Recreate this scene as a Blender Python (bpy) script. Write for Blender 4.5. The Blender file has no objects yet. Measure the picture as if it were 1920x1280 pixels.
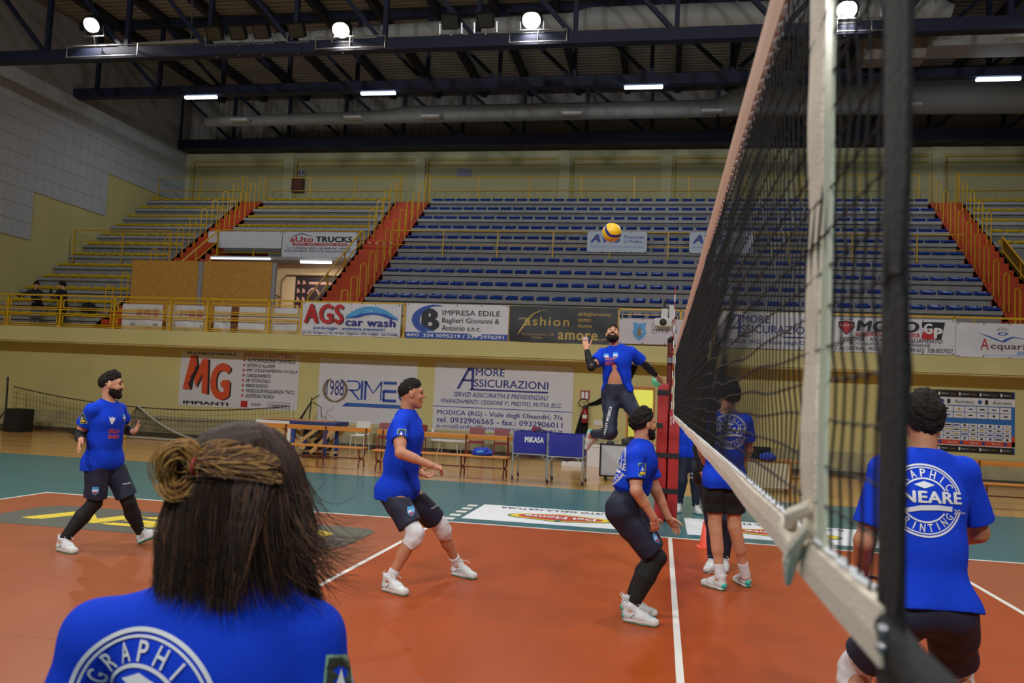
import bpy, bmesh, math, random
import numpy as np
from mathutils import Vector, Matrix
from mathutils.bvhtree import BVHTree

random.seed(7)
SC = bpy.context.scene
COL = SC.collection
# world axes: X runs along the court, Y away from the camera across it (far sideline Y = 9), Z up; metres

# ------------------------------------------------------------------ camera
F_PX = 1551.16                       # focal length in pixels of the 1920 wide frame
YAW, PITCH, ROLL = -0.18001, 0.06594, 0.04412
CAM_AT = Vector((-0.1753, -1.8937, 1.7090))
cy, sy, cp, sp = math.cos(YAW), math.sin(YAW), math.cos(PITCH), math.sin(PITCH)
fwd = Vector((sy * cp, cy * cp, sp))
rgt = Vector((cy, -sy, 0))
upv = rgt.cross(fwd)
c_, s_ = math.cos(ROLL), math.sin(ROLL)
rgt, upv = rgt * c_ + upv * s_, upv * c_ - rgt * s_
cam_data = bpy.data.cameras.new('camera')
cam = bpy.data.objects.new('camera', cam_data)
COL.objects.link(cam)
cam.matrix_world = Matrix(((rgt.x, upv.x, -fwd.x, CAM_AT.x), (rgt.y, upv.y, -fwd.y, CAM_AT.y),
                           (rgt.z, upv.z, -fwd.z, CAM_AT.z), (0, 0, 0, 1)))
cam_data.sensor_width = 36
cam_data.lens = F_PX * 36 / 1920
cam_data.clip_start, cam_data.clip_end = 0.05, 200
cam_data.dof.use_dof = True
cam_data.dof.focus_distance = 8.0
cam_data.dof.aperture_fstop = 5.6
SC.camera = cam

# ------------------------------------------------------------------ exposure, world, large lights
SC.view_settings.view_transform = 'Standard'
SC.view_settings.look = 'None'
SC.view_settings.gamma = 1.0
SC.view_settings.use_curve_mapping = False
SC.view_settings.exposure = -0.8
SC.cycles.use_denoising = True
SC.cycles.max_bounces = 6
SC.cycles.diffuse_bounces = 3
SC.cycles.transparent_max_bounces = 12
SC.cycles.sample_clamp_indirect = 4.0
SC.cycles.caustics_reflective = False
SC.cycles.caustics_refractive = False

W = bpy.data.worlds.new('hall_air')
W.use_nodes = True
W.node_tree.nodes['Background'].inputs[0].default_value = (0.60, 0.62, 0.66, 1)
W.node_tree.nodes['Background'].inputs[1].default_value = 0.10
SC.world = W

def area_light(name, loc, target, power, size, color=(1, 1, 1), spread=180, parent=None, size_y=None):
    d = bpy.data.lights.new(name, 'AREA')
    d.energy, d.size, d.color = power, size, color
    if size_y:
        d.shape, d.size_y = 'RECTANGLE', size_y
    d.spread = math.radians(spread)
    o = bpy.data.objects.new(name, d)
    COL.objects.link(o)
    o.location = loc
    o.rotation_euler = (Vector(target) - Vector(loc)).to_track_quat('-Z', 'Y').to_euler()
    return o
# the rows of hall floodlights above and behind the camera (the visible row carries its own lamps, see flood_lamp)
for x in (-16.5, -8.5, 0.0, 8):
    area_light('court_floodlight', (x, 5.2, 12.6), (x * 0.8, 4.6, 0), 330, 0.9, (0.97, 0.99, 1.0), 125)
for x in (-12, -3.5, 5.5):
    area_light('rear_floodlight', (x, -8.0, 11.6), (x * 0.8, 13.0, 1.0), 800, 0.9, (0.97, 0.99, 1.0), 120)

# ------------------------------------------------------------------ materials
def srgb(r, g, b):
    f = lambda c: (c / 255) / 12.92 if c <= 10.31 else (((c / 255) + 0.055) / 1.055) ** 2.4
    return (f(r), f(g), f(b), 1)
MATS = {}
def mat(name, rgb, rough=0.6, metal=0.0, noise=0.0, nscale=8.0, bump=0.0, bscale=60.0, spec=0.5, emit=None, estr=0.0, sheen=0.0, stretch=None, rgb2=None):
    """Principled material: base colour mottled by object-space noise, optional bump."""
    if name in MATS:
        return MATS[name]
    m = bpy.data.materials.new(name)
    m.use_nodes = True
    nt = m.node_tree
    b = nt.nodes['Principled BSDF']
    col = srgb(*rgb)
    b.inputs['Base Color'].default_value = col
    b.inputs['Roughness'].default_value = rough
    b.inputs['Metallic'].default_value = metal
    b.inputs['Specular IOR Level'].default_value = spec
    if sheen:
        b.inputs['Sheen Weight'].default_value = sheen
    if emit:
        b.inputs['Emission Color'].default_value = srgb(*emit)
        b.inputs['Emission Strength'].default_value = estr
    if noise or bump:
        tc = nt.nodes.new('ShaderNodeTexCoord')
        mp = nt.nodes.new('ShaderNodeMapping')
        nt.links.new(tc.outputs['Object'], mp.inputs['Vector'])
        if stretch:
            mp.inputs['Scale'].default_value = stretch
    if noise:
        n = nt.nodes.new('ShaderNodeTexNoise')
        n.inputs['Scale'].default_value = nscale
        n.inputs['Detail'].default_value = 5
        nt.links.new(mp.outputs[0], n.inputs['Vector'])
        r = nt.nodes.new('ShaderNodeValToRGB')
        r.color_ramp.elements[0].position, r.color_ramp.elements[1].position = 0.3, 0.7
        lo = srgb(*rgb2) if rgb2 else tuple(c * (1 - noise) for c in col[:3]) + (1,)
        hi = col if rgb2 else tuple(min(1, c * (1 + noise)) for c in col[:3]) + (1,)
        r.color_ramp.elements[0].color, r.color_ramp.elements[1].color = lo, hi
        nt.links.new(n.outputs['Fac'], r.inputs[0])
        nt.links.new(r.outputs[0], b.inputs['Base Color'])
    if bump:
        n2 = nt.nodes.new('ShaderNodeTexNoise')
        n2.inputs['Scale'].default_value = bscale
        n2.inputs['Detail'].default_value = 3
        nt.links.new(mp.outputs[0], n2.inputs['Vector'])
        bp = nt.nodes.new('ShaderNodeBump')
        bp.inputs['Strength'].default_value = bump
        bp.inputs['Distance'].default_value = 0.01
        nt.links.new(n2.outputs['Fac'], bp.inputs['Height'])
        nt.links.new(bp.outputs[0], b.inputs['Normal'])
    MATS[name] = m
    return m

# ------------------------------------------------------------------ mesh helpers
class MB:
    """collects boxes, tubes and polygons, builds ONE mesh object"""
    def __init__(s):
        s.v, s.f = [], []
    def add(s, vs, fs):
        n = len(s.v)
        s.v += [tuple(v) for v in vs]
        s.f += [tuple(i + n for i in f) for f in fs]
        return s
    def box(s, x0, x1, y0, y1, z0, z1):
        vs = [(x, y, z) for z in (z0, z1) for y in (y0, y1) for x in (x0, x1)]
        return s.add(vs, [(0, 2, 3, 1), (4, 5, 7, 6), (0, 1, 5, 4), (2, 6, 7, 3), (0, 4, 6, 2), (1, 3, 7, 5)])
    def bbox(s, x0, x1, y0, y1, z0, z1, b=0.01):
        """box with chamfered edges"""
        b = min(b, (x1 - x0) / 2.2, (y1 - y0) / 2.2, (z1 - z0) / 2.2)
        bm = bmesh.new()
        bmesh.ops.create_cube(bm, size=1)
        for v in bm.verts:
            v.co = Vector(((x0 + x1) / 2 + v.co.x * (x1 - x0), (y0 + y1) / 2 + v.co.y * (y1 - y0), (z0 + z1) / 2 + v.co.z * (z1 - z0)))
        bmesh.ops.bevel(bm, geom=bm.edges[:], offset=b, segments=2, profile=0.7, affect='EDGES')
        bm.verts.index_update()
        s.add([v.co[:] for v in bm.verts], [[v.index for v in f.verts] for f in bm.faces])
        bm.free()
        return s
    def tube(s, pts, r, n=8, closed=False, cap=True):
        """tube along a polyline; r scalar or list"""
        pts = [Vector(q) for q in pts]
        rs = r if isinstance(r, (list, tuple)) else [r] * len(pts)
        up = None
        rings = []
        for i, q in enumerate(pts):
            a = pts[i - 1] if i or closed else q
            b = pts[(i + 1) % len(pts)] if i < len(pts) - 1 or closed else q
            t = (b - a)
            t = t.normalized() if t.length > 1e-9 else Vector((0, 0, 1))
            if up is None:
                up = Vector((0, 0, 1)) if abs(t.z) < 0.9 else Vector((1, 0, 0))
            e1 = (up - t * up.dot(t))
            e1 = e1.normalized() if e1.length > 1e-6 else t.orthogonal().normalized()
            e2 = t.cross(e1)
            up = e1
            rings.append([q + e1 * (rs[i] * math.cos(k * 2 * math.pi / n)) + e2 * (rs[i] * math.sin(k * 2 * math.pi / n)) for k in range(n)])
        vs = [v for g in rings for v in g]
        fs = []
        m = len(rings)
        for i in range(m if closed else m - 1):
            for k in range(n):
                a, b = i * n, ((i + 1) % m) * n
                fs.append((a + k, a + (k + 1) % n, b + (k + 1) % n, b + k))
        if cap and not closed:
            fs.append(tuple(reversed(range(n))))
            fs.append(tuple(range((m - 1) * n, m * n)))
        return s.add(vs, fs)
    def bar(s, a, b, w, h, up=(0, 0, 1)):
        """rectangular bar from a to b: w across, h along up"""
        a, b, up = Vector(a), Vector(b), Vector(up)
        t = (b - a).normalized()
        e2 = (up - t * up.dot(t)).normalized()
        e1 = t.cross(e2)
        vs = [q + e1 * (w / 2 * i) + e2 * (h / 2 * j) for q in (a, b) for j in (-1, 1) for i in (-1, 1)]
        return s.add(vs, [(0, 1, 3, 2), (4, 6, 7, 5), (0, 4, 5, 1), (2, 3, 7, 6), (0, 2, 6, 4), (1, 5, 7, 3)])
    def lathe(s, prof, c, axis=(0, 0, 1), n=20):
        """profile [(r, h)] turned about an axis through c"""
        ax = Vector(axis).normalized()
        e1 = ax.orthogonal().normalized()
        e2 = ax.cross(e1)
        c = Vector(c)
        vs = [c + ax * h + (e1 * math.cos(k * 2 * math.pi / n) + e2 * math.sin(k * 2 * math.pi / n)) * r for r, h in prof for k in range(n)]
        fs = [(i * n + k, i * n + (k + 1) % n, (i + 1) * n + (k + 1) % n, (i + 1) * n + k) for i in range(len(prof) - 1) for k in range(n)]
        fs += [tuple(reversed(range(n))), tuple(range((len(prof) - 1) * n, len(prof) * n))]
        return s.add(vs, fs)
    def sphere(s, c, r, n=12, m=8, sq=(1, 1, 1)):
        c = Vector(c)
        vs, fs = [], []
        for i in range(m + 1):
            th = math.pi * i / m
            for k in range(n):
                ph = 2 * math.pi * k / n
                vs.append(c + Vector((r * sq[0] * math.sin(th) * math.cos(ph), r * sq[1] * math.sin(th) * math.sin(ph), r * sq[2] * math.cos(th))))
        for i in range(m):
            for k in range(n):
                fs.append((i * n + k, (i + 1) * n + k, (i + 1) * n + (k + 1) % n, i * n + (k + 1) % n))
        return s.add(vs, fs)
    def prism(s, poly, z0, z1, M=None):
        """extruded polygon (xy) from z0 to z1, optionally through matrix M"""
        n = len(poly)
        vs = [Vector((x, y, z)) for z in (z0, z1) for x, y in poly]
        if M is not None:
            vs = [M @ v for v in vs]
        fs = [tuple(reversed(range(n))), tuple(range(n, 2 * n))] + [(k, (k + 1) % n, n + (k + 1) % n, n + k) for k in range(n)]
        return s.add(vs, fs)
    def build(s, name, m, parent=None, smooth=False, origin=None):
        me = bpy.data.meshes.new(name)
        o0 = Vector(origin) if origin is not None else Vector((0, 0, 0))
        vs = s.v
        if parent is not None:
            inv = parent_inv(parent)
            vs = [(inv @ Vector(v)) for v in vs]
        elif origin is not None:
            vs = [Vector(v) - o0 for v in vs]
        me.from_pydata([tuple(v) for v in vs], [], s.f)
        me.materials.append(m)
        if smooth:
            me.polygons.foreach_set('use_smooth', [True] * len(me.polygons))
            try:
                me.set_sharp_from_angle(angle=math.radians(40))
            except Exception:
                pass
        me.validate()
        o = bpy.data.objects.new(name, me)
        COL.objects.link(o)
        if parent is not None:
            o.parent = parent
        elif origin is not None:
            o.location = o0
        return o
def world_mat(o):
    M = o.matrix_basis.copy()
    p = o.parent
    while p is not None:
        M = p.matrix_basis @ M
        p = p.parent
    return M
def parent_inv(p):
    return world_mat(p).inverted()
def tag(o, label, cat, group=None, kind=None):
    o['label'], o['category'] = label, cat
    if group:
        o['group'] = group
    if kind:
        o['kind'] = kind
    return o
def thing(name, label, cat, loc=(0, 0, 0), rotz=0.0, group=None):
    o = bpy.data.objects.new(name, None)
    o.empty_display_size = 0.1
    COL.objects.link(o)
    o.location = loc
    o.rotation_euler = (0, 0, rotz)
    return tag(o, label, cat, group)
def struct(name, mb, m, **k):
    o = mb.build(name, m, **k)
    o['kind'] = 'structure'
    return o
KIDS = {}
def copy_tree(o, parent=None):
    c = o.copy()
    COL.objects.link(c)
    if parent is not None:
        c.parent = parent
    kids = KIDS.get(o.name)
    if kids is None:
        kids = KIDS[o.name] = [k for k in bpy.data.objects if k.parent == o]
    for k in kids:
        copy_tree(k, c)
    return c
ORD = ('first second third fourth fifth sixth seventh eighth ninth tenth eleventh twelfth thirteenth fourteenth fifteenth sixteenth seventeenth '
       'eighteenth nineteenth twentieth').split()
TENS = {20: 'twenty', 30: 'thirty'}
def nth(i):
    """0 -> first"""
    n = i + 1
    if n <= 20:
        return ORD[i]
    if n % 10 == 0:
        return {30: 'thirtieth', 40: 'fortieth'}[n]
    return {2: 'twenty', 3: 'thirty', 4: 'forty'}[n // 10] + '-' + ORD[n % 10 - 1]

# ------------------------------------------------------------------ lettering
DG = None
def text_tris(s, bold=0.0, shear=0.0, space=1.0):
    """flat triangulated lettering: (verts xy, faces); bold thickens the strokes by side-shifted copies"""
    cu = bpy.data.curves.new('lettering', 'FONT')
    cu.body = s
    cu.size = 1.0
    cu.shear = shear
    cu.space_character = space + bold * 1.5
    cu.resolution_u = 3
    ob = bpy.data.objects.new('lettering', cu)
    COL.objects.link(ob)
    dg = bpy.context.evaluated_depsgraph_get()
    dg.update()
    me = bpy.data.meshes.new_from_object(ob.evaluated_get(dg))
    vs = [(v.co.x, v.co.y) for v in me.vertices]
    fs = [tuple(p.vertices) for p in me.polygons]
    bpy.data.objects.remove(ob)
    bpy.data.curves.remove(cu)
    bpy.data.meshes.remove(me)
    if bold and vs:
        n = len(vs)
        sh = [(-bold, 0), (bold, 0), (0, bold * 0.6), (0, -bold * 0.6)]
        vs = [(x + dx, y + dy, k) for k, (dx, dy) in enumerate(sh) for x, y in vs]
        fs = [tuple(i + n * k for i in f) for k in range(len(sh)) for f in fs]
    return vs, fs
def text_box(s, x0, x1, y0, y1, bold=0.012, shear=0.0, space=1.0):
    """lettering stretched to fill a box"""
    vs, fs = text_tris(s, bold, shear, space)
    if not vs:
        return vs, fs
    ax, bx = min(v[0] for v in vs), max(v[0] for v in vs)
    ay, by = min(v[1] for v in vs), max(v[1] for v in vs)
    out = [(x0 + (q[0] - ax) / max(bx - ax, 1e-6) * (x1 - x0), y0 + (q[1] - ay) / max(by - ay, 1e-6) * (y1 - y0)) + tuple(q[2:]) for q in vs]
    return out, fs
def arc_text(s, cx, cz, r, a0, a1, h, inside=False, bold=0.02, wf=0.62):
    """letters along an arc from angle a0 to a1 (degrees)"""
    V, Fc = [], []
    n = len(s)
    for i, ch in enumerate(s):
        if ch == ' ':
            continue
        a = math.radians(a0 + (a1 - a0) * i / max(1, n - 1))
        w = h * (wf if ch != 'I' else wf * 0.25)
        vs, fs = text_box(ch, -w / 2, w / 2, -h / 2, h / 2, bold)
        rot = a - math.pi / 2 if not inside else a + math.pi / 2
        c, sn = math.cos(rot), math.sin(rot)
        k = len(V)
        V += [(cx + r * math.cos(a) + q[0] * c - q[1] * sn, cz + r * math.sin(a) + q[0] * sn + q[1] * c) + tuple(q[2:]) for q in vs]
        Fc += [tuple(q + k for q in f) for f in fs]
    return V, Fc
def ring2d(cx, cy_, r0, r1, a0=0, a1=360, n=64, sq=1.0):
    V, Fc = [], []
    for i in range(n + 1):
        a = math.radians(a0 + (a1 - a0) * i / n)
        for r in (r0, r1):
            V.append((cx + r * math.cos(a), cy_ + r * math.sin(a) * sq))
    for i in range(n):
        Fc.append((2 * i, 2 * i + 1, 2 * i + 3, 2 * i + 2))
    return V, Fc
def disc2d(cx, cy_, rx, ry=None, n=32, a0=0, a1=360):
    ry = ry or rx
    V = [(cx + rx * math.cos(math.radians(a0 + (a1 - a0) * i / n)), cy_ + ry * math.sin(math.radians(a0 + (a1 - a0) * i / n))) for i in range(n + (0 if a1 - a0 == 360 else 1))]
    return V, [tuple(range(len(V)))]
def poly2d(pts):
    return list(pts), [tuple(range(len(pts)))]
def rect2d(x0, x1, y0, y1):
    return poly2d([(x0, y0), (x1, y0), (x1, y1), (x0, y1)])
def stroke2d(pts, w):
    """ribbon along a polyline; w scalar or list"""
    V, Fc = [], []
    ws = w if isinstance(w, (list, tuple)) else [w] * len(pts)
    for i, q in enumerate(pts):
        a, b = pts[max(0, i - 1)], pts[min(len(pts) - 1, i + 1)]
        dx, dy = b[0] - a[0], b[1] - a[1]
        l = math.hypot(dx, dy) or 1
        nx, ny = -dy / l * ws[i] / 2, dx / l * ws[i] / 2
        V += [(q[0] + nx, q[1] + ny), (q[0] - nx, q[1] - ny)]
    for i in range(len(pts) - 1):
        Fc.append((2 * i, 2 * i + 1, 2 * i + 3, 2 * i + 2))
    return V, Fc
def lift(q):
    """overlapping strokes of bold print lie a hair apart"""
    return q[2] * 0.0004 if len(q) > 2 else 0.0
def merge2d(*ps):
    V, Fc = [], []
    for vs, fs in ps:
        k = len(V)
        V += list(vs)
        Fc += [tuple(i + k for i in f) for f in fs]
    return V, Fc
# ------------------------------------------------------------------ palette
wall_yellow = mat('wall_paint_yellow', (208, 198, 136), 0.75, noise=0.05, nscale=0.7)
wall_trimm = mat('wall_moulding_ochre', (176, 150, 62), 0.7)
concrete = mat('tier_concrete', (158, 156, 156), 0.85, noise=0.09, nscale=2.2, bump=0.2, bscale=50)
stair_orange = mat('stair_paint_orange', (196, 72, 28), 0.6, noise=0.10, nscale=1.5)
rail_yellow = mat('railing_yellow', (214, 168, 16), 0.42)
blue_seat_m = mat('seat_blue', (28, 62, 150), 0.35)
yel_seat_m = mat('seat_yellow', (206, 172, 24), 0.4)
steel_navy = mat('steel_navy', (20, 27, 56), 0.6)
roof_m = mat('roof_sheet', (176, 174, 166), 0.8, noise=0.08, nscale=0.8)
dark_sheet = mat('clerestory_sheet', (150, 146, 142), 0.8, noise=0.10, nscale=1.0, stretch=(1, 1, 0.15))
duct_m = mat('duct_light_grey', (160, 162, 160), 0.6, noise=0.07, nscale=1.2)
white_m = mat('white_plastic', (222, 222, 220), 0.5)
black_m = mat('black_plastic', (18, 18, 20), 0.5)
dark_m = mat('dark_grey', (46, 46, 48), 0.6)
steel_m = mat('bare_steel', (170, 172, 176), 0.3, metal=0.9)
vinyl = mat('banner_vinyl_white', (214, 215, 222), 0.5, noise=0.02, nscale=3)
ink_navy = mat('ink_navy', (44, 44, 132), 0.5)
ink_blue = mat('ink_blue', (34, 74, 168), 0.5)
ink_sky = mat('ink_sky', (76, 160, 220), 0.5)
ink_red = mat('ink_red', (186, 34, 36), 0.5)
ink_black = mat('ink_black', (28, 26, 32), 0.5)
ink_gold = mat('ink_gold', (188, 156, 62), 0.5)
ink_white = mat('ink_white', (226, 228, 232), 0.5)
ink_brown = mat('ink_taupe', (132, 112, 92), 0.5)
ink_orange = mat('ink_orange', (214, 80, 44), 0.5)
ink_green = mat('ink_green', (60, 120, 70), 0.5)

# ------------------------------------------------------------------ floor and playing mat
def wood_floor():
    m = bpy.data.materials.new('floor_varnished_wood')
    m.use_nodes = True
    nt = m.node_tree
    b = nt.nodes['Principled BSDF']
    tc = nt.nodes.new('ShaderNodeTexCoord')
    mp = nt.nodes.new('ShaderNodeMapping')
    mp.inputs['Scale'].default_value = (1, 1, 1)
    br = nt.nodes.new('ShaderNodeTexBrick')
    br.inputs['Scale'].default_value = 1.0
    br.inputs['Brick Width'].default_value = 1.4
    br.inputs['Row Height'].default_value = 0.09
    br.inputs['Mortar Size'].default_value = 0.003
    br.inputs['Color1'].default_value = srgb(206, 158, 92)
    br.inputs['Color2'].default_value = srgb(184, 134, 72)
    br.inputs['Mortar'].default_value = srgb(110, 72, 36)
    nt.links.new(tc.outputs['Object'], mp.inputs[0])
    nt.links.new(mp.outputs[0], br.inputs[0])
    nt.links.new(br.outputs[0], b.inputs['Base Color'])
    b.inputs['Roughness'].default_value = 0.16
    b.inputs['Specular IOR Level'].default_value = 0.6
    return m
def mat_floor(name, rgb, rough):
    m = mat(name, rgb, rough, noise=0.06, nscale=0.9, spec=0.12)
    return m
teal_m = mat_floor('mat_teal', (60, 110, 116), 0.24)
orange_m = mat_floor('mat_orange_front', (162, 70, 24), 0.32)
salmon_m = mat_floor('mat_orange_back', (156, 86, 54), 0.32)
line_m = mat('court_line_white', (226, 222, 214), 0.4)
struct('floor', MB().box(-22.5, 24, -14, 26, -0.3, -0.012), wood_floor())
struct('floor_mat_teal', MB().box(-16.5, 16.5, -5.2, 13.97, -0.011, 0.0), teal_m)
struct('floor_mat_attack_zone', MB().box(-3.0, 3.0, 0, 9, 0.0, 0.003), orange_m)
mb = MB().box(-9.0, -3.0, 0, 9, 0.0, 0.003)
struct('floor_mat_back_zone_1', mb, salmon_m)
struct('floor_mat_back_zone_2', MB().box(3.0, 9.0, 0, 9, 0.0, 0.003), salmon_m)
for i, (a, b_, c, d) in enumerate(((-9, 9, 8.95, 9.0), (-9, 9, 0, 0.05), (-9, -8.95, 0.05, 8.95), (8.95, 9, 0.05, 8.95),
                                   (-0.025, 0.025, 0.05, 8.95), (-3.05, -3.0, 0.05, 8.95), (3.0, 3.05, 0.05, 8.95))):
    struct('floor_line_%d' % (i + 1), MB().box(a, b_, c, d, 0.003, 0.005), line_m)
mb = MB()
for k in range(5):
    mb.box(-3.05, -2.9, 9.2 + k * 0.36, 9.36 + k * 0.36, 0.0, 0.004)
struct('floor_line_dashes', mb, line_m)
seam_m = mat('mat_seam', (132, 62, 32), 0.5)
mb = MB()
for y in (1.5, 3.0, 4.5, 6.0, 7.5):
    mb.box(-8.95, 8.95, y - 0.004, y + 0.004, 0.003, 0.0034)
struct('floor_mat_seams', mb, seam_m)

def decal(name, label, cat, M, layers, parent_mat, outline, group=None, thick=0.003):
    """a thin sticker lying on a surface: outline prism + printed layers, in the local xy plane of M"""
    base = MB().prism(outline, 0, thick, M).build(name, parent_mat, origin=M.translation)
    tag(base, label, cat, group)
    for k, (pn, m, (vs, fs)) in enumerate(layers):
        o = MB().add([M @ Vector((q[0], q[1], thick + 0.0018 * (k + 1) + lift(q))) for q in vs], fs).build(pn, m, parent=base)
    return base
def rrect(x0, x1, y0, y1, r, n=8):
    P = []
    for cx, cy_, a in ((x1 - r, y1 - r, 0), (x0 + r, y1 - r, 90), (x0 + r, y0 + r, 180), (x1 - r, y0 + r, 270)):
        P += [(cx + r * math.cos(math.radians(a + 90 * i / n)), cy_ + r * math.sin(math.radians(a + 90 * i / n))) for i in range(n + 1)]
    return P
decal_dark = mat('sticker_dark_grey', (78, 80, 70), 0.4)
decal_yel = mat('sticker_yellow', (232, 204, 44), 0.4)
# dark sticker with yellow lettering that reads from the far side of the court
M = Matrix.Translation((-5.78, 7.27, 0.003)) @ Matrix.Rotation(math.pi, 4, 'Z')
decal('floor_sticker', 'dark grey rounded floor sticker with big yellow letters in the far back zone', 'floor sticker', M,
      [('lettering', decal_yel, text_box('OPEN', -1.88, 1.88, -0.37, 0.37, bold=0.06, shear=0.25))], decal_dark, rrect(-2.28, 2.28, -0.72, 0.72, 0.32))
def fruit_sticker(cx, label, with_words):
    M = Matrix.Translation((cx, 10.16, 0.0)) @ Matrix.Rotation(math.pi, 4, 'Z')
    lay = [('lettering', ink_black, text_box('IL GUSTO DELLA NATURA', -0.92, 1.0, -0.64, -0.48, bold=0.02))]
    def lobe(k, c):
        P = []
        for t in np.linspace(0, 2 * math.pi, 72, endpoint=False):
            x = 0.64 * k * math.copysign(abs(math.cos(t)) ** 0.8, math.cos(t))
            y = (0.235 + 0.075 * math.exp(-(x / 0.24) ** 2)) * (k * 1.25 - 0.25) * math.copysign(abs(math.sin(t)) ** 0.8, math.sin(t))
            P.append((x, y))
        return poly2d(P)
    lay.append(('logo_border_green', ink_green, lobe(1.16, 0)))
    lay.append(('logo_border_yellow', decal_yel, lobe(1.10, 0)))
    lay.append(('logo_field_red', mat('sticker_red', (190, 52, 34), 0.4), lobe(0.92, 0)))
    lay.append(('lettering', ink_white, merge2d(text_box('Del Monte', -0.5, 0.5, -0.1, 0.12, bold=0.03), text_box('Quality', -0.18, 0.18, -0.2, -0.13, bold=0.01))))
    lay.append(('logo_dot', ink_green, disc2d(0.0, 0.31, 0.05)))
    lay = [(n, m, (vs if i == 0 else [(q[0] * 1.02, q[1] + 0.16) + tuple(q[2:]) for q in vs], fs)) for i, (n, m, (vs, fs)) in enumerate(lay)]
    return decal('floor_sticker', label, 'floor sticker', M, lay, ink_white, [(-1.3, -0.78), (1.3, -0.78), (1.3, 0.78), (-1.3, 0.78)])
fruit_sticker(-1.53, 'white floor sticker with red oval emblem behind the crouching player, left of the red post', True)
fruit_sticker(1.53, 'white floor sticker with red oval emblem seen through the net, right of the red post', True)

# ------------------------------------------------------------------ lower wall, balcony
struct('wall_back_lower', MB().box(-22.5, -1.05, 21.6, 21.9, -0.01, 2.78).box(-0.38, 24, 21.6, 21.9, -0.01, 2.78).box(-1.05, -0.38, 21.6, 21.9, 2.08, 2.78), wall_yellow)
struct('trim_wall_dado', MB().box(-22.5, -1.3, 21.592, 21.6, 0, 0.62).box(-0.1, 24, 21.592, 21.6, 0, 0.62),
       mat('wall_scuffed', (196, 188, 134), 0.7, noise=0.25, nscale=1.6, rgb2=(150, 146, 128)))
struct('baseboard_back', MB().box(-22.5, -1.15, 21.575, 21.6, -0.012, 0.1).box(-0.3, 24, 21.575, 21.6, -0.012, 0.1), mat('baseboard_dark', (86, 76, 60), 0.6))
struct('floor_balcony', MB().box(-22.5, 24, 20.72, 22.3, 2.92, 3.08).box(-22.5, 24, 20.6, 20.72, 2.78, 3.22).box(-22.5, 24, 20.66, 21.6, 2.74, 2.80), wall_yellow)
# doorway with the lit room behind it
struct('door_1', MB().box(-1.10, -1.05, 21.57, 21.92, -0.01, 2.13).box(-0.38, -0.33, 21.57, 21.92, -0.01, 2.13).box(-1.05, -0.38, 21.57, 21.92, 2.05, 2.13), mat('door_frame_wood', (196, 128, 52), 0.5))
struct('wall_door_room', MB().box(-2.2, 1.0, 24.4, 24.5, -0.01, 2.7).box(-2.2, -2.1, 21.9, 24.4, -0.01, 2.7).box(0.9, 1.0, 21.9, 24.4, -0.01, 2.7), mat('room_green_paint', (206, 214, 110), 0.7))
struct('ceiling_door_room', MB().box(-2.2, 1.0, 21.9, 24.5, 2.7, 2.75), white_m)
t = thing('ceiling_lamp', 'small square ceiling lamp lighting the green room behind the open doorway', 'lamp', (-0.6, 23.0, 2.66))
MB().box(-0.9, -0.3, 22.7, 23.3, 2.66, 2.70).build('diffuser', mat('room_lamp_glow', (255, 250, 225), 0.5, emit=(255, 244, 205), estr=14), parent=t)
area_light('room_lamp', (-0.6, 23.0, 2.6), (-0.6, 23.0, 0), 60, 0.5, (1.0, 0.95, 0.8))

# ------------------------------------------------------------------ stands
T_, R_, Z0, YT0 = 0.75, 0.53279, 3.7208, 22.3587     # tread depth, rise, seat level and depth of the lowest row
TY = lambda i: YT0 + i * T_
TZ = lambda i: Z0 + i * R_
XL = -22.5
A1, A2, A3 = (-18.1, -17.05), (-11.2, -9.72), (9.3, 10.45)      # the three orange aisles
XR = 16.0
def tier(i, x0, x1, n):
    z, y = TZ(i) - 0.07, TY(i)
    mb = MB()
    mb.box(x0, x1, y - 0.33, y + T_ - 0.20, z - 0.11, z)            # slab with overhanging lip
    mb.box(x0, x1, y - 0.20, y + 0.05, z - R_ - 0.02, z - 0.11)     # riser set back under the lip
    return struct('floor_tier_%d' % n, mb, concrete)
n = 0
for i in range(12):
    spans = [(XL, A1[0]), (A2[1], A3[0])]
    if i >= 7:
        spans += [(A1[1], A2[0]), (A3[1], XR)]
    for x0, x1 in spans:
        n += 1
        tier(i, x0, x1, n)
def aisle(x0, x1, name):
    """orange stair flight: two steps to a tier, solid to the ground so that its flank shows as a zigzag"""
    mb = MB()
    prof = [(TY(0) - 0.33 - 0.35, 3.08)]
    y, z = TY(0) - 0.68, 3.08
    for k in range(25):
        z2 = min(3.08 + (k + 1) * R_ / 2, TZ(11) - 0.07)
        prof += [(y, z2), (y + T_ / 2, z2)]
        y += T_ / 2
    prof += [(y, 3.08)]
    nn = len(prof)
    vs = [(x, a, b) for x in (x0, x1) for a, b in prof]
    fs = [(k, (k + 1) % nn, nn + (k + 1) % nn, nn + k) for k in range(nn)]
    bm = bmesh.new()
    bv = [bm.verts.new(v) for v in vs]
    for f in fs:
        bm.faces.new([bv[k] for k in f])
    for s0, rev in ((0, False), (nn, True)):
        # flank as vertical strips under each step
        base = [bv[s0], bv[s0 + nn - 1]]
        loop = [bv[s0 + k] for k in range(nn)]
        f = bm.faces.new(loop)
    bmesh.ops.triangulate(bm, faces=[f for f in bm.faces if len(f.verts) > 4])
    bm.verts.index_update()
    mb.add([v.co[:] for v in bm.verts], [[v.index for v in f.verts] for f in bm.faces])
    bm.free()
    return struct(name, mb, stair_orange)
aisle(*A1, 'floor_stairs_1')
aisle(*A2, 'floor_stairs_2')
aisle(*A3, 'floor_stairs_3')
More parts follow.
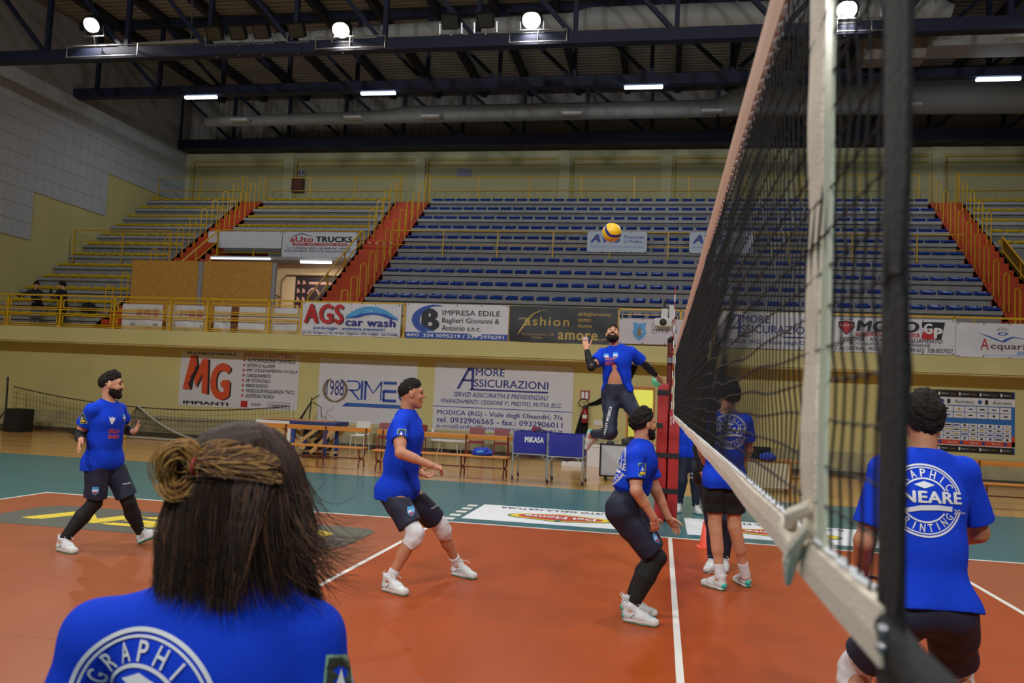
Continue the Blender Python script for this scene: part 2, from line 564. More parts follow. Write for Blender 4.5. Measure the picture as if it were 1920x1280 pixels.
struct('floor_top_walkway', MB().box(XL, XR, TY(11) + 0.4, 33.3, TZ(11) - 0.3, TZ(11) - 0.08), concrete)
struct('floor_passage', MB().box(A1[1], A2[0], 22.3, 27.6, 2.92, 3.08).box(A3[1], XR, 22.3, 27.6, 2.92, 3.08), concrete)
# back wall with pilasters and mouldings
struct('wall_back', MB().box(XL, 18, 33.1, 33.4, 9.0, 12.4), mat('wall_paint_upper', (190, 184, 138), 0.8, noise=0.06, nscale=0.8))
mb = MB()
pil = [(-22.5, -22.2), (-17.52, -17.05), (-11.22, -10.8), (-4.79, -4.33), (-0.43, 0.0), (4.6, 5.0), (10.21, 10.63), (15.4, 15.8)]
for a, b_ in pil:
    mb.box(a, b_, 33.0, 33.1, 9.2, 12.4)
mb.box(XL, 18, 33.04, 33.1, 12.12, 12.4)
struct('trim_back_pilasters', mb, mat('wall_paint_pilaster', (200, 196, 156), 0.8))
mb = MB()
for (a, b_), (c, d) in zip(pil[:-1], pil[1:]):
    mb.box(b_ + 0.12, c - 0.12, 33.06, 33.1, 12.0, 12.06).box(b_ + 0.12, c - 0.12, 33.06, 33.1, 11.76, 11.81)
    mb.box(b_ + 0.12, b_ + 0.17, 33.06, 33.1, 9.2, 12.0)
struct('trim_back_moulding', mb, wall_trimm)
# side wall with acoustic panels
struct('wall_left', MB().box(-22.9, XL, -14, 33.4, -0.01, 15.4), wall_yellow)
panel_m = mat('acoustic_panel_grey', (190, 194, 198), 0.8, noise=0.04, nscale=1.5)
mb = MB()
for yy in np.arange(8.3, 33.3, 0.43):
    zb = 6.5 if yy < 23.6 else (8.24 if yy < 27.3 else 10.0)
    for zz in np.arange(6.5, 12.3, 0.58):
        if zz + 0.02 < zb:
            continue
        mb.box(XL, XL + 0.05, yy + 0.006, yy + 0.424, zz + 0.006, min(zz + 0.574, 12.32))
struct('wall_left_panel_tiles', mb, panel_m)
struct('wall_left_upper', MB().box(XL - 0.05, XL + 0.02, -14, 33.4, 12.33, 15.4), dark_sheet)
# vomitory (entrance) between the first two aisles
cream = mat('passage_cream', (238, 208, 158), 0.7)
struct('wall_passage', MB().box(A1[1], A2[0], 27.6, 27.75, 3.08, 6.6), cream)
struct('ceiling_passage', MB().box(A1[1], A2[0], 26.55, 27.7, 6.38, 6.5), concrete)
struct('wall_passage_2', MB().box(A3[1], XR, 27.6, 27.75, 3.08, 6.6), cream)
struct('ceiling_passage_2', MB().box(A3[1], XR, 26.55, 27.7, 6.38, 6.5), concrete)
t = thing('batten_lamp', 'lit white tube lamp under the entrance banner beside the stair rail', 'lamp', (-12.75, 26.4, 6.3))
MB().bbox(-13.35, -12.15, 26.34, 26.46, 6.24, 6.32, 0.03).build('diffuser', mat('tube_glow', (240, 245, 255), 0.4, emit=(236, 244, 255), estr=9), parent=t)
MB().box(-13.37, -12.13, 26.36, 26.44, 6.32, 6.38).build('housing', white_m, parent=t)
area_light('passage_tube', (-12.75, 26.4, 6.2), (-12.75, 26.6, 3), 55, 1.2, (1, 0.93, 0.8), size_y=0.1)
t = thing('batten_lamp', 'white tube lamp along the ceiling edge above the chipboard hoarding', 'lamp', (-15.9, 26.5, 6.42))
MB().bbox(-17.0, -14.6, 26.44, 26.54, 6.36, 6.43, 0.02).build('diffuser', mat('tube_glow_dim', (240, 245, 255), 0.4, emit=(236, 244, 255), estr=1.6), parent=t)
MB().box(-17.02, -14.58, 26.46, 26.54, 6.43, 6.47).build('housing', white_m, parent=t)
t = thing('wall_poster', 'dark poster with pale figures on the lit passage wall', 'poster', (-13.2, 27.58, 4.2))
MB().box(-14.05, -12.2, 27.57, 27.6, 3.6, 5.95).build('sheet', mat('poster_dark', (52, 34, 40), 0.5), parent=t)
mb = MB()
random.seed(3)
for k in range(7):
    for j in range(2):
        x, z = -13.98 + j * 0.22, 5.6 - k * 0.32
        mb.add([(x + dx * 0.1, 27.565, z + dz * 0.1) for dx, dz in ((0, 0), (1.3, 0.3), (1.0, 1.4), (0.2, 1.9))], [(0, 1, 2, 3)])
mb.add([(-13.3 + 0.3 * math.cos(a), 27.565, 5.0 + 0.5 * math.sin(a)) for a in np.linspace(0.4, 2.6, 9)] + [(-13.3 + 0.24 * math.cos(a), 27.565, 5.0 + 0.44 * math.sin(a)) for a in np.linspace(2.6, 0.4, 9)], [tuple(range(18))])
mb.box(-13.5, -12.6, 27.56, 27.57, 5.62, 5.72)
mb.build('print', mat('poster_pink', (212, 160, 140), 0.5), parent=t)
struct('trim_passage_pipes', MB().tube([(-14.6, 27.5, 3.1), (-14.6, 27.5, 5.7), (-14.4, 27.5, 5.95), (-12.2, 27.5, 5.95)], 0.025).tube([(-15.0, 26.4, 5.3), (-14.6, 27.5, 5.1)], 0.03), mat('pipe_brown', (120, 96, 66), 0.5))

# ------------------------------------------------------------------ roof
struct('ceiling', MB().box(XL - 0.4, 24, -14, 33.6, 15.3, 15.6), roof_m)
mb = MB()
for y in np.arange(14.0, 33.4, 0.28):
    mb.box(XL, 24, y, y + 0.10, 15.24, 15.3)
struct('ceiling_ribs', mb, roof_m)
mb = MB().box(XL, 24, 33.3, 33.5, 12.4, 15.4)
for x in np.arange(XL, 18, 0.3):
    mb.box(x, x + 0.12, 33.25, 33.3, 12.9, 15.3)
struct('wall_back_clerestory', mb, dark_sheet)
mb = MB()
for x in np.arange(-21, 22, 2.1):
    mb.box(x, x + 0.22, 5, 33.2, 14.9, 15.24)
struct('ceiling_purlins', mb, mat('purlin_dark', (40, 40, 46), 0.7))

def truss(y, zb, zt, h, label, step=3.0, x0=XL, x1=20.0, shift=0.0):
    t = thing('roof_truss', label, 'truss', ((x0 + x1) / 2, y, zb))
    MB().box(x0, x1, y - 0.16, y + 0.16, zb, zb + h).build('bottom_chord', steel_navy, parent=t)
    MB().box(x0, x1, y - 0.12, y + 0.12, zt - 0.25, zt).build('top_chord', steel_navy, parent=t)
    x, k = x0 + shift, 0
    while x + step < x1:
        MB().bar((x, y, zb + h), (x, y, zt - 0.2), 0.13, 0.13, (0, 1, 0)).build('web_post', steel_navy, parent=t)
        if x < 0:
            a, b_ = (x + step * 0.02, zt - 0.2), (x + step * 0.96, zb + h)
        else:
            a, b_ = (x + step * 0.02, zb + h), (x + step * 0.96, zt - 0.2)
        MB().bar((a[0], y, a[1]), (b_[0], y, b_[1]), 0.12, 0.12, (0, 1, 0)).build('web_diagonal', steel_navy, parent=t)
        x += step
        k += 1
    return t
truss(32.4, 12.42, 15.2, 0.42, 'navy steel roof truss against the dark sheet over the upper wall', 2.7)
truss(25.5, 12.28, 15.2, 0.34, 'navy steel roof truss that carries the slim tube lamps', 2.6, shift=0.9)
truss(20.2, 11.42, 14.9, 0.34, 'navy steel roof truss that carries the floodlights', 2.75, shift=0.45)

def duct(segs, y, label, vents, ends=True):
    t = thing('air_duct', label, 'duct', (segs[0][0], y, segs[0][1]))
    for k, (x0, z0, r0, x1, z1, r1) in enumerate(segs):
        mb = MB().tube([(x0, y, z0), (x1, y, z1)], [r0, r1], 18)
        mb.build('duct_run' if abs(r0 - r1) < 0.05 else 'duct_reducer', duct_m, parent=t, smooth=True)
        if abs(r0 - r1) < 0.05:
            nb = max(1, int((x1 - x0) / 2.4))
            for q in range(1, nb + 1):
                xx = x0 + (x1 - x0) * q / (nb + 0.5)
                MB().tube([(xx - 0.02, y, z0), (xx + 0.02, y, z0)], r0 + 0.012, 18).build('seam_band', duct_m, parent=t)
    for x, z in vents:
        MB().bbox(x - 0.38, x + 0.38, y - 0.62, y - 0.34, z - 0.06, z + 0.05, 0.02).build('vent', white_m, parent=t)
    return t
duct([(-19.7, 12.86, 0.21, -11.6, 12.95, 0.27), (-11.6, 12.95, 0.27, -10.8, 13.03, 0.34), (-10.8, 13.03, 0.34, 1.6, 13.06, 0.33), (1.6, 13.06, 0.33, 2.7, 13.36, 0.58), (2.7, 13.36, 0.58, 14, 13.3, 0.62)], 30.0,
     'long pale grey air duct running below the dark upper sheet, widening twice', [(-17.9, 12.75), (-12.9, 12.78), (-9.6, 12.76), (-3.9, 12.78), (1.4, 12.78), (8.4, 12.9)])
duct([(-16.5, 12.75, 0.28, -9.2, 12.95, 0.30), (-9.2, 12.98, 0.30, -3.2, 13.1, 0.33), (-3.2, 13.1, 0.33, -2.6, 13.15, 0.42), (-2.6, 13.15, 0.42, 7.0, 13.1, 0.42), (7.0, 13.1, 0.42, 7.5, 12.95, 0.30)], 22.5,
     'fat white air duct lit up close behind the floodlights', [])
t = thing('air_duct', 'square pale grey duct box hanging beyond the black net band, high up', 'duct', (8.2, 24, 12.6))
MB().bbox(7.4, 13.5, 23.6, 24.6, 12.55, 13.4, 0.03).build('duct_box', duct_m, parent=t)
MB().bbox(5.6, 7.4, 24.2, 24.9, 12.45, 13.3, 0.03).build('branch_box', mat('duct_beige', (150, 142, 132), 0.7), parent=t)
MB().bbox(9.3, 10.1, 23.4, 23.6, 12.66, 12.8, 0.02).build('vent', white_m, parent=t)
# pale sloping soffit panel high up near the side wall
t = thing('soffit_panel', 'pale triangular soffit panel under the truss near the side wall', 'panel', (-17, 21.0, 12.0))
MB().prism([(-18.6, 20.45), (-13.9, 20.45), (-15.0, 21.5), (-18.2, 21.5)], 12.0, 12.08).build('board', mat('soffit_beige', (150, 142, 126), 0.7), parent=t)

for x in (-18.0, -14.6):
    MB().bar((x, 20.5, 12.08), (x, 20.3, 14.7), 0.03, 0.03, (0, 1, 0)).build('hanger', steel_m, parent=t)
glow_flood = mat('flood_glow', (255, 250, 240), 0.3, emit=(255, 246, 230), estr=60)
glow_warm = mat('flood_glow_warm', (255, 240, 215), 0.3, emit=(255, 226, 186), estr=60)
glass_off = mat('flood_glass_off', (52, 50, 44), 0.25, spec=0.5)
def flood_lamp(x, z, lit, label, warm=False):
    t = thing('flood_lamp', label, 'floodlight', (x, 20.0, z - 0.3))
    n = Vector((0, -0.80, -0.60))
    y = n.cross(Vector((1, 0, 0)))
    c = Vector((x, 19.9, z))
    M = Matrix(((1, y.x, n.x, c.x), (0, y.y, n.y, c.y), (0, y.z, n.z, c.z), (0, 0, 0, 1)))
    q = 1.0 if lit else 0.82
    rr = 0.20 if lit else 0.04  # lit lamps drawn larger and rounder: their glare is put into the shape
    o, i_ = [[(u * q, v * q) for u, v in rrect(-a, a, -b_, b_, rr, 6)] for a, b_ in ((0.29, 0.25), (0.25, 0.21))]
    MB().prism(o, -0.16, 0.0, M).build('housing', black_m, parent=t)
    rim = MB()
    k = len(o)
    rim.add([M @ Vector((p[0], p[1], h)) for p, h in [(q, 0.0) for q in o] + [(q, 0.035) for q in o] + [(q, 0.035) for q in i_] + [(q, 0.0) for q in i_]],
            [(r * k + j, r * k + (j + 1) % k, (r + 1) * k + (j + 1) % k, (r + 1) * k + j) for r in range(3) for j in range(k)])
    rim.build('rim', black_m, parent=t)
    g = glow_warm if warm else glow_flood
    MB().prism(i_, 0.004, 0.018, M).build('lens', g if lit else glass_off, parent=t)
    MB().bar((x - 0.32, 19.98, z), (x - 0.32, 20.05, z - 0.3), 0.03, 0.03).bar((x + 0.32, 19.98, z), (x + 0.32, 20.05, z - 0.3), 0.03, 0.03).bar((x - 0.33, 20.05, z - 0.29), (x + 0.33, 20.05, z - 0.29), 0.04, 0.03).bar((x, 20.05, z - 0.3), (x, 20.15, z - 0.6), 0.04, 0.04).build('bracket', steel_m, parent=t)
    if lit:
        area_light('flood_beam', c + n * 0.06, (x * 0.75, 8.5, 0), 470, 0.42, (1.0, 0.88, 0.72) if warm else (1.0, 0.98, 0.95), 150)
    return t
flood_lamp(-17.57, 12.42, True, 'blazing floodlight nearest the side wall, on the front roof truss')
flood_lamp(-9.52, 11.96, True, 'blazing orange-tinged floodlight, second from the side wall', True)
flood_lamp(-3.99, 12.04, True, 'blazing white floodlight above the middle of the stands')
flood_lamp(4.22, 12.0, True, 'blazing floodlight seen through the net beside the cream band')
flood_lamp(10.3, 12.2, True, 'floodlight glaring at the far end of the front truss, past the black band')
for k, x in enumerate((-13.5, -12.75, -12.0)):
    flood_lamp(x, 12.0, False, '%s of three unlit floodlights between the two blazing lamps nearest the side wall' % ('first', 'middle', 'last')[k])
flood_lamp(-10.9, 12.0, False, 'unlit brownish floodlight standing alone before the orange-tinged lamp')
for k, x in enumerate((-6.3, -5.3)):
    flood_lamp(x, 12.08, False, '%s unlit floodlight left of the white blazing lamp over the stands' % ('farther', 'closer')[k])
flood_lamp(5.4, 12.05, False, 'unlit floodlight right of the lamp seen through the net')
def lamp_frame(x0, x1, label):
    t = thing('lamp_cradle', label, 'lamp cradle', ((x0 + x1) / 2, 19.95, 11.5))
    MB().tube([(x0, 19.95, 11.78), (x1, 19.95, 11.78)], 0.022).tube([(x0, 19.95, 11.45), (x1, 19.95, 11.45)], 0.022).build('rail', steel_m, parent=t)
    for x in np.arange(x0, x1 + 0.01, (x1 - x0) / 2):
        MB().bar((x, 19.95, 11.6), (x, 20.06, 11.6), 0.03, 0.03).build('clamp', steel_m, parent=t)
        MB().tube([(x, 19.95, 11.42), (x, 19.95, 11.8)], 0.02).build('upright', steel_m, parent=t)
lamp_frame(-18.4, -16.0, 'steel rail cradle under the floodlight nearest the side wall')
lamp_frame(-10.3, -8.2, 'steel rail cradle under the orange-tinged floodlight')
lamp_frame(-4.6, -3.0, 'steel rail cradle under the white floodlight over the stands')
lamp_frame(4.0, 5.7, 'steel rail cradle under the floodlight seen through the net')
tube_glow = mat('strip_glow', (235, 245, 255), 0.4, emit=(214, 232, 255), estr=7)
for x, l in ((-17.2, 'slim lit tube lamp nearest the side wall'), (-10.35, 'slim lit tube lamp above the second aisle'), (-1.06, 'slim lit tube lamp above the ball'), (9.83, 'slim lit tube lamp past the black net band')):
    t = thing('strip_lamp', l + ', under the second truss', 'lamp', (x, 25.4, 12.2))
    MB().bbox(x - 0.64, x + 0.64, 25.33, 25.47, 12.14, 12.24, 0.04).build('diffuser', tube_glow, parent=t, smooth=True)
    MB().bar((x - 0.4, 25.4, 12.24), (x - 0.4, 25.4, 12.4), 0.02, 0.02, (0, 1, 0)).bar((x + 0.4, 25.4, 12.24), (x + 0.4, 25.4, 12.4), 0.02, 0.02, (0, 1, 0)).build('hanger', steel_m, parent=t)
    area_light('strip_light', (x, 25.4, 12.1), (x, 29.0, 4), 110, 1.2, (0.85, 0.93, 1.0), size_y=0.1)
# ------------------------------------------------------------------ seats
def seat_mesh(name, m):
    """low plastic shell: scooped pan, rolled front lip, raised rear rim"""
    W_, D_ = 0.188, 0.19
    prof = [(-D_ + 0.02, 0.03), (-D_ - 0.01, 0.085), (-D_ + 0.01, 0.105), (-0.09, 0.088), (0.04, 0.086), (0.12, 0.11), (0.165, 0.175), (D_, 0.19), (D_ + 0.01, 0.165), (D_ - 0.02, 0.03)]
    xs = [-1.0, -0.94, -0.78, -0.4, 0.4, 0.78, 0.94, 1.0]
    vs, fs = [], []
    for i, u in enumerate(xs):
        e = abs(u)
        lift = 0.018 * max(0, (e - 0.4) / 0.6) ** 2
        k = 1.0 - 0.20 * max(0, (e - 0.78) / 0.22)
        for y, z in prof:
            vs.append((u * W_, y * k, z * (0.55 if e == 1 else 1) + (lift if z > 0.02 else 0)))
    n = len(prof)
    for i in range(len(xs) - 1):
        for j in range(n):
            fs.append((i * n + j, i * n + (j + 1) % n, (i + 1) * n + (j + 1) % n, (i + 1) * n + j))
    fs += [tuple(range(n)), tuple(reversed(range((len(xs) - 1) * n, len(xs) * n)))]
    me = bpy.data.meshes.new(name)
    me.from_pydata(vs, [], fs)
    me.materials.append(m)
    me.polygons.foreach_set('use_smooth', [True] * len(me.polygons))
    me.set_sharp_from_angle(angle=math.radians(50))
    return me
blue_me, yel_me = seat_mesh('blue_stadium_seat', blue_seat_m), seat_mesh('yellow_stadium_seat', yel_seat_m)
def put_seat(me, name, x, i, label, group):
    o = bpy.data.objects.new(name, me)
    COL.objects.link(o)
    o.location = (x, TY(i) - 0.12, TZ(i) - 0.075)
    tag(o, label, 'seat', group)
rest = []
for i in range(0, 12):
    for k in range(38):
        x = -9.41 + 0.5 * k
        show = 2 <= i <= 8 or (i == 9 and k < 29) or (i == 1 and 15 <= k <= 19)
        if show:
            put_seat(blue_me, 'blue_stadium_seat', x, i, 'blue seat, %s from the wide orange stairs, %s row up, middle block' % (nth(k), nth(i)), 'blue seats of the middle block')
        elif i > 8:
            rest.append((x, TY(i) - 0.12, TZ(i) - 0.075))
bv = np.array([v.co[:] for v in blue_me.vertices])
mb = MB()
for q in rest:
    mb.add((bv + np.array(q)).tolist(), [tuple(p.vertices) for p in blue_me.polygons])
o = mb.build('blue_stadium_seating', blue_seat_m, smooth=True, origin=rest[0])
tag(o, 'remaining small blue seats of the top rows of the middle block', 'seat', None, 'stuff')
for i in range(12):
    for k in range(8):
        put_seat(yel_me, 'yellow_stadium_seat', -22.15 + 0.5 * k, i, 'yellow seat, %s from the side wall, %s row up, corner block' % (nth(k), nth(i)), 'yellow seats of the corner block')
    if i >= 8:
        for k in range(11):
            put_seat(yel_me, 'yellow_stadium_seat', -16.7 + 0.5 * k, i, 'yellow seat, %s from the narrow stairs, %s row above the truck banner' % (nth(k), nth(i - 8)), 'yellow seats over the entrance')
    if i >= 7:
        for k in range(6):
            put_seat(yel_me, 'yellow_stadium_seat', 10.85 + 0.5 * k, i, 'yellow seat, %s from the stairs beyond the net, %s of the upper rows' % (nth(k), nth(i - 7)), 'yellow seats beyond the net')

# ------------------------------------------------------------------ railings of the stands
def hoop_proto():
    t = thing('stair_hoop_rail', 'proto', 'railing')
    R = 0.019
    for s in (-1, 1):
        MB().tube([(s * 0.085, s * 0.05, 0), (s * 0.085, s * 0.05, 1.02)], R, 6).build('post', rail_yellow, parent=t)
    pts = [(math.cos(a) * 0.085, math.cos(a) * 0.05, 1.02 + 0.085 * math.sin(a)) for a in np.linspace(0, math.pi, 8)]
    MB().tube(pts, R, 6).build('bow', rail_yellow, parent=t)
    return t
hoop = hoop_proto()
first = True
for nm, x, rng_, side in (('narrow corner stairs', A1[0] + 0.14, range(12), 'wall side'), ('narrow corner stairs', A1[1] - 0.14, range(7, 12), 'court middle side'),
                          ('wide orange stairs', A2[0] + 0.14, range(7, 12), 'entrance side'), ('wide orange stairs', A2[1] - 0.14, range(12), 'blue seat side'),
                          ('stairs beyond the net', A3[0] + 0.14, range(12), 'blue seat side'), ('stairs beyond the net', A3[1] - 0.14, range(7, 12), 'yellow seat side')):
    for i in rng_:
        t = hoop if first else copy_tree(hoop)
        first = False
        t.location = (x, TY(i) - 0.2, TZ(i) - 0.07)
        tag(t, 'yellow hoop rail, %s of the %s, %s row up' % (side, nm, nth(i)), 'railing', 'hoop rails along the stand stairs')

def rail_run(name, label, y, x0, x1, zb, zt, posts, mids, cat='railing', r=0.022, group=None):
    t = thing(name, label, cat, ((x0 + x1) / 2, y, zb), 0, group)
    MB().tube([(x0, y, zt), (x1, y, zt)], r, 8).build('top_rail', rail_yellow, parent=t)
    for m in mids:
        MB().tube([(x0, y, m), (x1, y, m)], r * 0.75, 6).build('mid_rail', rail_yellow, parent=t)
    for x in posts:
        MB().bar((x, y, zb), (x, y, zt), 0.04, 0.04, (0, 1, 0)).build('post', rail_yellow, parent=t)
    return t
rail_run('stand_rail', 'long yellow rail with thin posts crossing the middle of the blue seats', 26.5, -9.98, 9.25, 6.5, 7.5, np.arange(-9.98, 9.3, 1.98), [7.0])
rail_run('stand_rail', 'yellow rail crossing the corner yellow seats next to the side wall', 25.8, -22.3, -18.28, 6.05, 7.28, (-22.3, -20.25, -18.28), [6.85])
for x0, x1, lb in ((-22.45, -18.38, 'top yellow rail behind the corner yellow seats under the grey wall panels'), (-17.26, -11.22, 'top yellow rail behind the four yellow rows, with the dark wall box'),
                   (-9.96, 9.15, 'long top yellow rail behind the blue seats'), (10.5, 16, 'top yellow rail beyond the stairs on the net side')):
    nposts = max(2, int((x1 - x0) / 2.0) + 1)
    rail_run('stand_rail', lb, 31.0, x0, x1, TZ(11) - 0.08, 10.68, np.linspace(x0, x1, nposts), [10.12])
def slope_rail(x, label, panel=None):
    t = thing('slope_rail', label, 'railing', (x, 24.6, 5))
    ya, za, yb, zb = 26.85, 7.52, 22.6, 4.54
    MB().tube([(x, ya, za), (x, yb, zb)], 0.03).build('top_rail', rail_yellow, parent=t)
    MB().tube([(x, ya, za - 0.42), (x, yb, zb - 0.42)], 0.022).build('mid_rail', rail_yellow, parent=t)
    MB().tube([(x, ya, za - 0.9), (x, yb, zb - 0.9)], 0.022).build('low_rail', rail_yellow, parent=t)
    for f in (0, 0.33, 0.66, 1):
        y, z = ya + (yb - ya) * f, za + (zb - za) * f
        MB().bar((x, y, z - 0.95), (x, y, z), 0.045, 0.045, (0, 1, 0)).build('post', rail_yellow, parent=t)
    if panel:
        MB().add([(x, ya, za), (x, ya - 3.2, za - 3.2 * 0.703), (x, ya - 3.2, za - 3.2 * 0.703 - 0.95), (x, ya, za - 0.95)], [(0, 1, 2, 3)]).build('infill_panel', panel, parent=t)
olive = mat('mesh_panel_olive', (118, 104, 40), 0.6)
slope_rail(A2[0] - 0.06, 'sloping yellow stair rail beside the lit entrance passage')
slope_rail(A1[1] + 0.06, 'sloping yellow stair rail rising behind the chipboard hoarding')
slope_rail(A3[1] + 0.06, 'sloping stair rail with an olive infill panel beyond the net', olive)
t = rail_run('stand_rail', 'parapet rail with banners above the chipboard hoarding and lit passage', 27.05, A1[1] - 0.3, A2[0], 6.5, 7.58, np.linspace(A1[1], A2[0], 5), [6.72, 7.1])
t = thing('chain_barrier', 'red and white chain hung across the wide orange stairs', 'chain', ((A2[0] + A2[1]) / 2, 26.3, 7))
for k in range(10):
    x = A2[0] + 0.1 + k * 0.135
    MB().sphere((x, 26.3, 7.02 - 0.004 * k), 0.035, 8, 6, (1.6, 0.6, 0.8)).build('link', ink_white if k % 2 else ink_red, parent=t)

# the balcony front: bays of yellow railing
edges = [-22.2, -20.33, -18.48, -16.62, -14.75, -13.53, -11.56, -10.55, -8.7, -7.42, -5.6, -4.37, -2.6, -1.36, 0.3, 1.18, 2.9, 4.13, 5.9, 7.1, 9.0, 10.9, 12.8]
bay_names = ['next to the side wall', 'in front of the person in a dark hooded top', 'in front of the person with long dark hair', 'before the foot of the narrow corner stairs', 'before the first pink print',
             'narrow one with the second pink print behind', 'before the plain folded white sheet', 'ending at the car wash banner', 'holding the left half of the car wash banner', 'holding the right half of the car wash banner',
             'behind the first half of the builder banner', 'behind the second half of the builder banner', 'behind the first half of the black fashion banner', 'behind the second half of the black fashion banner',
             'behind the city crest banner', 'short one beside the far net post', 'behind the insurance banner, first half', 'behind the insurance banner, second half', 'behind the motorcycle banner, first half',
             'behind the motorcycle banner, second half', 'behind the wave logo banner', 'past the wave logo banner']
for k in range(len(edges) - 1):
    x0, x1 = edges[k], edges[k + 1]
    y = 20.66
    t = thing('balcony_railing', 'yellow balcony railing bay ' + bay_names[k], 'railing', ((x0 + x1) / 2, y, 3.22), 0, 'balcony railing bays')
    MB().bar((x0, y, 4.2), (x1, y, 4.2), 0.05, 0.045).build('top_rail', rail_yellow, parent=t)
    MB().bar((x0, y, 3.3), (x0, y, 4.2), 0.055, 0.05, (0, 1, 0)).bar((x0, y, 3.22), (x0, y, 3.3), 0.09, 0.09, (0, 1, 0)).build('post', rail_yellow, parent=t)
    MB().bar((x0, y, 3.26), (x1, y, 3.26), 0.03, 0.03).build('base_rail', rail_yellow, parent=t)
    for z in (3.64, 3.76):
        MB().bar((x0, y, z), (x1, y, z), 0.03, 0.03).build('mid_rail', rail_yellow, parent=t)
    for za, zb in ((3.82, 4.06), (3.32, 3.58)):
        a, b_ = x0 + 0.1, x1 - 0.1
        mb = MB()
        for p, q in (((a, za), (b_, za)), ((b_, za), (b_, zb)), ((b_, zb), (a, zb)), ((a, zb), (a, za))):
            mb.bar((p[0], y, p[1]), (q[0], y, q[1]), 0.028, 0.028, (0, 1, 0))
        for f in (0.22, 0.78):
            xx = a + (b_ - a) * f
            mb.bar((xx, y, zb), (xx, y, 4.2 if zb > 3.8 else 3.64), 0.02, 0.02, (0, 1, 0))
        mb.build('inner_frame', rail_yellow, parent=t)

# ------------------------------------------------------------------ banners
def banner(name, label, x0, x1, z0, z1, y, base, layers, cat='banner', wave=0.0, seed=0, grommets=True, thick=0.012, group=None):
    """vinyl sheet hung in the plane Y = y, facing the court; layers are printed shapes in fractions of width and height"""
    w, h = x1 - x0, z1 - z0
    def dsp(u, v):
        if not wave:
            return 0.0
        return wave * (math.sin(u * 9 + seed) * 0.6 + math.sin(u * 23 + v * 4 + seed * 2) * 0.3 + math.sin(v * 7 + u * 5 + seed) * 0.4) * (0.3 + 0.7 * (1 - v) if v < 1 else 0.3)
    mb = MB()
    nx, nz = (30, 8) if wave else (2, 2)
    vs = [(x0 + w * i / nx, y - dsp(i / nx, j / nz) + s * thick, z0 + h * j / nz) for s in (0, 1) for j in range(nz + 1) for i in range(nx + 1)]
    N = (nx + 1) * (nz + 1)
    fs = []
    for j in range(nz):
        for i in range(nx):
            a = j * (nx + 1) + i
            fs += [(a, a + 1, a + nx + 2, a + nx + 1), (N + a + nx + 1, N + a + nx + 2, N + a + 1, N + a)]
    per = [i for i in range(nx + 1)] + [j * (nx + 1) + nx for j in range(1, nz + 1)] + [nz * (nx + 1) + i for i in range(nx - 1, -1, -1)] + [j * (nx + 1) for j in range(nz - 1, 0, -1)]
    for k in range(len(per)):
        a, b_ = per[k], per[(k + 1) % len(per)]
        fs.append((b_, a, N + a, N + b_))
    o = mb.add(vs, fs).build(name, base, smooth=bool(wave), origin=(x0 + w / 2, y, z0))
    tag(o, label, cat, group)
    for k, (pn, m, sh) in enumerate(layers):
        for vs, fs in (sh if isinstance(sh, list) else [sh]):
            MB().add([(x0 + q[0] * w, y - dsp(q[0], q[1]) - 0.004 - 0.002 * k - lift(q), z0 + q[1] * h) for q in vs], fs).build(pn, m, parent=o)
    if grommets:
        mb = MB()
        for i in range(5):
            for v in (0.97, 0.03):
                u = 0.02 + 0.96 * i / 4
                vs, fs = disc2d(0, 0, 0.018, n=8)
                mb.add([(x0 + u * w + a, y - dsp(u, v) - 0.003, z0 + v * h + b_) for a, b_ in vs], fs)
        mb.build('eyelet', dark_m, parent=o)
    return o
TB = text_box
parts2d = lambda *a: [q for q in a if q[1]]      # every line of print a mesh of its own
YB = 20.6
# car wash
foam = [(0.45, 0.52)] + [(0.45 + 0.52 * i / 26, 0.60 + 0.30 * math.sin(math.pi * min(1, i / 26 * 1.05)) ** 0.8 + 0.025 * (i % 2)) for i in range(27)] + [(0.975, 0.46)]
foam_low = [(0.975 - 0.52 * i / 16, 0.52 + 0.17 * math.sin(math.pi * i / 16)) for i in range(17)]
banner('sponsor_banner', 'white banner on the balcony with big red letters and blue foam over a car', -10.48, -7.5, 3.22, 4.17, YB - 0.03, vinyl, [
    ('print_foam', ink_sky, poly2d(foam + foam_low)),
    ('print_foam_dots', ink_sky, merge2d(*[disc2d(0.50 + 0.016 * ((k * 7) % 30), 0.74 + 0.03 * ((k * 5) % 7), 0.006, 0.018, 10) for k in range(12)])),
    ('print_car', ink_blue, stroke2d([(0.44, 0.55), (0.55, 0.58), (0.62, 0.66), (0.72, 0.70), (0.82, 0.67), (0.90, 0.58), (0.965, 0.52)], [0.02, 0.06, 0.07, 0.06, 0.07, 0.06, 0.02])),
    ('lettering_shadow', ink_black, TB('AGS', 0.028, 0.435, 0.335, 0.945, bold=0.05)),
    ('lettering_red', ink_red, TB('AGS', 0.018, 0.425, 0.35, 0.96, bold=0.05)),
    ('lettering_navy', ink_navy, TB('car wash', 0.445, 0.955, 0.30, 0.55, bold=0.05)),
    ('lettering_blue', ink_blue, TB('autolavaggio - assistenza pneumatici', 0.12, 0.85, 0.155, 0.275, bold=0.03)),
    ('lettering_small', ink_navy, parts2d(TB('Via Gen. Partigiano 7 TEL. 09.44/4 - MODICA - 0932 1910083 - 348 3727688', 0.01, 0.975, 0.03, 0.105, bold=0.02), rect2d(0.01, 0.97, 0.128, 0.134)))], wave=0.02, seed=1)
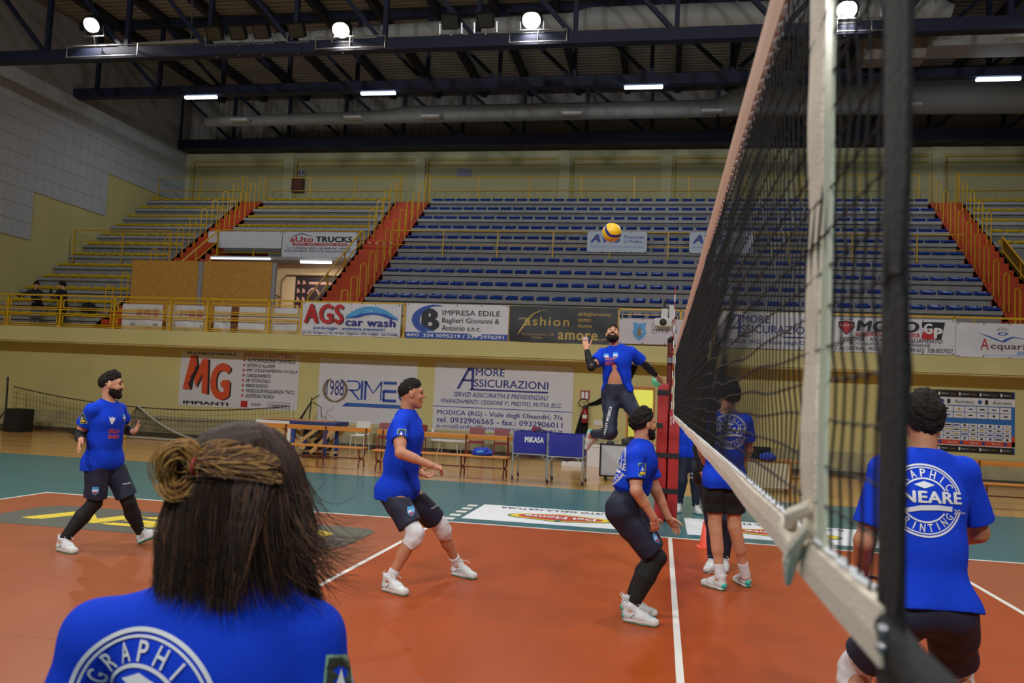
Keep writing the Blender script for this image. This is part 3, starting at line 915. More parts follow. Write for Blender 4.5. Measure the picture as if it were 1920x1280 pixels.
# builder
sw = [(0.30 - 0.20 * math.sin(math.radians(a)) , 0.53 + 0.42 * math.cos(math.radians(a))) for a in range(-20, 165, 12)]
banner('sponsor_banner', 'white banner on the balcony with a black letter B, blue swoosh and blue bottom bar', -7.35, -4.39, 3.23, 4.21, YB - 0.03, vinyl, [
    ('bar_blue', ink_blue, rect2d(0, 1, 0, 0.17)),
    ('lettering_letter', ink_black, TB('B', 0.155, 0.335, 0.21, 0.87, bold=0.07)),
    ('print_corner', ink_blue, poly2d([(0.15, 0.21), (0.29, 0.21), (0.22, 0.30), (0.15, 0.45)])),
    ('print_gap', ink_white, stroke2d([(x + 0.012, z) for x, z in sw], [0.005] + [0.02] * (len(sw) - 2) + [0.004])),
    ('print_swoosh', ink_blue, stroke2d(sw, [0.005] + [0.03 + 0.05 * math.sin(math.pi * i / len(sw)) for i in range(1, len(sw) - 1)] + [0.004])),
    ('lettering_dark', ink_black, parts2d(TB('IMPRESA EDILE', 0.36, 0.92, 0.68, 0.83), TB('Baglieri Giovanni &', 0.36, 0.915, 0.42, 0.61), TB('Antonio s.n.c.', 0.36, 0.74, 0.24, 0.39))),
    ('lettering_white', ink_white, parts2d(TB('INFO', 0.02, 0.14, 0.045, 0.13, bold=0.02), TB('334 3095219 / 339 2976291', 0.18, 0.965, 0.035, 0.135, bold=0.02)))], wave=0.008, seed=2)
# black fashion banner
fsw = [(0.345, 0.90), (0.28, 0.87), (0.22, 0.78), (0.17, 0.62), (0.13, 0.42), (0.10, 0.28), (0.08, 0.20)]
banner('sponsor_banner', 'black balcony banner with golden lettering above the wall door side', -4.36, -1.39, 3.22, 4.21, YB - 0.03, mat('banner_vinyl_black', (40, 40, 44), 0.5), [
    ('lettering_gold', ink_gold, parts2d(stroke2d(fsw, [0.006, 0.014, 0.02, 0.024, 0.02, 0.014, 0.006]), stroke2d([(0.085, 0.64), (0.14, 0.66), (0.2, 0.655)], 0.025), TB('ashion', 0.145, 0.56, 0.46, 0.72, bold=0.015, space=1.2),
        TB('amore', 0.46, 0.825, 0.09, 0.30, bold=0.03, space=1.1), stroke2d([(0.82, 0.12), (0.86, 0.11), (0.90, 0.14), (0.94, 0.20)], [0.02, 0.02, 0.014, 0.004]))),
    ('lettering_small', ink_gold, parts2d(TB('abbigliamento', 0.64, 0.94, 0.74, 0.87), TB('uomo', 0.64, 0.76, 0.60, 0.69), TB('donna', 0.64, 0.77, 0.44, 0.55),
        TB('Via Sacro Cuore, n. 98', 0.12, 0.42, 0.18, 0.25, bold=0), TB('Modica', 0.22, 0.32, 0.10, 0.16, bold=0)))], wave=0.03, seed=5)
shield = [(0.205, 0.92), (0.26, 0.86), (0.34, 0.90), (0.33, 0.62), (0.345, 0.45), (0.31, 0.25), (0.265, 0.12), (0.22, 0.25), (0.185, 0.45), (0.2, 0.62), (0.19, 0.90)]
banner('sponsor_banner', 'low pale banner with a small blue city crest behind the spiking player', -1.34, 1.1, 3.26, 3.94, YB - 0.03, mat('banner_vinyl_lilac', (206, 200, 208), 0.5), [
    ('crest', ink_sky, poly2d([((x - 0.265) * 0.95 + 0.225, z * 0.92 + 0.02) for x, z in shield])),
    ('crest_figure', ink_brown, poly2d([(0.20, 0.30), (0.25, 0.30), (0.245, 0.55), (0.225, 0.72), (0.205, 0.55)])),
    ('lettering', mat('ink_grey', (120, 116, 134), 0.5), TB("CITTA' DI MODICA", 0.36, 0.92, 0.44, 0.60))], wave=0.015, seed=3)
def big_a(x0, x1, z0, z1):
    w = x1 - x0
    return merge2d(poly2d([(x0, z0), (x0 + w * 0.16, z0), (x0 + w * 0.74, z1 - 0.03), (x0 + w * 0.62, z1)]), poly2d([(x0 + w * 0.62, z1), (x1, z1), (x1, z0), (x1 - w * 0.16, z0), (x1 - w * 0.16, z1 - 0.05), (x0 + w * 0.7, z1 - 0.05)]),
                   rect2d(x0 + w * 0.34, x1 - w * 0.1, z0 + (z1 - z0) * 0.36, z0 + (z1 - z0) * 0.46))
banner('sponsor_banner', 'white balcony banner with navy insurance lettering seen through the net', 1.2, 4.1, 3.24, 4.2, YB - 0.03, vinyl, [
    ('lettering', ink_navy, parts2d(big_a(0.06, 0.225, 0.30, 0.92), TB('MORE', 0.235, 0.475, 0.70, 0.91, bold=0.02), TB('SSICURAZIONI', 0.225, 0.88, 0.42, 0.64, bold=0.02), rect2d(0.19, 0.88, 0.31, 0.35),
        TB('MODICA (RG) - Viale degli Oleandri', 0.04, 0.95, 0.09, 0.24, bold=0.02)))], wave=0.012, seed=4)
banner('sponsor_banner', 'white balcony banner with black motorcycle lettering, behind the black net band', 4.15, 7.1, 3.23, 4.12, YB - 0.03, vinyl, [
    ('shield_black', ink_black, poly2d([(0.045, 0.86), (0.11, 0.91), (0.18, 0.86), (0.185, 0.72), (0.115, 0.48), (0.05, 0.72)])),
    ('shield_red', ink_red, poly2d([(0.055, 0.83), (0.11, 0.87), (0.17, 0.83), (0.172, 0.72), (0.115, 0.52), (0.06, 0.72)])),
    ('strip_red', ink_red, rect2d(0.19, 0.71, 0.475, 0.575)),
    ('lettering_black', ink_black, parts2d(TB('MOTO', 0.195, 0.71, 0.60, 0.925, bold=0.05, shear=0.12), TB('PARTNER', 0.06, 0.165, 0.92, 0.97), TB('OFFICINA - RICAMBI - ABBIGLIAMENTO', 0.06, 0.895, 0.315, 0.43, shear=0.15),
        TB('MOTO NUOVE ED USATE PLURIMARCHE', 0.145, 0.80, 0.20, 0.29, shear=0.15), TB('C.da CAITINA - MODICA  Tel. 0932 941612  328.0027027', 0.025, 0.98, 0.05, 0.165, bold=0.02))),
    ('lettering_white', ink_white, parts2d(TB('DUCATI', 0.06, 0.165, 0.74, 0.80), TB('DI GIUSEPPE FONTANA', 0.205, 0.70, 0.49, 0.56))),
    ('box_black', ink_black, poly2d([(0.73, 0.92), (0.915, 0.92), (0.885, 0.43), (0.845, 0.43), (0.845, 0.55), (0.86, 0.70), (0.73, 0.76)])),
    ('box_red', ink_red, poly2d([(0.725, 0.43), (0.835, 0.43), (0.835, 0.60), (0.86, 0.72), (0.80, 0.72), (0.735, 0.62)])),
    ('lettering_initials', ink_white, parts2d(TB('G', 0.745, 0.815, 0.58, 0.88, bold=0.05), TB('P', 0.825, 0.895, 0.46, 0.76, bold=0.05)))], wave=0.004, seed=6)
wavep = [(0.22, 0.70), (0.30, 0.62), (0.40, 0.50), (0.44, 0.47), (0.48, 0.55), (0.53, 0.61), (0.60, 0.58), (0.75, 0.53)]
banner('sponsor_banner', 'white balcony banner with a blue wave logo, folded along its top', 7.11, 9.6, 3.2, 4.06, YB - 0.03, vinyl, [
    ('print_wave', ink_blue, stroke2d(wavep, [0.005, 0.025, 0.03, 0.04, 0.04, 0.03, 0.02, 0.006])),
    ('print_sun', ink_blue, ring2d(0.435, 0.70, 0.028, 0.048)),
    ('print_rays', ink_brown, merge2d(*[stroke2d([(0.435 + 0.055 * math.cos(a), 0.70 + 0.11 * math.sin(a)), (0.435 + 0.075 * math.cos(a), 0.70 + 0.19 * math.sin(a))], 0.008) for a in np.linspace(0.7, 2.4, 6)])),
    ('lettering_red', ink_red, TB('A', 0.23, 0.31, 0.22, 0.56, bold=0.0)),
    ('lettering_brown', mat('ink_dark_brown', (92, 52, 58), 0.5), TB('cquario', 0.325, 0.71, 0.20, 0.42, bold=0.01)),
    ('lettering_blue', ink_sky, parts2d(TB('Slim', 0.56, 0.70, 0.10, 0.20, shear=0.3), TB('centro benessere e dimagrimento', 0.25, 0.70, 0.05, 0.085, bold=0)))], wave=0.02, seed=8)
# folded sheets behind the railing near the hoarding
pinks = mat('ink_faded_pink', (196, 138, 150), 0.6)
for x0, x1, lb, pr in ((-16.45, -15.1, 'folded white sheet with a faded pink print behind the railing, first of two', 1), (-14.95, -13.65, 'folded white sheet with a faded pink print behind the railing, second of two', 1),
                       (-13.4, -12.85, 'narrow white sheet behind the railing beside a wooden board', 0), (-12.6, -10.6, 'wide plain white sheet behind the railing up to the car wash banner', 0)):
    lay = [('print', pinks, merge2d(rect2d(0.35, 0.5, 0.55, 0.8), rect2d(0.55, 0.72, 0.55, 0.8), rect2d(0.76, 0.9, 0.5, 0.82))), ('print_line', mat('ink_faded_grey', (150, 150, 160), 0.6), rect2d(0.2, 0.9, 0.15, 0.24))] if pr else []
    banner('folded_sheet', lb, x0, x1, 3.24, 4.02, 20.8, vinyl, lay, cat='banner', wave=0.03, seed=x0, grommets=False)
tag(MB().bbox(-13.0, -12.62, 20.82, 20.88, 3.1, 4.0, 0.01).build('wooden_board', mat('board_brown', (120, 72, 34), 0.6, noise=0.1), origin=(-12.8, 20.85, 3.1)), 'brown wooden board leaning behind the railing between two white sheets', 'board')
# entrance banners
banner('sponsor_banner', 'white banner with black and red truck lettering above the lit entrance', -14.4, -11.45, 6.52, 7.52, 26.98, vinyl, [
    ('lettering_red', ink_red, TB('aUto', 0.10, 0.42, 0.62, 0.83, bold=0.03)),
    ('lettering_black', ink_black, parts2d(TB('TRUCKS', 0.45, 0.94, 0.62, 0.84, bold=0.05), stroke2d([(0.10, 0.80), (0.17, 0.86), (0.23, 0.92), (0.28, 0.925), (0.33, 0.88), (0.41, 0.84)], [0.006, 0.02, 0.025, 0.025, 0.02, 0.006]),
        TB('S.S. 115 MODICA / ISPICA - KM 343,00 SNC - MODICA', 0.065, 0.92, 0.34, 0.42, bold=0.025), TB('Tel./Fax 0932.906718 - 0932 771178 - www.autotrucksmodica.it', 0.03, 0.96, 0.24, 0.32, bold=0.015))),
    ('strip_red', ink_red, rect2d(0.14, 0.88, 0.49, 0.58)),
    ('lettering_white', ink_white, TB('VENDITA - USATO - ASSISTENZA - RICAMBI', 0.155, 0.865, 0.505, 0.565))], wave=0.006, seed=2)
banner('sponsor_banner', 'blank white sheet hung on the parapet rail above the chipboard hoarding', -17.47, -14.43, 6.88, 7.52, 26.98, vinyl, [], wave=0.004, seed=4)
osb = mat('chipboard', (196, 142, 62), 0.75, noise=0.22, nscale=22, bump=0.2, bscale=40)
for x0, x1, lb in ((-17.35, -14.98, 'chipboard hoarding panel nearer the side wall'), (-14.8, -12.43, 'chipboard hoarding panel next to the lit entrance')):
    o = MB().bbox(x0, x1, 22.38, 22.42, 3.08, 5.62, 0.005).build('hoarding_panel', osb, origin=((x0 + x1) / 2, 22.4, 3.08))
    tag(o, lb, 'hoarding')
    MB().bar((x1 + 0.07, 22.43, 3.1), (x1 + 0.07, 22.43, 5.6), 0.13, 0.08, (0, 1, 0)).build('edge_post', mat('post_grey', (150, 150, 156), 0.6), parent=o)
# small blue banners on the mid rail
for x0, x1, lb in ((-2.84, -0.8, 'small white banner with blue letters on the mid rail behind the ball'), (0.62, 2.7, 'small white banner with blue letters on the mid rail behind the net top')):
    banner('rail_banner', lb, x0, x1, 6.8, 7.52, 26.44, mat('banner_vinyl_pale', (200, 208, 220), 0.5), [
        ('lettering_big', ink_blue, TB('AVIS', 0.05, 0.57, 0.45, 0.88, bold=0.06, shear=0.2)),
        ('lettering', ink_blue, parts2d(TB('Provinciale', 0.62, 0.95, 0.66, 0.82), TB('di Modica', 0.62, 0.92, 0.46, 0.60))),
        ('lettering_small', ink_sky, TB('Associazione Volontari Italiani Sangue', 0.05, 0.95, 0.20, 0.32, bold=0)),
        ('print_drop', ink_red, disc2d(0.145, 0.66, 0.012, 0.05))], wave=0.012, seed=x0)
# lower wall banners
YW = 21.585
arrows = merge2d(*[poly2d([(0.535, 0.895 - 0.0905 * k), (0.535, 0.835 - 0.0905 * k), (0.556, 0.865 - 0.0905 * k)]) for k in range(8)])
lines8 = (('AUTOMAZIONE CANCELLI', 0.965), ('SISTEMI DI ALLARME', 0.80), ('IMP. SOLLEVAMENTO ACQUA', 0.99), ('CONDIZIONAMENTO', 0.77), ('IMP. FOTOVOLTAICO', 0.77), ('IMPIANTI DOMOTICI', 0.75), ('VIDEOSORVEGLIANZA TVCC', 0.975), ('ASSISTENZA TECNICA', 0.81))
Mp = [(0.03, 0.30), (0.085, 0.92), (0.125, 0.92), (0.155, 0.66), (0.185, 0.86), (0.235, 0.86), (0.245, 0.22), (0.195, 0.24), (0.19, 0.60), (0.165, 0.45), (0.14, 0.33), (0.115, 0.62), (0.095, 0.30)]
banner('wall_banner', 'white wall banner with a big red two-letter monogram and a list of services', -14.87, -10.94, 0.98, 2.68, YW, vinyl, [
    ('lettering_shadow', ink_black, merge2d(poly2d([(x + 0.018, z - 0.01) for x, z in Mp]), TB('G', 0.275, 0.445, 0.12, 0.79, bold=0.06))),
    ('lettering_red', ink_orange, merge2d(poly2d(Mp), TB('G', 0.262, 0.432, 0.13, 0.80, bold=0.06))),
    ('lettering_jag', ink_black, poly2d([(0.075, 0.40), (0.10, 0.50), (0.09, 0.52), (0.13, 0.66), (0.12, 0.68), (0.16, 0.78), (0.15, 0.62), (0.125, 0.50), (0.12, 0.40), (0.10, 0.30)])),
    ('lettering_dark', ink_black, parts2d(TB('MUGNIECO NATALE', 0.05, 0.47, 0.935, 0.985, bold=0.02), TB('IMPIANTI', 0.045, 0.43, 0.03, 0.09, bold=0.04),
        *[TB(s, 0.567, e, 0.832 - 0.0905 * k, 0.895 - 0.0905 * k, bold=0.015) for k, (s, e) in enumerate(lines8)], TB('ELENE', 0.62, 0.70, 0.06, 0.10), TB('caprari', 0.775, 0.92, 0.04, 0.11))),
    ('frame_small', ink_black, merge2d(rect2d(0.76, 0.94, 0.022, 0.027), rect2d(0.76, 0.94, 0.128, 0.133), rect2d(0.76, 0.763, 0.022, 0.133), rect2d(0.937, 0.94, 0.022, 0.133))),
    ('lettering_heading', ink_red, parts2d(TB('IMPIANTI ELETTRICI', 0.535, 0.955, 0.925, 0.995, bold=0.0), arrows, rect2d(0.535, 0.59, 0.02, 0.135)))], grommets=False)
def sk(pts, w):
    return stroke2d(pts, w)
lw = 0.022
rime = merge2d(sk([(0.29, 0.655), (0.40, 0.655), (0.425, 0.61), (0.425, 0.56), (0.40, 0.515), (0.31, 0.515)], lw), sk([(0.34, 0.515), (0.425, 0.37)], lw),
               sk([(0.45, 0.67), (0.45, 0.37)], lw), sk([(0.485, 0.67), (0.485, 0.37)], lw), sk([(0.485, 0.66), (0.565, 0.48), (0.645, 0.66)], lw), sk([(0.645, 0.67), (0.645, 0.37)], lw * 0.6),
               sk([(0.665, 0.65), (0.80, 0.65)], 0.045), sk([(0.665, 0.52), (0.80, 0.52)], 0.045), sk([(0.665, 0.375), (0.80, 0.375)], 0.045), sk([(0.672, 0.52), (0.672, 0.375)], lw),
               sk([(0.955, 0.65), (0.85, 0.65), (0.835, 0.6), (0.835, 0.43), (0.85, 0.385), (0.955, 0.385)], lw))
banner('wall_banner', 'white wall banner with a gold wreath and thin blue line lettering', -10.29, -7.23, 0.70, 2.6, YW, vinyl, [
    ('print_wreath', ink_brown, merge2d(*[stroke2d([(0.175 + s * 0.115 * math.sin(a), 0.51 - 0.185 * math.cos(a)) for a in np.linspace(0.05, 2.75, 14)], [0.012] + [0.032] * 12 + [0.006]) for s in (-1, 1)], poly2d([(0.14, 0.30), (0.175, 0.34), (0.21, 0.30), (0.175, 0.32)]))),
    ('lettering_year', ink_navy, TB('1988', 0.085, 0.265, 0.42, 0.66, bold=0.0)),
    ('lettering_blue', ink_blue, rime), ('bar_blue', ink_blue, poly2d([(0.255, 0.26), (0.97, 0.26), (0.97, 0.315), (0.295, 0.315)])),
    ('lettering_small', ink_sky, TB('RIPARAZIONE MACCHINE EDILI', 0.33, 0.94, 0.275, 0.30, bold=0.0))], grommets=False)
banner('wall_banner', 'big white wall banner with navy insurance lettering, phone and e-mail lines', -6.7, -2.62, 0.66, 2.62, YW, vinyl, [
    ('lettering', ink_navy, parts2d(big_a(0.165, 0.29, 0.61, 0.93), TB('MORE', 0.30, 0.51, 0.815, 0.93, bold=0.02), TB('SSICURAZIONI', 0.29, 0.825, 0.65, 0.765, bold=0.02), rect2d(0.262, 0.825, 0.595, 0.622),
        TB('SERVIZI ASSICURATIVI E PREVIDENZIALI', 0.145, 0.825, 0.495, 0.565, bold=0.02, shear=0.2), TB("FINANZIAMENTI: CESSIONE V', PRESTITI, MUTUI, ECC.", 0.055, 0.925, 0.385, 0.46, bold=0.02, shear=0.2),
        TB('MODICA (RG) - Viale degli Oleandri, 7/a', 0.03, 0.935, 0.20, 0.29, bold=0.02), TB('tel. 0932906565 - fax.: 0932906011', 0.03, 0.935, 0.105, 0.185, bold=0.02))),
    ('rule', ink_blue, rect2d(0, 1, 0.335, 0.346)),
    ('lettering_mail', ink_navy, TB('e-mail:info@amoreassicurazioni.it', 0.03, 0.94, 0.005, 0.09, bold=0.0))], grommets=False)
# interview backdrop with sponsor grid
cells, blobs = [], []
random.seed(11)
for r in range(2):
    for c in range(8):
        cells.append(rect2d(0.05 + 0.115 * c, 0.05 + 0.115 * c + 0.108, 0.655 - 0.1 * r, 0.655 - 0.1 * r + 0.09))
for r in range(4):
    for c in range(11):
        cells.append(rect2d(0.05 + 0.0836 * c, 0.05 + 0.0836 * c + 0.078, 0.405 - 0.07 * r, 0.405 - 0.07 * r + 0.062))
cols = {k: [] for k in ('a', 'b', 'c')}
for i, (vs, fs) in enumerate(cells):
    x, z = sum(v[0] for v in vs) / 4, sum(v[1] for v in vs) / 4
    w = random.uniform(0.016, 0.032)
    cols['aabbc'[random.randrange(5)]].append(rect2d(x - w, x + w, z - 0.010, z + 0.010) if random.random() < 0.7 else disc2d(x, z, 0.013, 0.02, 12))
banner('interview_backdrop', 'sponsor board of small logos on the wall beyond the near net player', 6.43, 8.87, 0.77, 2.38, YW, mat('board_blue', (44, 110, 190), 0.5), [
    ('strip_black', ink_black, merge2d(rect2d(0, 0.99, 0.885, 1.0), rect2d(0, 0.99, 0.0, 0.105))),
    ('strip_white', ink_white, merge2d(rect2d(0, 1, 0.76, 0.885), rect2d(0, 1, 0.105, 0.118))), ('strip_red', ink_orange, merge2d(rect2d(0, 1, 0.118, 0.20), rect2d(0.97, 1, 0.118, 0.29))),
    ('logo_cells', ink_white, merge2d(*cells)), ('logo_marks_dark', ink_black, merge2d(*cols['a'])), ('logo_marks_blue', ink_blue, merge2d(*cols['b'])), ('logo_marks_tan', ink_gold, merge2d(*cols['c'])),
    ('lettering_teal', mat('ink_teal', (30, 84, 92), 0.5), parts2d(*[TB('Avimecc', x, x + 0.19, 0.79, 0.85, bold=0.0) for x in (0.03, 0.405, 0.78)])),
    ('crests', ink_blue, merge2d(*[disc2d(x, 0.82, 0.02, 0.032) for x in (0.28, 0.655)], *[disc2d(x, 0.158, 0.018, 0.028) for x in (0.26, 0.475, 0.69, 0.905)])),
    ('badges', ink_black, merge2d(*[rect2d(x, x + 0.03, 0.785, 0.855) for x in (0.33, 0.705)])),
    ('lettering_white', ink_white, parts2d(*[TB('Serie A3', x, x + 0.08, 0.143, 0.172) for x in (0.13, 0.345, 0.56, 0.775)], *[TB('SERIE A3', x, x + 0.07, z, z + 0.022, bold=0) for x in (0.07, 0.27, 0.475, 0.68, 0.885) for z in (0.93, 0.045)])),
    ('lettering_gold', ink_gold, parts2d(*[TB('credem', x, x + 0.055, z, z + 0.022, bold=0) for x in (0.15, 0.355, 0.56, 0.765) for z in (0.93, 0.045)])),
    ('badge_white', ink_white, merge2d(*[rect2d(x, x + 0.018, z, z + 0.05) for x in (0.04, 0.24, 0.445, 0.65, 0.855) for z in (0.915, 0.03)]))], cat='sponsor board', grommets=False)
# ------------------------------------------------------------------ benches
bench_wood = mat('bench_wood', (204, 132, 52), 0.35, noise=0.12, nscale=3, stretch=(0.3, 6, 6))
bench_steel = mat('bench_steel_oxblood', (104, 34, 26), 0.4)
def bench(x0, x1, y, frames, label):
    t = thing('bench', label, 'bench', ((x0 + x1) / 2, y, 0))
    MB().bbox(x0, x1, y + 0.44, y + 0.475, 0.765, 0.865, 0.012).build('backrest', bench_wood, parent=t)
    MB().bbox(x0 + 0.05, x1 - 0.02, y, y + 0.17, 0.425, 0.455, 0.012).build('seat_board', bench_wood, parent=t)
    MB().bbox(x0 + 0.05, x1 - 0.02, y + 0.19, y + 0.36, 0.425, 0.455, 0.012).build('seat_board', bench_wood, parent=t)
    for x in frames:
        up = [(x, y + 0.42, 0.86), (x, y + 0.40, 0.45), (x, y + 0.38, 0.32)]
        up += [(x, y + 0.21 + 0.17 * math.cos(a), 0.30 + 0.09 * math.sin(a)) for a in np.linspace(0, -math.pi, 9)] + [(x, y + 0.04, 0.42)]
        MB().tube(up, 0.017, 8).build('seat_frame', bench_steel, parent=t, smooth=True)
        lo = [(x, y + 0.04, 0.0), (x, y + 0.05, 0.10)] + [(x, y + 0.21 - 0.16 * math.cos(a), 0.12 + 0.075 * math.sin(a)) for a in np.linspace(0, math.pi, 9)] + [(x, y + 0.37, 0.10), (x, y + 0.38, 0.0)]
        MB().tube(lo, 0.017, 8).build('leg_frame', bench_steel, parent=t, smooth=True)
        mb = MB()
        for z in (0.80, 0.835):
            mb.sphere((x, y + 0.435, z), 0.008, 8, 5)
        mb.build('bolt', steel_m, parent=t)
    MB().tube([(frames[0], y + 0.21, 0.203), (frames[-1], y + 0.21, 0.203)], 0.013, 8).build('stretcher', bench_steel, parent=t)
    return t
bench(-9.47, -6.45, 15.22, (-9.33, -8.45, -7.5, -6.55), 'long slatted bench before the wooden trestle table, left of the player in profile')
bench(-6.2, -3.2, 14.9, (-6.05, -5.15, -4.2, -3.3), 'long slatted bench behind the player in profile, with blue clothing on its seat')
bench(4.05, 7.3, 15.35, (4.2, 5.15, 6.0, 7.1), 'long slatted bench under the sponsor board beyond the near net player')
cloth_blue = mat('cloth_blue', (24, 60, 176), 0.7, bump=0.3, bscale=40)
def lump(name, label, cat, c, r, m, seed, amp=0.28, group=None, n=26):
    """crumpled cloth lying in a heap"""
    rng = np.random.RandomState(seed)
    ph = rng.rand(6) * 6.28
    vs, fs = [], []
    for i in range(n // 2 + 1):
        th = math.pi * i / (n // 2)
        for k in range(n):
            a = 2 * math.pi * k / n
            q = 1 + amp * (math.sin(3 * a + ph[0]) * 0.4 + math.sin(5 * a + 4 * th + ph[1]) * 0.3 + math.sin(9 * a - 6 * th + ph[2]) * 0.2 + math.sin(7 * th + ph[3] + 2 * a) * 0.3)
            vs.append((c[0] + r[0] * q * math.sin(th) * math.cos(a), c[1] + r[1] * q * math.sin(th) * math.sin(a), max(c[2], c[2] + r[2] * 0.5 + r[2] * q * math.cos(th))))
    for i in range(n // 2):
        for k in range(n):
            fs.append((i * n + k, (i + 1) * n + k, (i + 1) * n + (k + 1) % n, i * n + (k + 1) % n))
    o = MB().add(vs, fs).build(name, m, smooth=True, origin=c)
    return tag(o, label, cat, group)
o = lump('shirt', 'crumpled blue shirt lying on the bench beside the ball carts', 'clothing', (-3.78, 15.03, 0.46), (0.22, 0.11, 0.10), cloth_blue, 4)
MB().add([(-3.86, 14.88, 0.52), (-3.72, 14.88, 0.53), (-3.74, 14.885, 0.57), (-3.88, 14.885, 0.55)], [(0, 1, 2, 3)]).build('print', ink_sky, parent=o)

# ------------------------------------------------------------------ trestle table with wooden braces
t = thing('trestle_table', 'high table with navy padding and crossed wooden braces behind the bench', 'table', (-9.0, 17.5, 0))
MB().bbox(-10.05, -9.15, 17.3, 18.2, 0.77, 0.855, 0.01).build('top_board', white_m, parent=t)
MB().bbox(-9.15, -7.95, 17.3, 18.2, 0.77, 0.875, 0.03).build('top_cover', mat('cover_navy', (34, 50, 110), 0.5), parent=t)
MB().box(-10.0, -8.2, 17.36, 18.14, 0.875, 0.885).build('top_sheet', mat('sheet_brown', (170, 116, 76), 0.6), parent=t)
raw = mat('raw_timber', (186, 150, 92), 0.6, noise=0.1, nscale=4)
for y in (17.36, 18.1):
    for a, b_ in (((-9.95, 0.77), (-9.15, 0.3)), ((-9.6, 0.77), (-8.75, 0.2)), ((-8.35, 0.77), (-9.1, 0.2)), ((-7.95, 0.75), (-8.6, 0.1))):
        MB().bar((a[0], y, a[1]), (b_[0], y + 0.03, b_[1]), 0.025, 0.09, (0, 0, 1)).build('brace', raw, parent=t)
    for x, m, nm in ((-10.0, white_m, 'leg'), (-9.16, white_m, 'leg'), (-9.05, mat('leg_blue', (36, 66, 140), 0.5), 'leg'), (-8.22, MATS['leg_blue'], 'leg')):
        MB().box(x - 0.04, x + 0.04, y - 0.03, y + 0.05, 0, 0.78).build(nm, m, parent=t)
MB().box(-9.0, -8.0, 17.6, 17.9, 0.10, 0.14).build('low_shelf', raw, parent=t)
lump('cloth_bundle', 'small light blue cloth on the floor between bench and trestle table', 'clothing', (-9.55, 16.3, -0.012), (0.16, 0.12, 0.28), mat('cloth_light_blue', (96, 128, 206), 0.7), 9)
tag(lump('bag', 'dark sports bag lying under the trestle table', 'bag', (-9.0, 18.6, -0.012), (0.4, 0.25, 0.4), mat('bag_dark', (38, 38, 42), 0.7), 12), 'dark sports bag lying behind the trestle table braces', 'bag')

# ------------------------------------------------------------------ chairs and small tables by the wall
red_shell = mat('chair_red', (134, 28, 26), 0.4)
def chair(x, y, m, label, rz=0.0, legm=None, group=None):
    t = thing('plastic_chair', label, 'chair', (0, 0, 0), 0, group)
    legm = legm or m
    vs, fs = [], []
    prof = [(-0.21, 0.44), (-0.20, 0.455), (0.0, 0.44), (0.16, 0.445), (0.20, 0.47)]
    for u in np.linspace(-1, 1, 9):
        for yy, zz in prof:
            vs.append((u * 0.2, yy, zz + 0.01 * u * u))
    n = len(prof)
    k0 = len(vs)
    vs += [(a, b_, c - 0.015) for a, b_, c in vs]
    for i in range(8):
        for j in range(n - 1):
            a = i * n + j
            fs += [(a, a + n, a + n + 1, a + 1), (k0 + a + 1, k0 + a + n + 1, k0 + a + n, k0 + a)]
    MB().add(vs, fs).build('seat', m, parent=t, smooth=True)
    MB().prism(rrect(-0.21, 0.21, 0.0, 0.27, 0.05, 5), -0.012, 0.012, Matrix.Translation((0, 0.225, 0.56)) @ Matrix.Rotation(math.radians(82), 4, 'X')).build('backrest', m, parent=t)
    for s in (-1, 1):
        MB().tube([(s * 0.185, 0.21, 0.60), (s * 0.19, 0.19, 0.44), (s * 0.20, 0.24, 0.0)], 0.012, 6).build('leg', legm, parent=t)
        MB().tube([(s * 0.185, -0.18, 0.44), (s * 0.20, -0.22, 0.0)], 0.012, 6).build('leg', legm, parent=t)
    t.location = (x, y, -0.012)
    t.rotation_euler = (0, 0, rz)
    return t
chair(-7.58, 20.0, red_shell, 'red chair against the wall, left of the player in profile', 0.2)
chair(-6.72, 20.1, red_shell, 'red chair against the wall, showing just right of the player in profile', -0.1)
chair(-5.03, 20.0, red_shell, 'red chair before the insurance wall banner, the one farther from the ball carts', 0.1)
chair(-4.33, 20.0, red_shell, 'red chair before the insurance wall banner, next to the ball carts', 0.15)
chair(-8.42, 20.3, white_m, 'white garden chair beside the trestle table below the wreath banner', 0.0)
t = thing('side_table', 'low pale table with thin splayed legs behind the second bench', 'table', (-5.85, 20.4, 0))
MB().prism(rrect(-0.52, 0.52, -0.3, 0.3, 0.2, 6), 0.40, 0.425, Matrix.Translation((-5.85, 20.4, 0))).build('tabletop', white_m, parent=t)
for sx in (-1, 1):
    for sy_ in (-1, 1):
        MB().tube([(-5.85 + sx * 0.22, 20.4 + sy_ * 0.15, 0.40), (-5.85 + sx * 0.30, 20.4 + sy_ * 0.22, -0.012)], 0.01, 6).build('leg', white_m, parent=t)
t = thing('wall_box', 'small white cup standing on the second bench backrest', 'cup', (-4.95, 15.35, 0.865))
t.name = 'paper_cup'
MB().lathe([(0.03, 0.0), (0.036, 0.07)], (-4.95, 15.355, 0.865)).build('cup_body', white_m, parent=t)

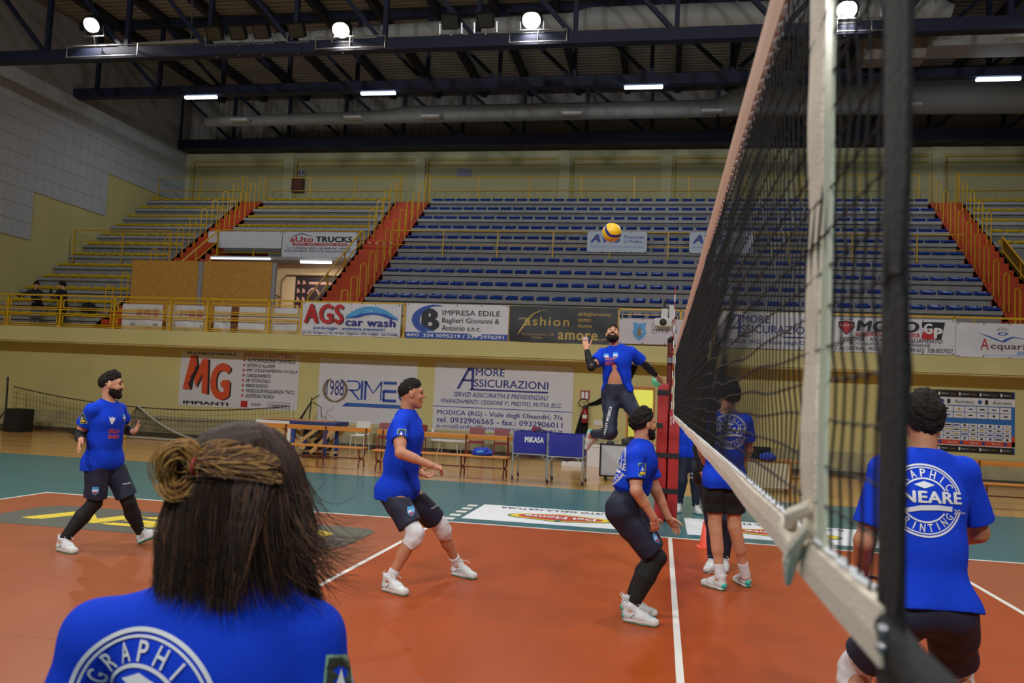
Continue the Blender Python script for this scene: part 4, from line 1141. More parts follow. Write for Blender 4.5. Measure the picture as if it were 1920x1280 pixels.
# ------------------------------------------------------------------ ball carts
cart_cloth = mat('cart_cloth_blue', (30, 34, 142), 0.6, bump=0.15, bscale=12)
alu = mat('aluminium', (186, 190, 196), 0.35, metal=0.6)
def cart(x0, x1, y0, label, word):
    y1 = y0 + 0.72
    t = thing('ball_cart', label, 'ball cart', ((x0 + x1) / 2, (y0 + y1) / 2, 0))
    mb = MB()
    N = 8
    def wall(a, b_):
        vs, fs = [], []
        for i in range(N + 1):
            for z, sg in ((1.0, 0.0), (0.8, 0.012), (0.56, 0.0)):
                q = Vector(a).lerp(Vector(b_), i / N)
                n_ = Vector((b_[1] - a[1], a[0] - b_[0], 0)).normalized()
                q = q + n_ * (sg + 0.008 * math.sin(i * 2.1 + z * 9))
                vs.append((q.x, q.y, z - (0.012 * math.sin(math.pi * i / N) if z == 1.0 else 0)))
        for i in range(N):
            for j in range(2):
                a_ = i * 3 + j
                fs.append((a_, a_ + 3, a_ + 4, a_ + 1))
        mb.add(vs, fs)
    C4 = [(x0, y0), (x1, y0), (x1, y1), (x0, y1)]
    for i in range(4):
        wall(C4[i] + (0,), C4[(i + 1) % 4] + (0,))
    mb.add([(x0, y0, 0.56), (x1, y0, 0.56), (x1, y1, 0.56), (x0, y1, 0.56), ((x0 + x1) / 2, (y0 + y1) / 2, 0.42)], [(0, 1, 4), (1, 2, 4), (2, 3, 4), (3, 0, 4)])
    bag = mb.build('cloth_bin', cart_cloth, parent=t, smooth=True)
    if word:
        tv, tf = text_box(word, 0.34, 0.90, 0, 1, bold=0.05)
        MB().add([(x0 + (x1 - x0) * q[0], y0 - 0.030 - lift(q), 0.78 + 0.12 * q[1]) for q in tv], tf).build('lettering', ink_white, parent=bag)
    for cx_, cy2 in C4:
        MB().tube([(cx_, cy2, 1.0), (cx_, cy2, 0.08)], 0.016, 8).build('leg', alu, parent=t)
        mb = MB().lathe([(0.0, -0.014), (0.04, -0.014), (0.04, 0.014), (0.0, 0.014)], (cx_ + 0.01, cy2 - 0.01, 0.04), (1, 0.4, 0), 14)
        mb.build('wheel', black_m, parent=t)
        MB().box(cx_ - 0.02, cx_ + 0.02, cy2 - 0.02, cy2 + 0.02, 0.06, 0.10).build('fork', steel_m, parent=t)
    MB().bar((x0, y0, 0.54), (x1, y0, 0.54), 0.02, 0.02).bar((x0, y1, 0.54), (x1, y1, 0.54), 0.02, 0.02).bar((x0, y0, 0.54), (x0, y1, 0.54), 0.02, 0.02).bar((x1, y0, 0.54), (x1, y1, 0.54), 0.02, 0.02).build('lower_frame', alu, parent=t)
    for sx, x in ((1, x0), (-1, x1)):
        MB().bar((x, y0 - 0.01, 0.42), (x + sx * 0.13, y0 - 0.01, 0.54), 0.012, 0.02, (0, 1, 0)).build('strut', alu, parent=t)
    return t
cart(-3.13, -2.42, 15.0, 'blue cloth ball cart with a white brand word on its front, beside the bench', 'MiKASA')
cart(-2.36, -1.66, 14.7, 'plain blue cloth ball cart without lettering, next to the lettered one', None)
ball_y = mat('ball_yellow', (242, 190, 24), 0.4)
ball_b = mat('ball_blue', (40, 44, 120), 0.4)
def volleyball(c, rot, label, r=0.105):
    """yellow ball with swirling blue and white panels, cut along wavy seams"""
    c = Vector(c)
    t = thing('volleyball', label, 'ball', c)
    E3 = rot.to_3x3() if hasattr(rot, 'to_3x3') else rot
    n, m = 64, 40
    def P(th, ph, rr):
        v = Vector((math.sin(th) * math.cos(ph), math.sin(th) * math.sin(ph), math.cos(th)))
        return c + E3 @ (v * rr)
    parts = {'yellow_panel': ([], []), 'blue_panel': ([], []), 'white_panel': ([], [])}
    mts = {'yellow_panel': ball_y, 'blue_panel': ball_b, 'white_panel': ink_white}
    for i in range(m):
        for k in range(n):
            th0, th1 = math.pi * i / m, math.pi * (i + 1) / m
            p0, p1 = 2 * math.pi * k / n, 2 * math.pi * (k + 1) / n
            tm, pm = (th0 + th1) / 2, (p0 + p1) / 2
            s_ = math.cos(tm) + 0.32 * math.sin(2 * pm)
            nm = 'blue_panel' if abs(s_) < 0.17 else ('white_panel' if (s_ < -0.72 or (math.cos(pm - 0.3) > 0.80 and abs(s_) < 0.6)) else 'yellow_panel')
            vs, fs = parts[nm]
            kk = len(vs)
            vs += [P(th0, p0, r), P(th1, p0, r), P(th1, p1, r), P(th0, p1, r)]
            fs.append((kk, kk + 1, kk + 2, kk + 3))
    for nm, (vs, fs) in parts.items():
        if vs:
            o = MB().add(vs, fs).build(nm, mts[nm], parent=t)
            bm = bmesh.new()
            bm.from_mesh(o.data)
            bmesh.ops.remove_doubles(bm, verts=bm.verts[:], dist=1e-5)
            bm.to_mesh(o.data)
            bm.free()
            o.data.polygons.foreach_set('use_smooth', [True] * len(o.data.polygons))
    return t
volleyball((-0.757, 7.096, 3.54), Matrix.Rotation(0.35, 4, 'Y') @ Matrix.Rotation(0.9, 4, 'Z') @ Matrix.Rotation(0.25, 4, 'X'), 'yellow and blue volleyball in mid-air above the spiking player', 0.105)
volleyball((-3.01, 15.2, 0.70), Matrix.Rotation(0.7, 4, 'X'), 'yellow and blue ball inside the lettered cart, at its bench side')
volleyball((-3.0, 15.45, 0.70), Matrix.Rotation(1.7, 4, 'Y'), 'yellow and blue ball inside the lettered cart, near its back')
volleyball((-2.72, 15.3, 0.62), Matrix.Rotation(0.2, 4, 'X'), 'yellow and blue ball inside the lettered cart, at its middle')
tag(MB().bbox(-2.80, -2.62, 15.3, 15.42, 0.98, 1.09, 0.02).build('pouch', mat('pouch_maroon', (128, 26, 52), 0.5), origin=(-2.7, 15.36, 0.98)), 'small maroon pouch on top of the lettered ball cart', 'bag')
tag(lump('cloth_bundle', 'dark cloth lying on top of the lettered ball cart', 'clothing', (-2.6, 15.15, 0.96), (0.12, 0.1, 0.06), mat('cloth_navy', (26, 30, 70), 0.7), 21), 'dark cloth lying on the rim of the lettered ball cart', 'clothing')

# ------------------------------------------------------------------ white case, boxes, desk
t = thing('flight_case', 'big pale grey case on castors with black edges behind the crouching player', 'case', (-1.05, 16.5, 0))
MB().bbox(-1.40, -0.55, 16.15, 16.85, 0.10, 0.76, 0.02).build('case_body', mat('case_grey', (190, 192, 196), 0.5), parent=t)
for x in (-1.41, -0.55):
    MB().bar((x, 16.14, 0.08), (x, 16.14, 0.78), 0.035, 0.03, (0, 1, 0)).build('edge_strip', black_m, parent=t)
MB().bar((-1.41, 16.14, 0.77), (-0.55, 16.14, 0.77), 0.03, 0.03).bar((-1.41, 16.14, 0.09), (-0.55, 16.14, 0.09), 0.03, 0.03).build('edge_strip', black_m, parent=t)
for x in (-1.3, -0.66):
    for y in (16.25, 16.75):
        MB().lathe([(0, -0.02), (0.05, -0.02), (0.05, 0.02), (0, 0.02)], (x, y, 0.045), (1, 0, 0), 14).build('castor', black_m, parent=t)
tag(lump('black_bag', 'black bag lying on top of the pale grey case', 'bag', (-0.78, 16.45, 0.775), (0.22, 0.14, 0.10), black_m, 31), 'black bag lying on top of the pale grey case', 'bag')
o = tag(MB().lathe([(0.09, 0), (0.09, 0.02), (0.05, 0.05), (0.0, 0.06)], (-1.22, 16.4, 0.775), n=16).build('black_disc', black_m, smooth=True, origin=(-1.22, 16.4, 0.775)), 'small black disc-shaped item on the corner of the pale grey case', 'cap')
t = thing('storage_box', 'white plain box on the floor by the wall behind the plain ball cart', 'box', (-1.8, 19.7, 0))
MB().bbox(-1.98, -1.64, 19.5, 19.9, -0.012, 0.50, 0.01).build('box_body', white_m, parent=t)
MB().bbox(-2.0, -1.62, 19.48, 19.92, 0.50, 0.54, 0.01).build('lid', white_m, parent=t)
tag(MB().bbox(-2.6, -2.05, 19.2, 19.6, -0.012, 0.10, 0.01).build('white_tray', white_m, origin=(-2.3, 19.4, 0)), 'flat white tray on the floor behind the plain ball cart', 'tray')
t = thing('ball_display_board', 'white board with blue dots standing behind the red net post', 'board', (-0.2, 17.0, 0))
MB().bbox(-0.45, 0.35, 16.98, 17.02, -0.012, 0.36, 0.005).build('panel', white_m, parent=t)
for k, (x, z) in enumerate(((-0.36, 0.24), (-0.28, 0.10), (-0.2, 0.28), (0.2, 0.2), (0.28, 0.08))):
    vs, fs = disc2d(x, z, 0.05, n=16)
    MB().add([(a, 16.975, b_) for a, b_ in vs], fs).build('print_dot', ink_sky, parent=t)
t = thing('scorer_table', 'pale table with an orange edge half hidden behind the red net post', 'table', (-0.15, 18.4, 0))
MB().bbox(-0.55, 0.5, 18.1, 18.8, 0.69, 0.73, 0.008).build('tabletop', mat('ply_edge', (206, 150, 84), 0.5), parent=t)
MB().box(-0.55, 0.5, 18.12, 18.14, 0.42, 0.69).build('front_panel', wall_yellow, parent=t)
for x in (-0.5, 0.45):
    for y in (18.15, 18.75):
        MB().box(x - 0.025, x + 0.025, y - 0.025, y + 0.025, -0.012, 0.69).build('leg', steel_m, parent=t)
t = thing('desk', 'wooden desk with a pale front panel seen through the net beside the standing player', 'desk', (2.2, 16.0, 0))
dw = mat('desk_wood', (168, 116, 50), 0.5, noise=0.1, nscale=3)
MB().bbox(1.55, 3.1, 15.75, 16.4, 0.60, 0.645, 0.008).build('desk_top', dw, parent=t)
MB().box(1.62, 2.44, 15.78, 15.80, 0.08, 0.60).build('front_panel', mat('panel_cream', (214, 204, 168), 0.6), parent=t)
for x in (1.58, 2.47, 3.05):
    for y in (15.8, 16.35):
        MB().box(x - 0.03, x + 0.03, y - 0.03, y + 0.03, -0.012, 0.60).build('leg', dw, parent=t)
MB().box(2.5, 3.02, 15.9, 16.3, 0.25, 0.28).build('shelf', dw, parent=t)
t = thing('laptop', 'open black laptop standing on the wooden desk', 'laptop', (1.9, 15.95, 0.645))
MB().bbox(1.70, 2.08, 15.85, 16.12, 0.645, 0.665, 0.004).build('keyboard_base', black_m, parent=t)
MB().bar((1.89, 15.86, 0.665), (1.89, 15.80, 0.90), 0.38, 0.015, (0, 1, 0)).build('screen', black_m, parent=t)
tag(lump('cap', 'blue cap lying on the desk before the laptop', 'cap', (2.0, 15.74, 0.645), (0.17, 0.12, 0.10), cloth_blue, 41, 0.1), 'blue cap lying on the desk before the laptop', 'cap')
t = thing('training_cone', 'coral training cone on the sideline behind the standing net player', 'cone', (0.41, 8.42, 0))
MB().lathe([(0.075, 0.0), (0.07, 0.03), (0.035, 0.30), (0.02, 0.32)], (0.41, 8.42, 0.004), n=20).build('cone_body', mat('cone_coral', (236, 92, 70), 0.5), parent=t, smooth=True)
MB().prism(rrect(-0.1, 0.1, -0.1, 0.1, 0.03, 4), 0.004, 0.02, Matrix.Translation((0.41, 8.42, 0))).build('base_plate', MATS['cone_coral'], parent=t)

# ------------------------------------------------------------------ extinguisher, drape
t = thing('fire_extinguisher', 'red fire extinguisher on the wall under its sign', 'extinguisher', (-2.24, 21.48, 1.1))
red_gloss = mat('extinguisher_red', (150, 22, 26), 0.35)
MB().lathe([(0.0, 0), (0.085, 0.01), (0.09, 0.05), (0.09, 0.33), (0.07, 0.39), (0.03, 0.42), (0.0, 0.42)], (-2.24, 21.38, 1.05), n=18).build('cylinder', red_gloss, parent=t, smooth=True)
MB().box(-2.28, -2.20, 21.33, 21.43, 1.47, 1.52).box(-2.26, -2.12, 21.36, 21.39, 1.53, 1.55).build('valve', black_m, parent=t)
MB().tube([(-2.24 + 0.14 * math.cos(a) - 0.05, 21.36, 1.60 + 0.11 * math.sin(a)) for a in np.linspace(0, 2 * math.pi, 20)], 0.014, 8).build('hose', black_m, parent=t, smooth=True)
MB().box(-2.26, -2.22, 21.43, 21.6, 1.4, 1.44).build('wall_hook', dark_m, parent=t)
MB().box(-2.30, -2.18, 21.286, 21.288, 1.18, 1.28).build('label', ink_white, parent=t)
t = thing('wall_sign', 'red and white extinguisher sign on the wall', 'sign', (-2.28, 21.59, 1.7))
MB().box(-2.41, -2.15, 21.58, 21.598, 1.70, 1.96).build('sign_plate', red_gloss, parent=t)
MB().box(-2.38, -2.30, 21.575, 21.58, 1.74, 1.92).add([(-2.27, 21.576, 1.73), (-2.19, 21.576, 1.73), (-2.19, 21.576, 1.90), (-2.23, 21.576, 1.94), (-2.27, 21.576, 1.90)], [(0, 1, 2, 3, 4)]).build('pictogram', ink_white, parent=t)
t = thing('black_drape', 'long black cloth looped along the wall beside the extinguisher', 'cloth', (-1.9, 21.4, 1.2))
drape = mat('drape_black', (16, 16, 18), 0.8)
P = [(-0.92, 2.72, 0.20), (-1.12, 2.35, 0.26), (-1.38, 1.98, 0.27), (-1.66, 1.76, 0.22), (-1.95, 1.62, 0.13), (-2.2, 1.55, 0.05)]
vs, fs = [], []
NU = 8
for i, (x, z, w) in enumerate(P):
    a, b_ = P[max(0, i - 1)], P[min(len(P) - 1, i + 1)]
    d = Vector((b_[0] - a[0], b_[1] - a[1])).normalized()
    for k in range(NU + 1):
        u = (k / NU - 0.5) * w
        vs.append((x - d.y * u, 21.54 - 0.03 * math.sin(k * 2.2), z + d.x * u))
for i in range(len(P) - 1):
    for k in range(NU):
        a = i * (NU + 1) + k
        fs.append((a, a + 1, a + NU + 2, a + NU + 1))
MB().add(vs, fs).build('swag', drape, parent=t, smooth=True)
vs, fs = [], []
for i, (z, xa, xb) in enumerate(((1.55, -2.30, -2.18), (1.3, -2.38, -2.16), (1.0, -2.46, -2.16), (0.6, -2.56, -2.18), (0.1, -2.6, -2.2))):
    for k in range(NU + 1):
        vs.append((xa + (xb - xa) * k / NU, 21.55 - 0.03 * math.sin(k * 2.0), z))
for i in range(4):
    for k in range(NU):
        a = i * (NU + 1) + k
        fs.append((a, a + NU + 1, a + NU + 2, a + 1))
MB().add(vs, fs).build('tail', drape, parent=t, smooth=True)
t = thing('light_switch', 'small white switch box with conduit beside the extinguisher', 'switch', (-1.9, 21.58, 1.1))
MB().bbox(-2.0, -1.75, 21.56, 21.598, 1.0, 1.14, 0.006).build('switch_box', white_m, parent=t)
MB().tube([(-1.87, 21.585, 1.0), (-1.87, 21.585, 0.5)], 0.01, 6).build('conduit', white_m, parent=t)

# ------------------------------------------------------------------ speaker, old net heap
t = thing('loudspeaker', 'black loudspeaker standing on the floor near the side wall', 'speaker', (-19.2, 20.2, 0))
MB().bbox(-19.5, -18.92, 19.95, 20.45, -0.012, 0.68, 0.02).build('cabinet', black_m, parent=t)
MB().box(-19.44, -18.98, 19.935, 19.95, 0.06, 0.62).build('grille', mat('grille_black', (26, 26, 28), 0.7, bump=0.5, bscale=200), parent=t)
MB().bar((-19.35, 20.2, 0.68), (-19.07, 20.2, 0.68), 0.03, 0.03).build('handle', dark_m, parent=t)
t = thing('net_stand', 'thin dark pole with a foot brace holding the sagging old net near the side wall', 'net stand', (-19.88, 20.4, 0))
MB().tube([(-19.86, 20.4, 0), (-19.9, 20.4, 1.62)], 0.03, 8).build('pole', dark_m, parent=t)
MB().tube([(-19.86, 20.4, 0.62), (-19.6, 20.0, 0.02)], 0.022, 8).tube([(-19.86, 20.4, 0.62), (-19.9, 19.9, 0.0)], 0.022, 8).build('brace', dark_m, parent=t)
MB().box(-20.2, -19.5, 20.35, 20.45, -0.012, 0.02).build('foot', dark_m, parent=t)
t = thing('net_stand', 'thin leaning stand with black straps at the other end of the old net', 'net stand', (-10.1, 20.6, 0))
MB().tube([(-10.15, 20.6, 0), (-10.05, 20.6, 1.42)], 0.02, 8).tube([(-10.5, 20.55, 0.5), (-10.06, 20.6, 1.3)], [0.05, 0.02], 8).build('pole', dark_m, parent=t)
MB().tube([(-10.05, 20.6, 1.3), (-9.75, 20.6, 1.15), (-9.72, 20.6, 0.85)], 0.012, 6).build('strap', black_m, parent=t)
MB().tube([(-10.05, 20.6, 1.35), (-9.82, 20.6, 1.5)], 0.015, 6).build('hook', dark_m, parent=t)
t = thing('old_net', 'sagging old sports net stretched along the wall to the trestle table', 'net', (-15, 20.6, 0))
cord = mat('old_net_cord', (60, 54, 36), 0.8)
def sag(x):
    k = (x + 20.0) / 9.9
    return 1.36 + (1.22 - 1.36) * k - 1.65 * k * (1 - k)
mb = MB()
xs = np.linspace(-19.84, -10.6, 80)
MB().tube([(x, 20.6, sag(x)) for x in xs[::3]], 0.016, 6).build('head_rope', cord, parent=t)
mesh_m = MB()
for j in range(1, 7):
    mesh_m.tube([(x, 20.6, max(0.02, sag(x) - 0.16 * j + 0.015 * math.sin(x * 3 + j))) for x in xs[::3]], 0.0045, 3, cap=False)
for x in xs:
    mesh_m.tube([(x, 20.6, sag(x)), (x + 0.05, 20.61, max(0.02, sag(x) - 0.95))], 0.0045, 3, cap=False)
mesh_m.build('net_mesh', cord, parent=t)
t = thing('folded_net', 'old net draped in a peaked heap with a pale rope along its edge', 'net', (-14.6, 20.2, 0))
mb = MB()
apex = (-15.35, 20.3, 0.95)
for k in range(26):
    f = k / 25
    bx = -15.95 + 2.9 * f ** 1.2
    pts = []
    for s in np.linspace(0, 1, 8):
        x = apex[0] + (bx - apex[0]) * s
        z = apex[2] * (1 - s) ** (1.0 + 0.8 * f) + 0.01
        pts.append((x, apex[1] - 0.15 * s - 0.2 * f * s, z))
    mb.tube(pts, 0.005, 3, cap=False)
for j in range(1, 9):
    s = j / 9
    mb.tube([(apex[0] + (-15.95 + 2.9 * f ** 1.2 - apex[0]) * s, apex[1] - 0.15 * s - 0.2 * f * s, apex[2] * (1 - s) ** (1.0 + 0.8 * f) + 0.01) for f in np.linspace(0, 1, 14)], 0.005, 3, cap=False)
mb.build('net_mesh', cord, parent=t)
rope_w = mat('rope_pale', (172, 170, 160), 0.7)
MB().tube([(apex[0] + 2.35 * s + 0.25 * s * s, 20.25 - 0.35 * s, 0.93 * (1 - s) ** 1.75 + 0.03) for s in np.linspace(0, 1, 14)], 0.025, 6).tube([(-16.0, 20.1, 0.03), (-15.0, 20.05, 0.035), (-13.9, 19.9, 0.03), (-12.75, 19.9, 0.03)], 0.03, 6).build('edge_rope', rope_w, parent=t, smooth=True)
tag(lump('cable_heap', 'small heap of cables and white clips on the floor by the net', 'cables', (-16.9, 20.15, -0.012), (0.42, 0.2, 0.12), dark_m, 52, 0.5), 'small dark heap of cables on the floor behind the bearded player', 'cable heap')
tag(lump('yellow_rag', 'yellow rag lying by the foot of the peaked net heap', 'cloth', (-15.45, 19.72, -0.012), (0.14, 0.1, 0.16), mat('rag_yellow', (206, 160, 30), 0.7), 55, 0.3), 'yellow rag lying by the foot of the peaked net heap', 'cloth')

# ------------------------------------------------------------------ wall fixtures in the stands
t = thing('fire_box', 'dark red hose box on the upper wall above the yellow rows', 'hose box', (-16.77, 33.0, 10.8))
MB().bbox(-17.04, -16.48, 32.86, 33.04, 10.55, 11.2, 0.02).build('box_body', mat('hose_box_red', (78, 30, 22), 0.5), parent=t)
MB().box(-16.95, -16.57, 32.84, 32.86, 10.65, 11.1).build('glass_door', mat('hose_box_glass', (110, 60, 44), 0.3), parent=t)
t = thing('wall_sign', 'small pale sign on the upper wall over the hose box', 'sign', (-16.64, 33.0, 11.46))
MB().box(-16.78, -16.50, 32.96, 33.04, 11.33, 11.6).build('sign_plate', vinyl, parent=t)
MB().box(-16.75, -16.68, 32.95, 32.96, 11.36, 11.57).box(-16.6, -16.53, 32.95, 32.96, 11.36, 11.57).build('pictogram', ink_black, parent=t)
t = thing('wall_sign', 'faint lilac notice on the upper wall left of the ball', 'sign', (-9.0, 33.05, 11.4))
MB().box(-9.35, -8.7, 33.06, 33.1, 11.27, 11.62).build('sign_plate', mat('notice_lilac', (150, 146, 170), 0.6), parent=t)
t = thing('camera_unit', 'white camera unit with two boxes mounted on the balcony rail by the far post', 'camera', (-0.17, 20.45, 3.7))
MB().bbox(-0.40, 0.06, 20.16, 20.42, 3.72, 3.94, 0.05).build('camera_body', white_m, parent=t, smooth=True)
MB().lathe([(0.0, 0), (0.09, 0), (0.09, 0.06), (0.05, 0.09), (0, 0.09)], (-0.17, 20.17, 3.83), (0, -1, 0), 18).build('lens', black_m, parent=t)
MB().bbox(-0.23, -0.05, 20.24, 20.38, 3.94, 4.2, 0.02).build('top_box', white_m, parent=t)
MB().bbox(-0.02, 0.11, 20.36, 20.46, 3.92, 4.3, 0.01).build('aerial_box', white_m, parent=t)
MB().tube([(-0.14, 20.31, 4.2), (-0.14, 20.31, 4.42)], 0.03, 6).build('mast', black_m, parent=t)
MB().box(-0.25, -0.08, 20.38, 20.64, 4.08, 4.16).build('bracket', dark_m, parent=t)
t = thing('seat_bag', 'dark bag left on a low yellow row near the two people', 'bag', (-18.4, 22.2, 3.7))
t.name = 'rucksack'
bpy.data.objects.remove(t)
tag(lump('rucksack', 'dark rucksack left on the lowest yellow row near the two people', 'bag', (-18.75, TY(0) - 0.1, TZ(0) + 0.12), (0.28, 0.18, 0.22), mat('bag_dark2', (30, 26, 28), 0.8), 61, 0.12), 'dark rucksack left on the lowest yellow row near the two people', 'bag')
# ------------------------------------------------------------------ the volleyball net, its far post
tape_peach = mat('net_tape_peach', (206, 160, 134), 0.7, noise=0.06, nscale=14, bump=0.3, bscale=220)
tape_cream = mat('net_tape_cream', (238, 224, 204), 0.7, noise=0.05, nscale=14, bump=0.3, bscale=220)
cord_black = mat('net_cord_black', (14, 14, 16), 0.7)
net = thing('volleyball_net', 'black volleyball net with pale edge tapes running from the camera to the red post', 'net', (0, 4.1, 1.5))
YA, YZ = -1.25, 9.2
def strip(y0, y1, za, zb, m, name, th=0.006, wob=0.0, n=60):
    mb = MB()
    vs, fs = [], []
    for i in range(n + 1):
        y = y0 + (y1 - y0) * i / n
        w = wob * (math.sin(y * 3.1) * 0.6 + math.sin(y * 7.7) * 0.4)
        for x, z in ((-th, za), (-th * 1.3, (za + zb) / 2), (-th, zb), (th, zb), (th * 1.3, (za + zb) / 2), (th, za)):
            vs.append((x + w * 0.3, y, z + w))
    for i in range(n):
        for k in range(6):
            fs.append((i * 6 + k, i * 6 + (k + 1) % 6, (i + 1) * 6 + (k + 1) % 6, (i + 1) * 6 + k))
    fs += [tuple(range(6)), tuple(reversed(range(n * 6, n * 6 + 6)))]
    return mb.add(vs, fs).build(name, m, parent=net)
strip(YA + 0.05, YZ, 2.338, 2.43, tape_peach, 'top_tape')
strip(YA + 0.04, YZ, 1.515, 1.56, tape_cream, 'bottom_tape', wob=0.003, n=90)
mb = MB()
ys = np.arange(YA + 0.1, YZ, 0.02)
for zt, sg in ((2.334, -1), (1.563, 1)):
    pts = [(0.007 * math.cos(i * math.pi / 1.5), y, zt + sg * 0.004 * abs(math.sin(i * math.pi / 3))) for i, y in enumerate(ys)]
    mb.tube(pts, 0.0032, 4, cap=False)
mb.build('lacing', ink_white, parent=net)
mb = MB()
CELL = 0.0429
hz = [1.563 + CELL * j for j in range(19)]
def hoff(y, j):
    w = math.sin(j * 0.9 + y * 1.3) * 0.5 + math.sin(y * 5.2 + j * 1.9) * 0.35 + math.sin(y * 11 + j) * 0.2
    k = 0.008 * min(1, j / 3, (18 - j) / 3)
    near = 1.0 + 0.9 * math.exp(-((y - 0.6) / 1.2) ** 2)
    return w * k * near, w * 0.004
yy = np.arange(YA, YZ + 0.01, CELL)
for j, z in enumerate(hz[1:-1], 1):
    pts = []
    for i, y in enumerate(np.arange(YA, YZ + 0.01, CELL / 2)):
        dz, dx = hoff(y, j)
        pts.append((dx, y, z + dz + (0.003 if i % 2 else 0)))
    mb.tube(pts, 0.0014, 4, cap=False)
for y in yy:
    pts = [(hoff(y, j)[1], y + 0.003 * math.sin(j * 2 + y * 9), z + hoff(y, j)[0]) for j, z in enumerate(hz)]
    mb.tube(pts, 0.0014, 4, cap=False)
    if y < 0.3:
        for j, z in enumerate(hz[1:-1], 1):
            dz, dx = hoff(y, j)
            mb.sphere((dx, y + 0.003 * math.sin(j * 2 + y * 9), z + dz), 0.0022, 6, 4)
mb.build('net_mesh', cord_black, parent=net, smooth=True)
# near side band with antenna pocket, far side band
mb = MB()
def vband(y0, y1, z0, z1, m, name, th=0.007, wob=0.004):
    vs, fs = [], []
    n = 24
    for i in range(n + 1):
        z = z0 + (z1 - z0) * i / n
        w = wob * (math.sin(z * 14) * 0.6 + math.sin(z * 33) * 0.4)
        for x, y in ((-th, y0), (-th * 1.4, (y0 + y1) / 2), (-th, y1), (th, y1), (th * 1.4, (y0 + y1) / 2), (th, y0)):
            vs.append((x + w, y + w * 1.5, z))
    for i in range(n):
        for k in range(6):
            fs.append((i * 6 + k, i * 6 + (k + 1) % 6, (i + 1) * 6 + (k + 1) % 6, (i + 1) * 6 + k))
    fs += [tuple(range(6)), tuple(reversed(range(n * 6, n * 6 + 6)))]
    return MB().add(vs, fs).build(name, m, parent=net)
vband(-0.915, -0.825, 1.53, 2.45, tape_cream, 'side_band', 0.0022)
pocket = vband(-0.965, -0.925, 1.56, 2.45, mat('pocket_pale', (206, 212, 190), 0.4), 'antenna_pocket', 0.002, 0.001)
vband(9.0, 9.05, 1.45, 2.43, ink_white, 'side_band', 0.006, 0.0)
blk = mat('net_end_sleeve', (20, 20, 22), 0.8, bump=0.3, bscale=120)
vband(-1.25, -1.185, 1.40, 2.6, blk, 'end_sleeve', 0.002, 0.0006)
MB().tube([(0.0, -0.90, 1.60), (-0.02, -0.87, 1.585), (-0.015, -0.83, 1.56), (0.01, -0.85, 1.54), (0.015, -0.90, 1.555), (-0.01, -0.92, 1.58), (-0.02, -0.89, 1.55), (-0.016, -0.80, 1.565)], 0.009, 8).tube([(-0.012, -0.88, 1.56), (-0.02, -0.865, 1.53), (-0.018, -0.84, 1.500)], [0.011, 0.009, 0.004], 8).build('tie_knot', tape_cream, parent=net, smooth=True)
MB().tube([(0.0, -1.21, 1.548), (0.0, -1.27, 1.538), (0.0, -1.35, 1.532), (0.0, -1.46, 1.52)], [0.010, 0.014, 0.018, 0.02], 10).build('tension_strap', blk, parent=net, smooth=True)
MB().sphere((-0.016, -1.262, 1.556), 0.005, 10, 6).sphere((-0.016, -1.258, 1.543), 0.004, 10, 6).build('strap_buckle', steel_m, parent=net, smooth=True)
MB().tube([(0, YZ, 2.40), (-0.03, 10.55, 2.46)], 0.006, 6).tube([(0, YZ, 1.53), (-0.03, 10.55, 1.5)], 0.006, 6).build('tie_rope', ink_white, parent=net)
t = thing('antenna', 'thin red and white antenna rod standing at the far end of the net', 'antenna', (-0.03, 9.08, 1.45))
for k in range(18):
    MB().tube([(-0.03, 9.08, 1.43 + 0.1 * k), (-0.03, 9.08, 1.53 + 0.1 * k)], 0.0055, 6).build('rod_red' if k % 2 else 'rod_white', ink_red if k % 2 else ink_white, parent=t)
t = thing('net_post', 'red padded far net post with black straps and a green winch disc', 'net post', (-0.03, 10.6, 0))
post_red = mat('post_dark_red', (96, 28, 24), 0.4)
pad_red = mat('post_pad_red', (158, 26, 24), 0.5, bump=0.1, bscale=30)
MB().tube([(-0.05, 10.62, 0), (-0.05, 10.62, 2.62)], 0.045, 14).build('pole', post_red, parent=t, smooth=True)
MB().tube([(-0.05, 10.62, 2.60), (-0.05, 10.62, 2.66)], 0.05, 14).tube([(-0.09, 10.55, 2.64), (-0.02, 10.55, 2.69)], 0.03, 8).build('pulley_head', black_m, parent=t)
MB().tube([(-0.05, 10.57, 2.3), (-0.05, 10.57, 2.38)], 0.05, 12).build('collar', steel_m, parent=t)
for a, b_, top, lb in ((-0.215, -0.055, 2.0, 'pad'), (-0.045, 0.115, 1.62, 'pad')):
    MB().bbox(a, b_, 10.42, 10.72, 0.0, top, 0.05).build('pad', pad_red, parent=t, smooth=True)
for z, a, b_ in ((1.86, -0.222, -0.05), (1.38, -0.222, -0.13), (0.95, -0.222, 0.12), (0.44, -0.222, 0.12)):
    MB().box(a, b_, 10.41, 10.73, z - 0.035, z + 0.035).build('strap', black_m, parent=t)
MB().lathe([(0.0, 0), (0.075, 0), (0.08, 0.015), (0.06, 0.03), (0.02, 0.035), (0, 0.035)], (-0.235, 10.45, 2.02), (0, -1, 0.1), 20).build('winch_disc', mat('disc_green', (84, 168, 128), 0.25), parent=t, smooth=True)
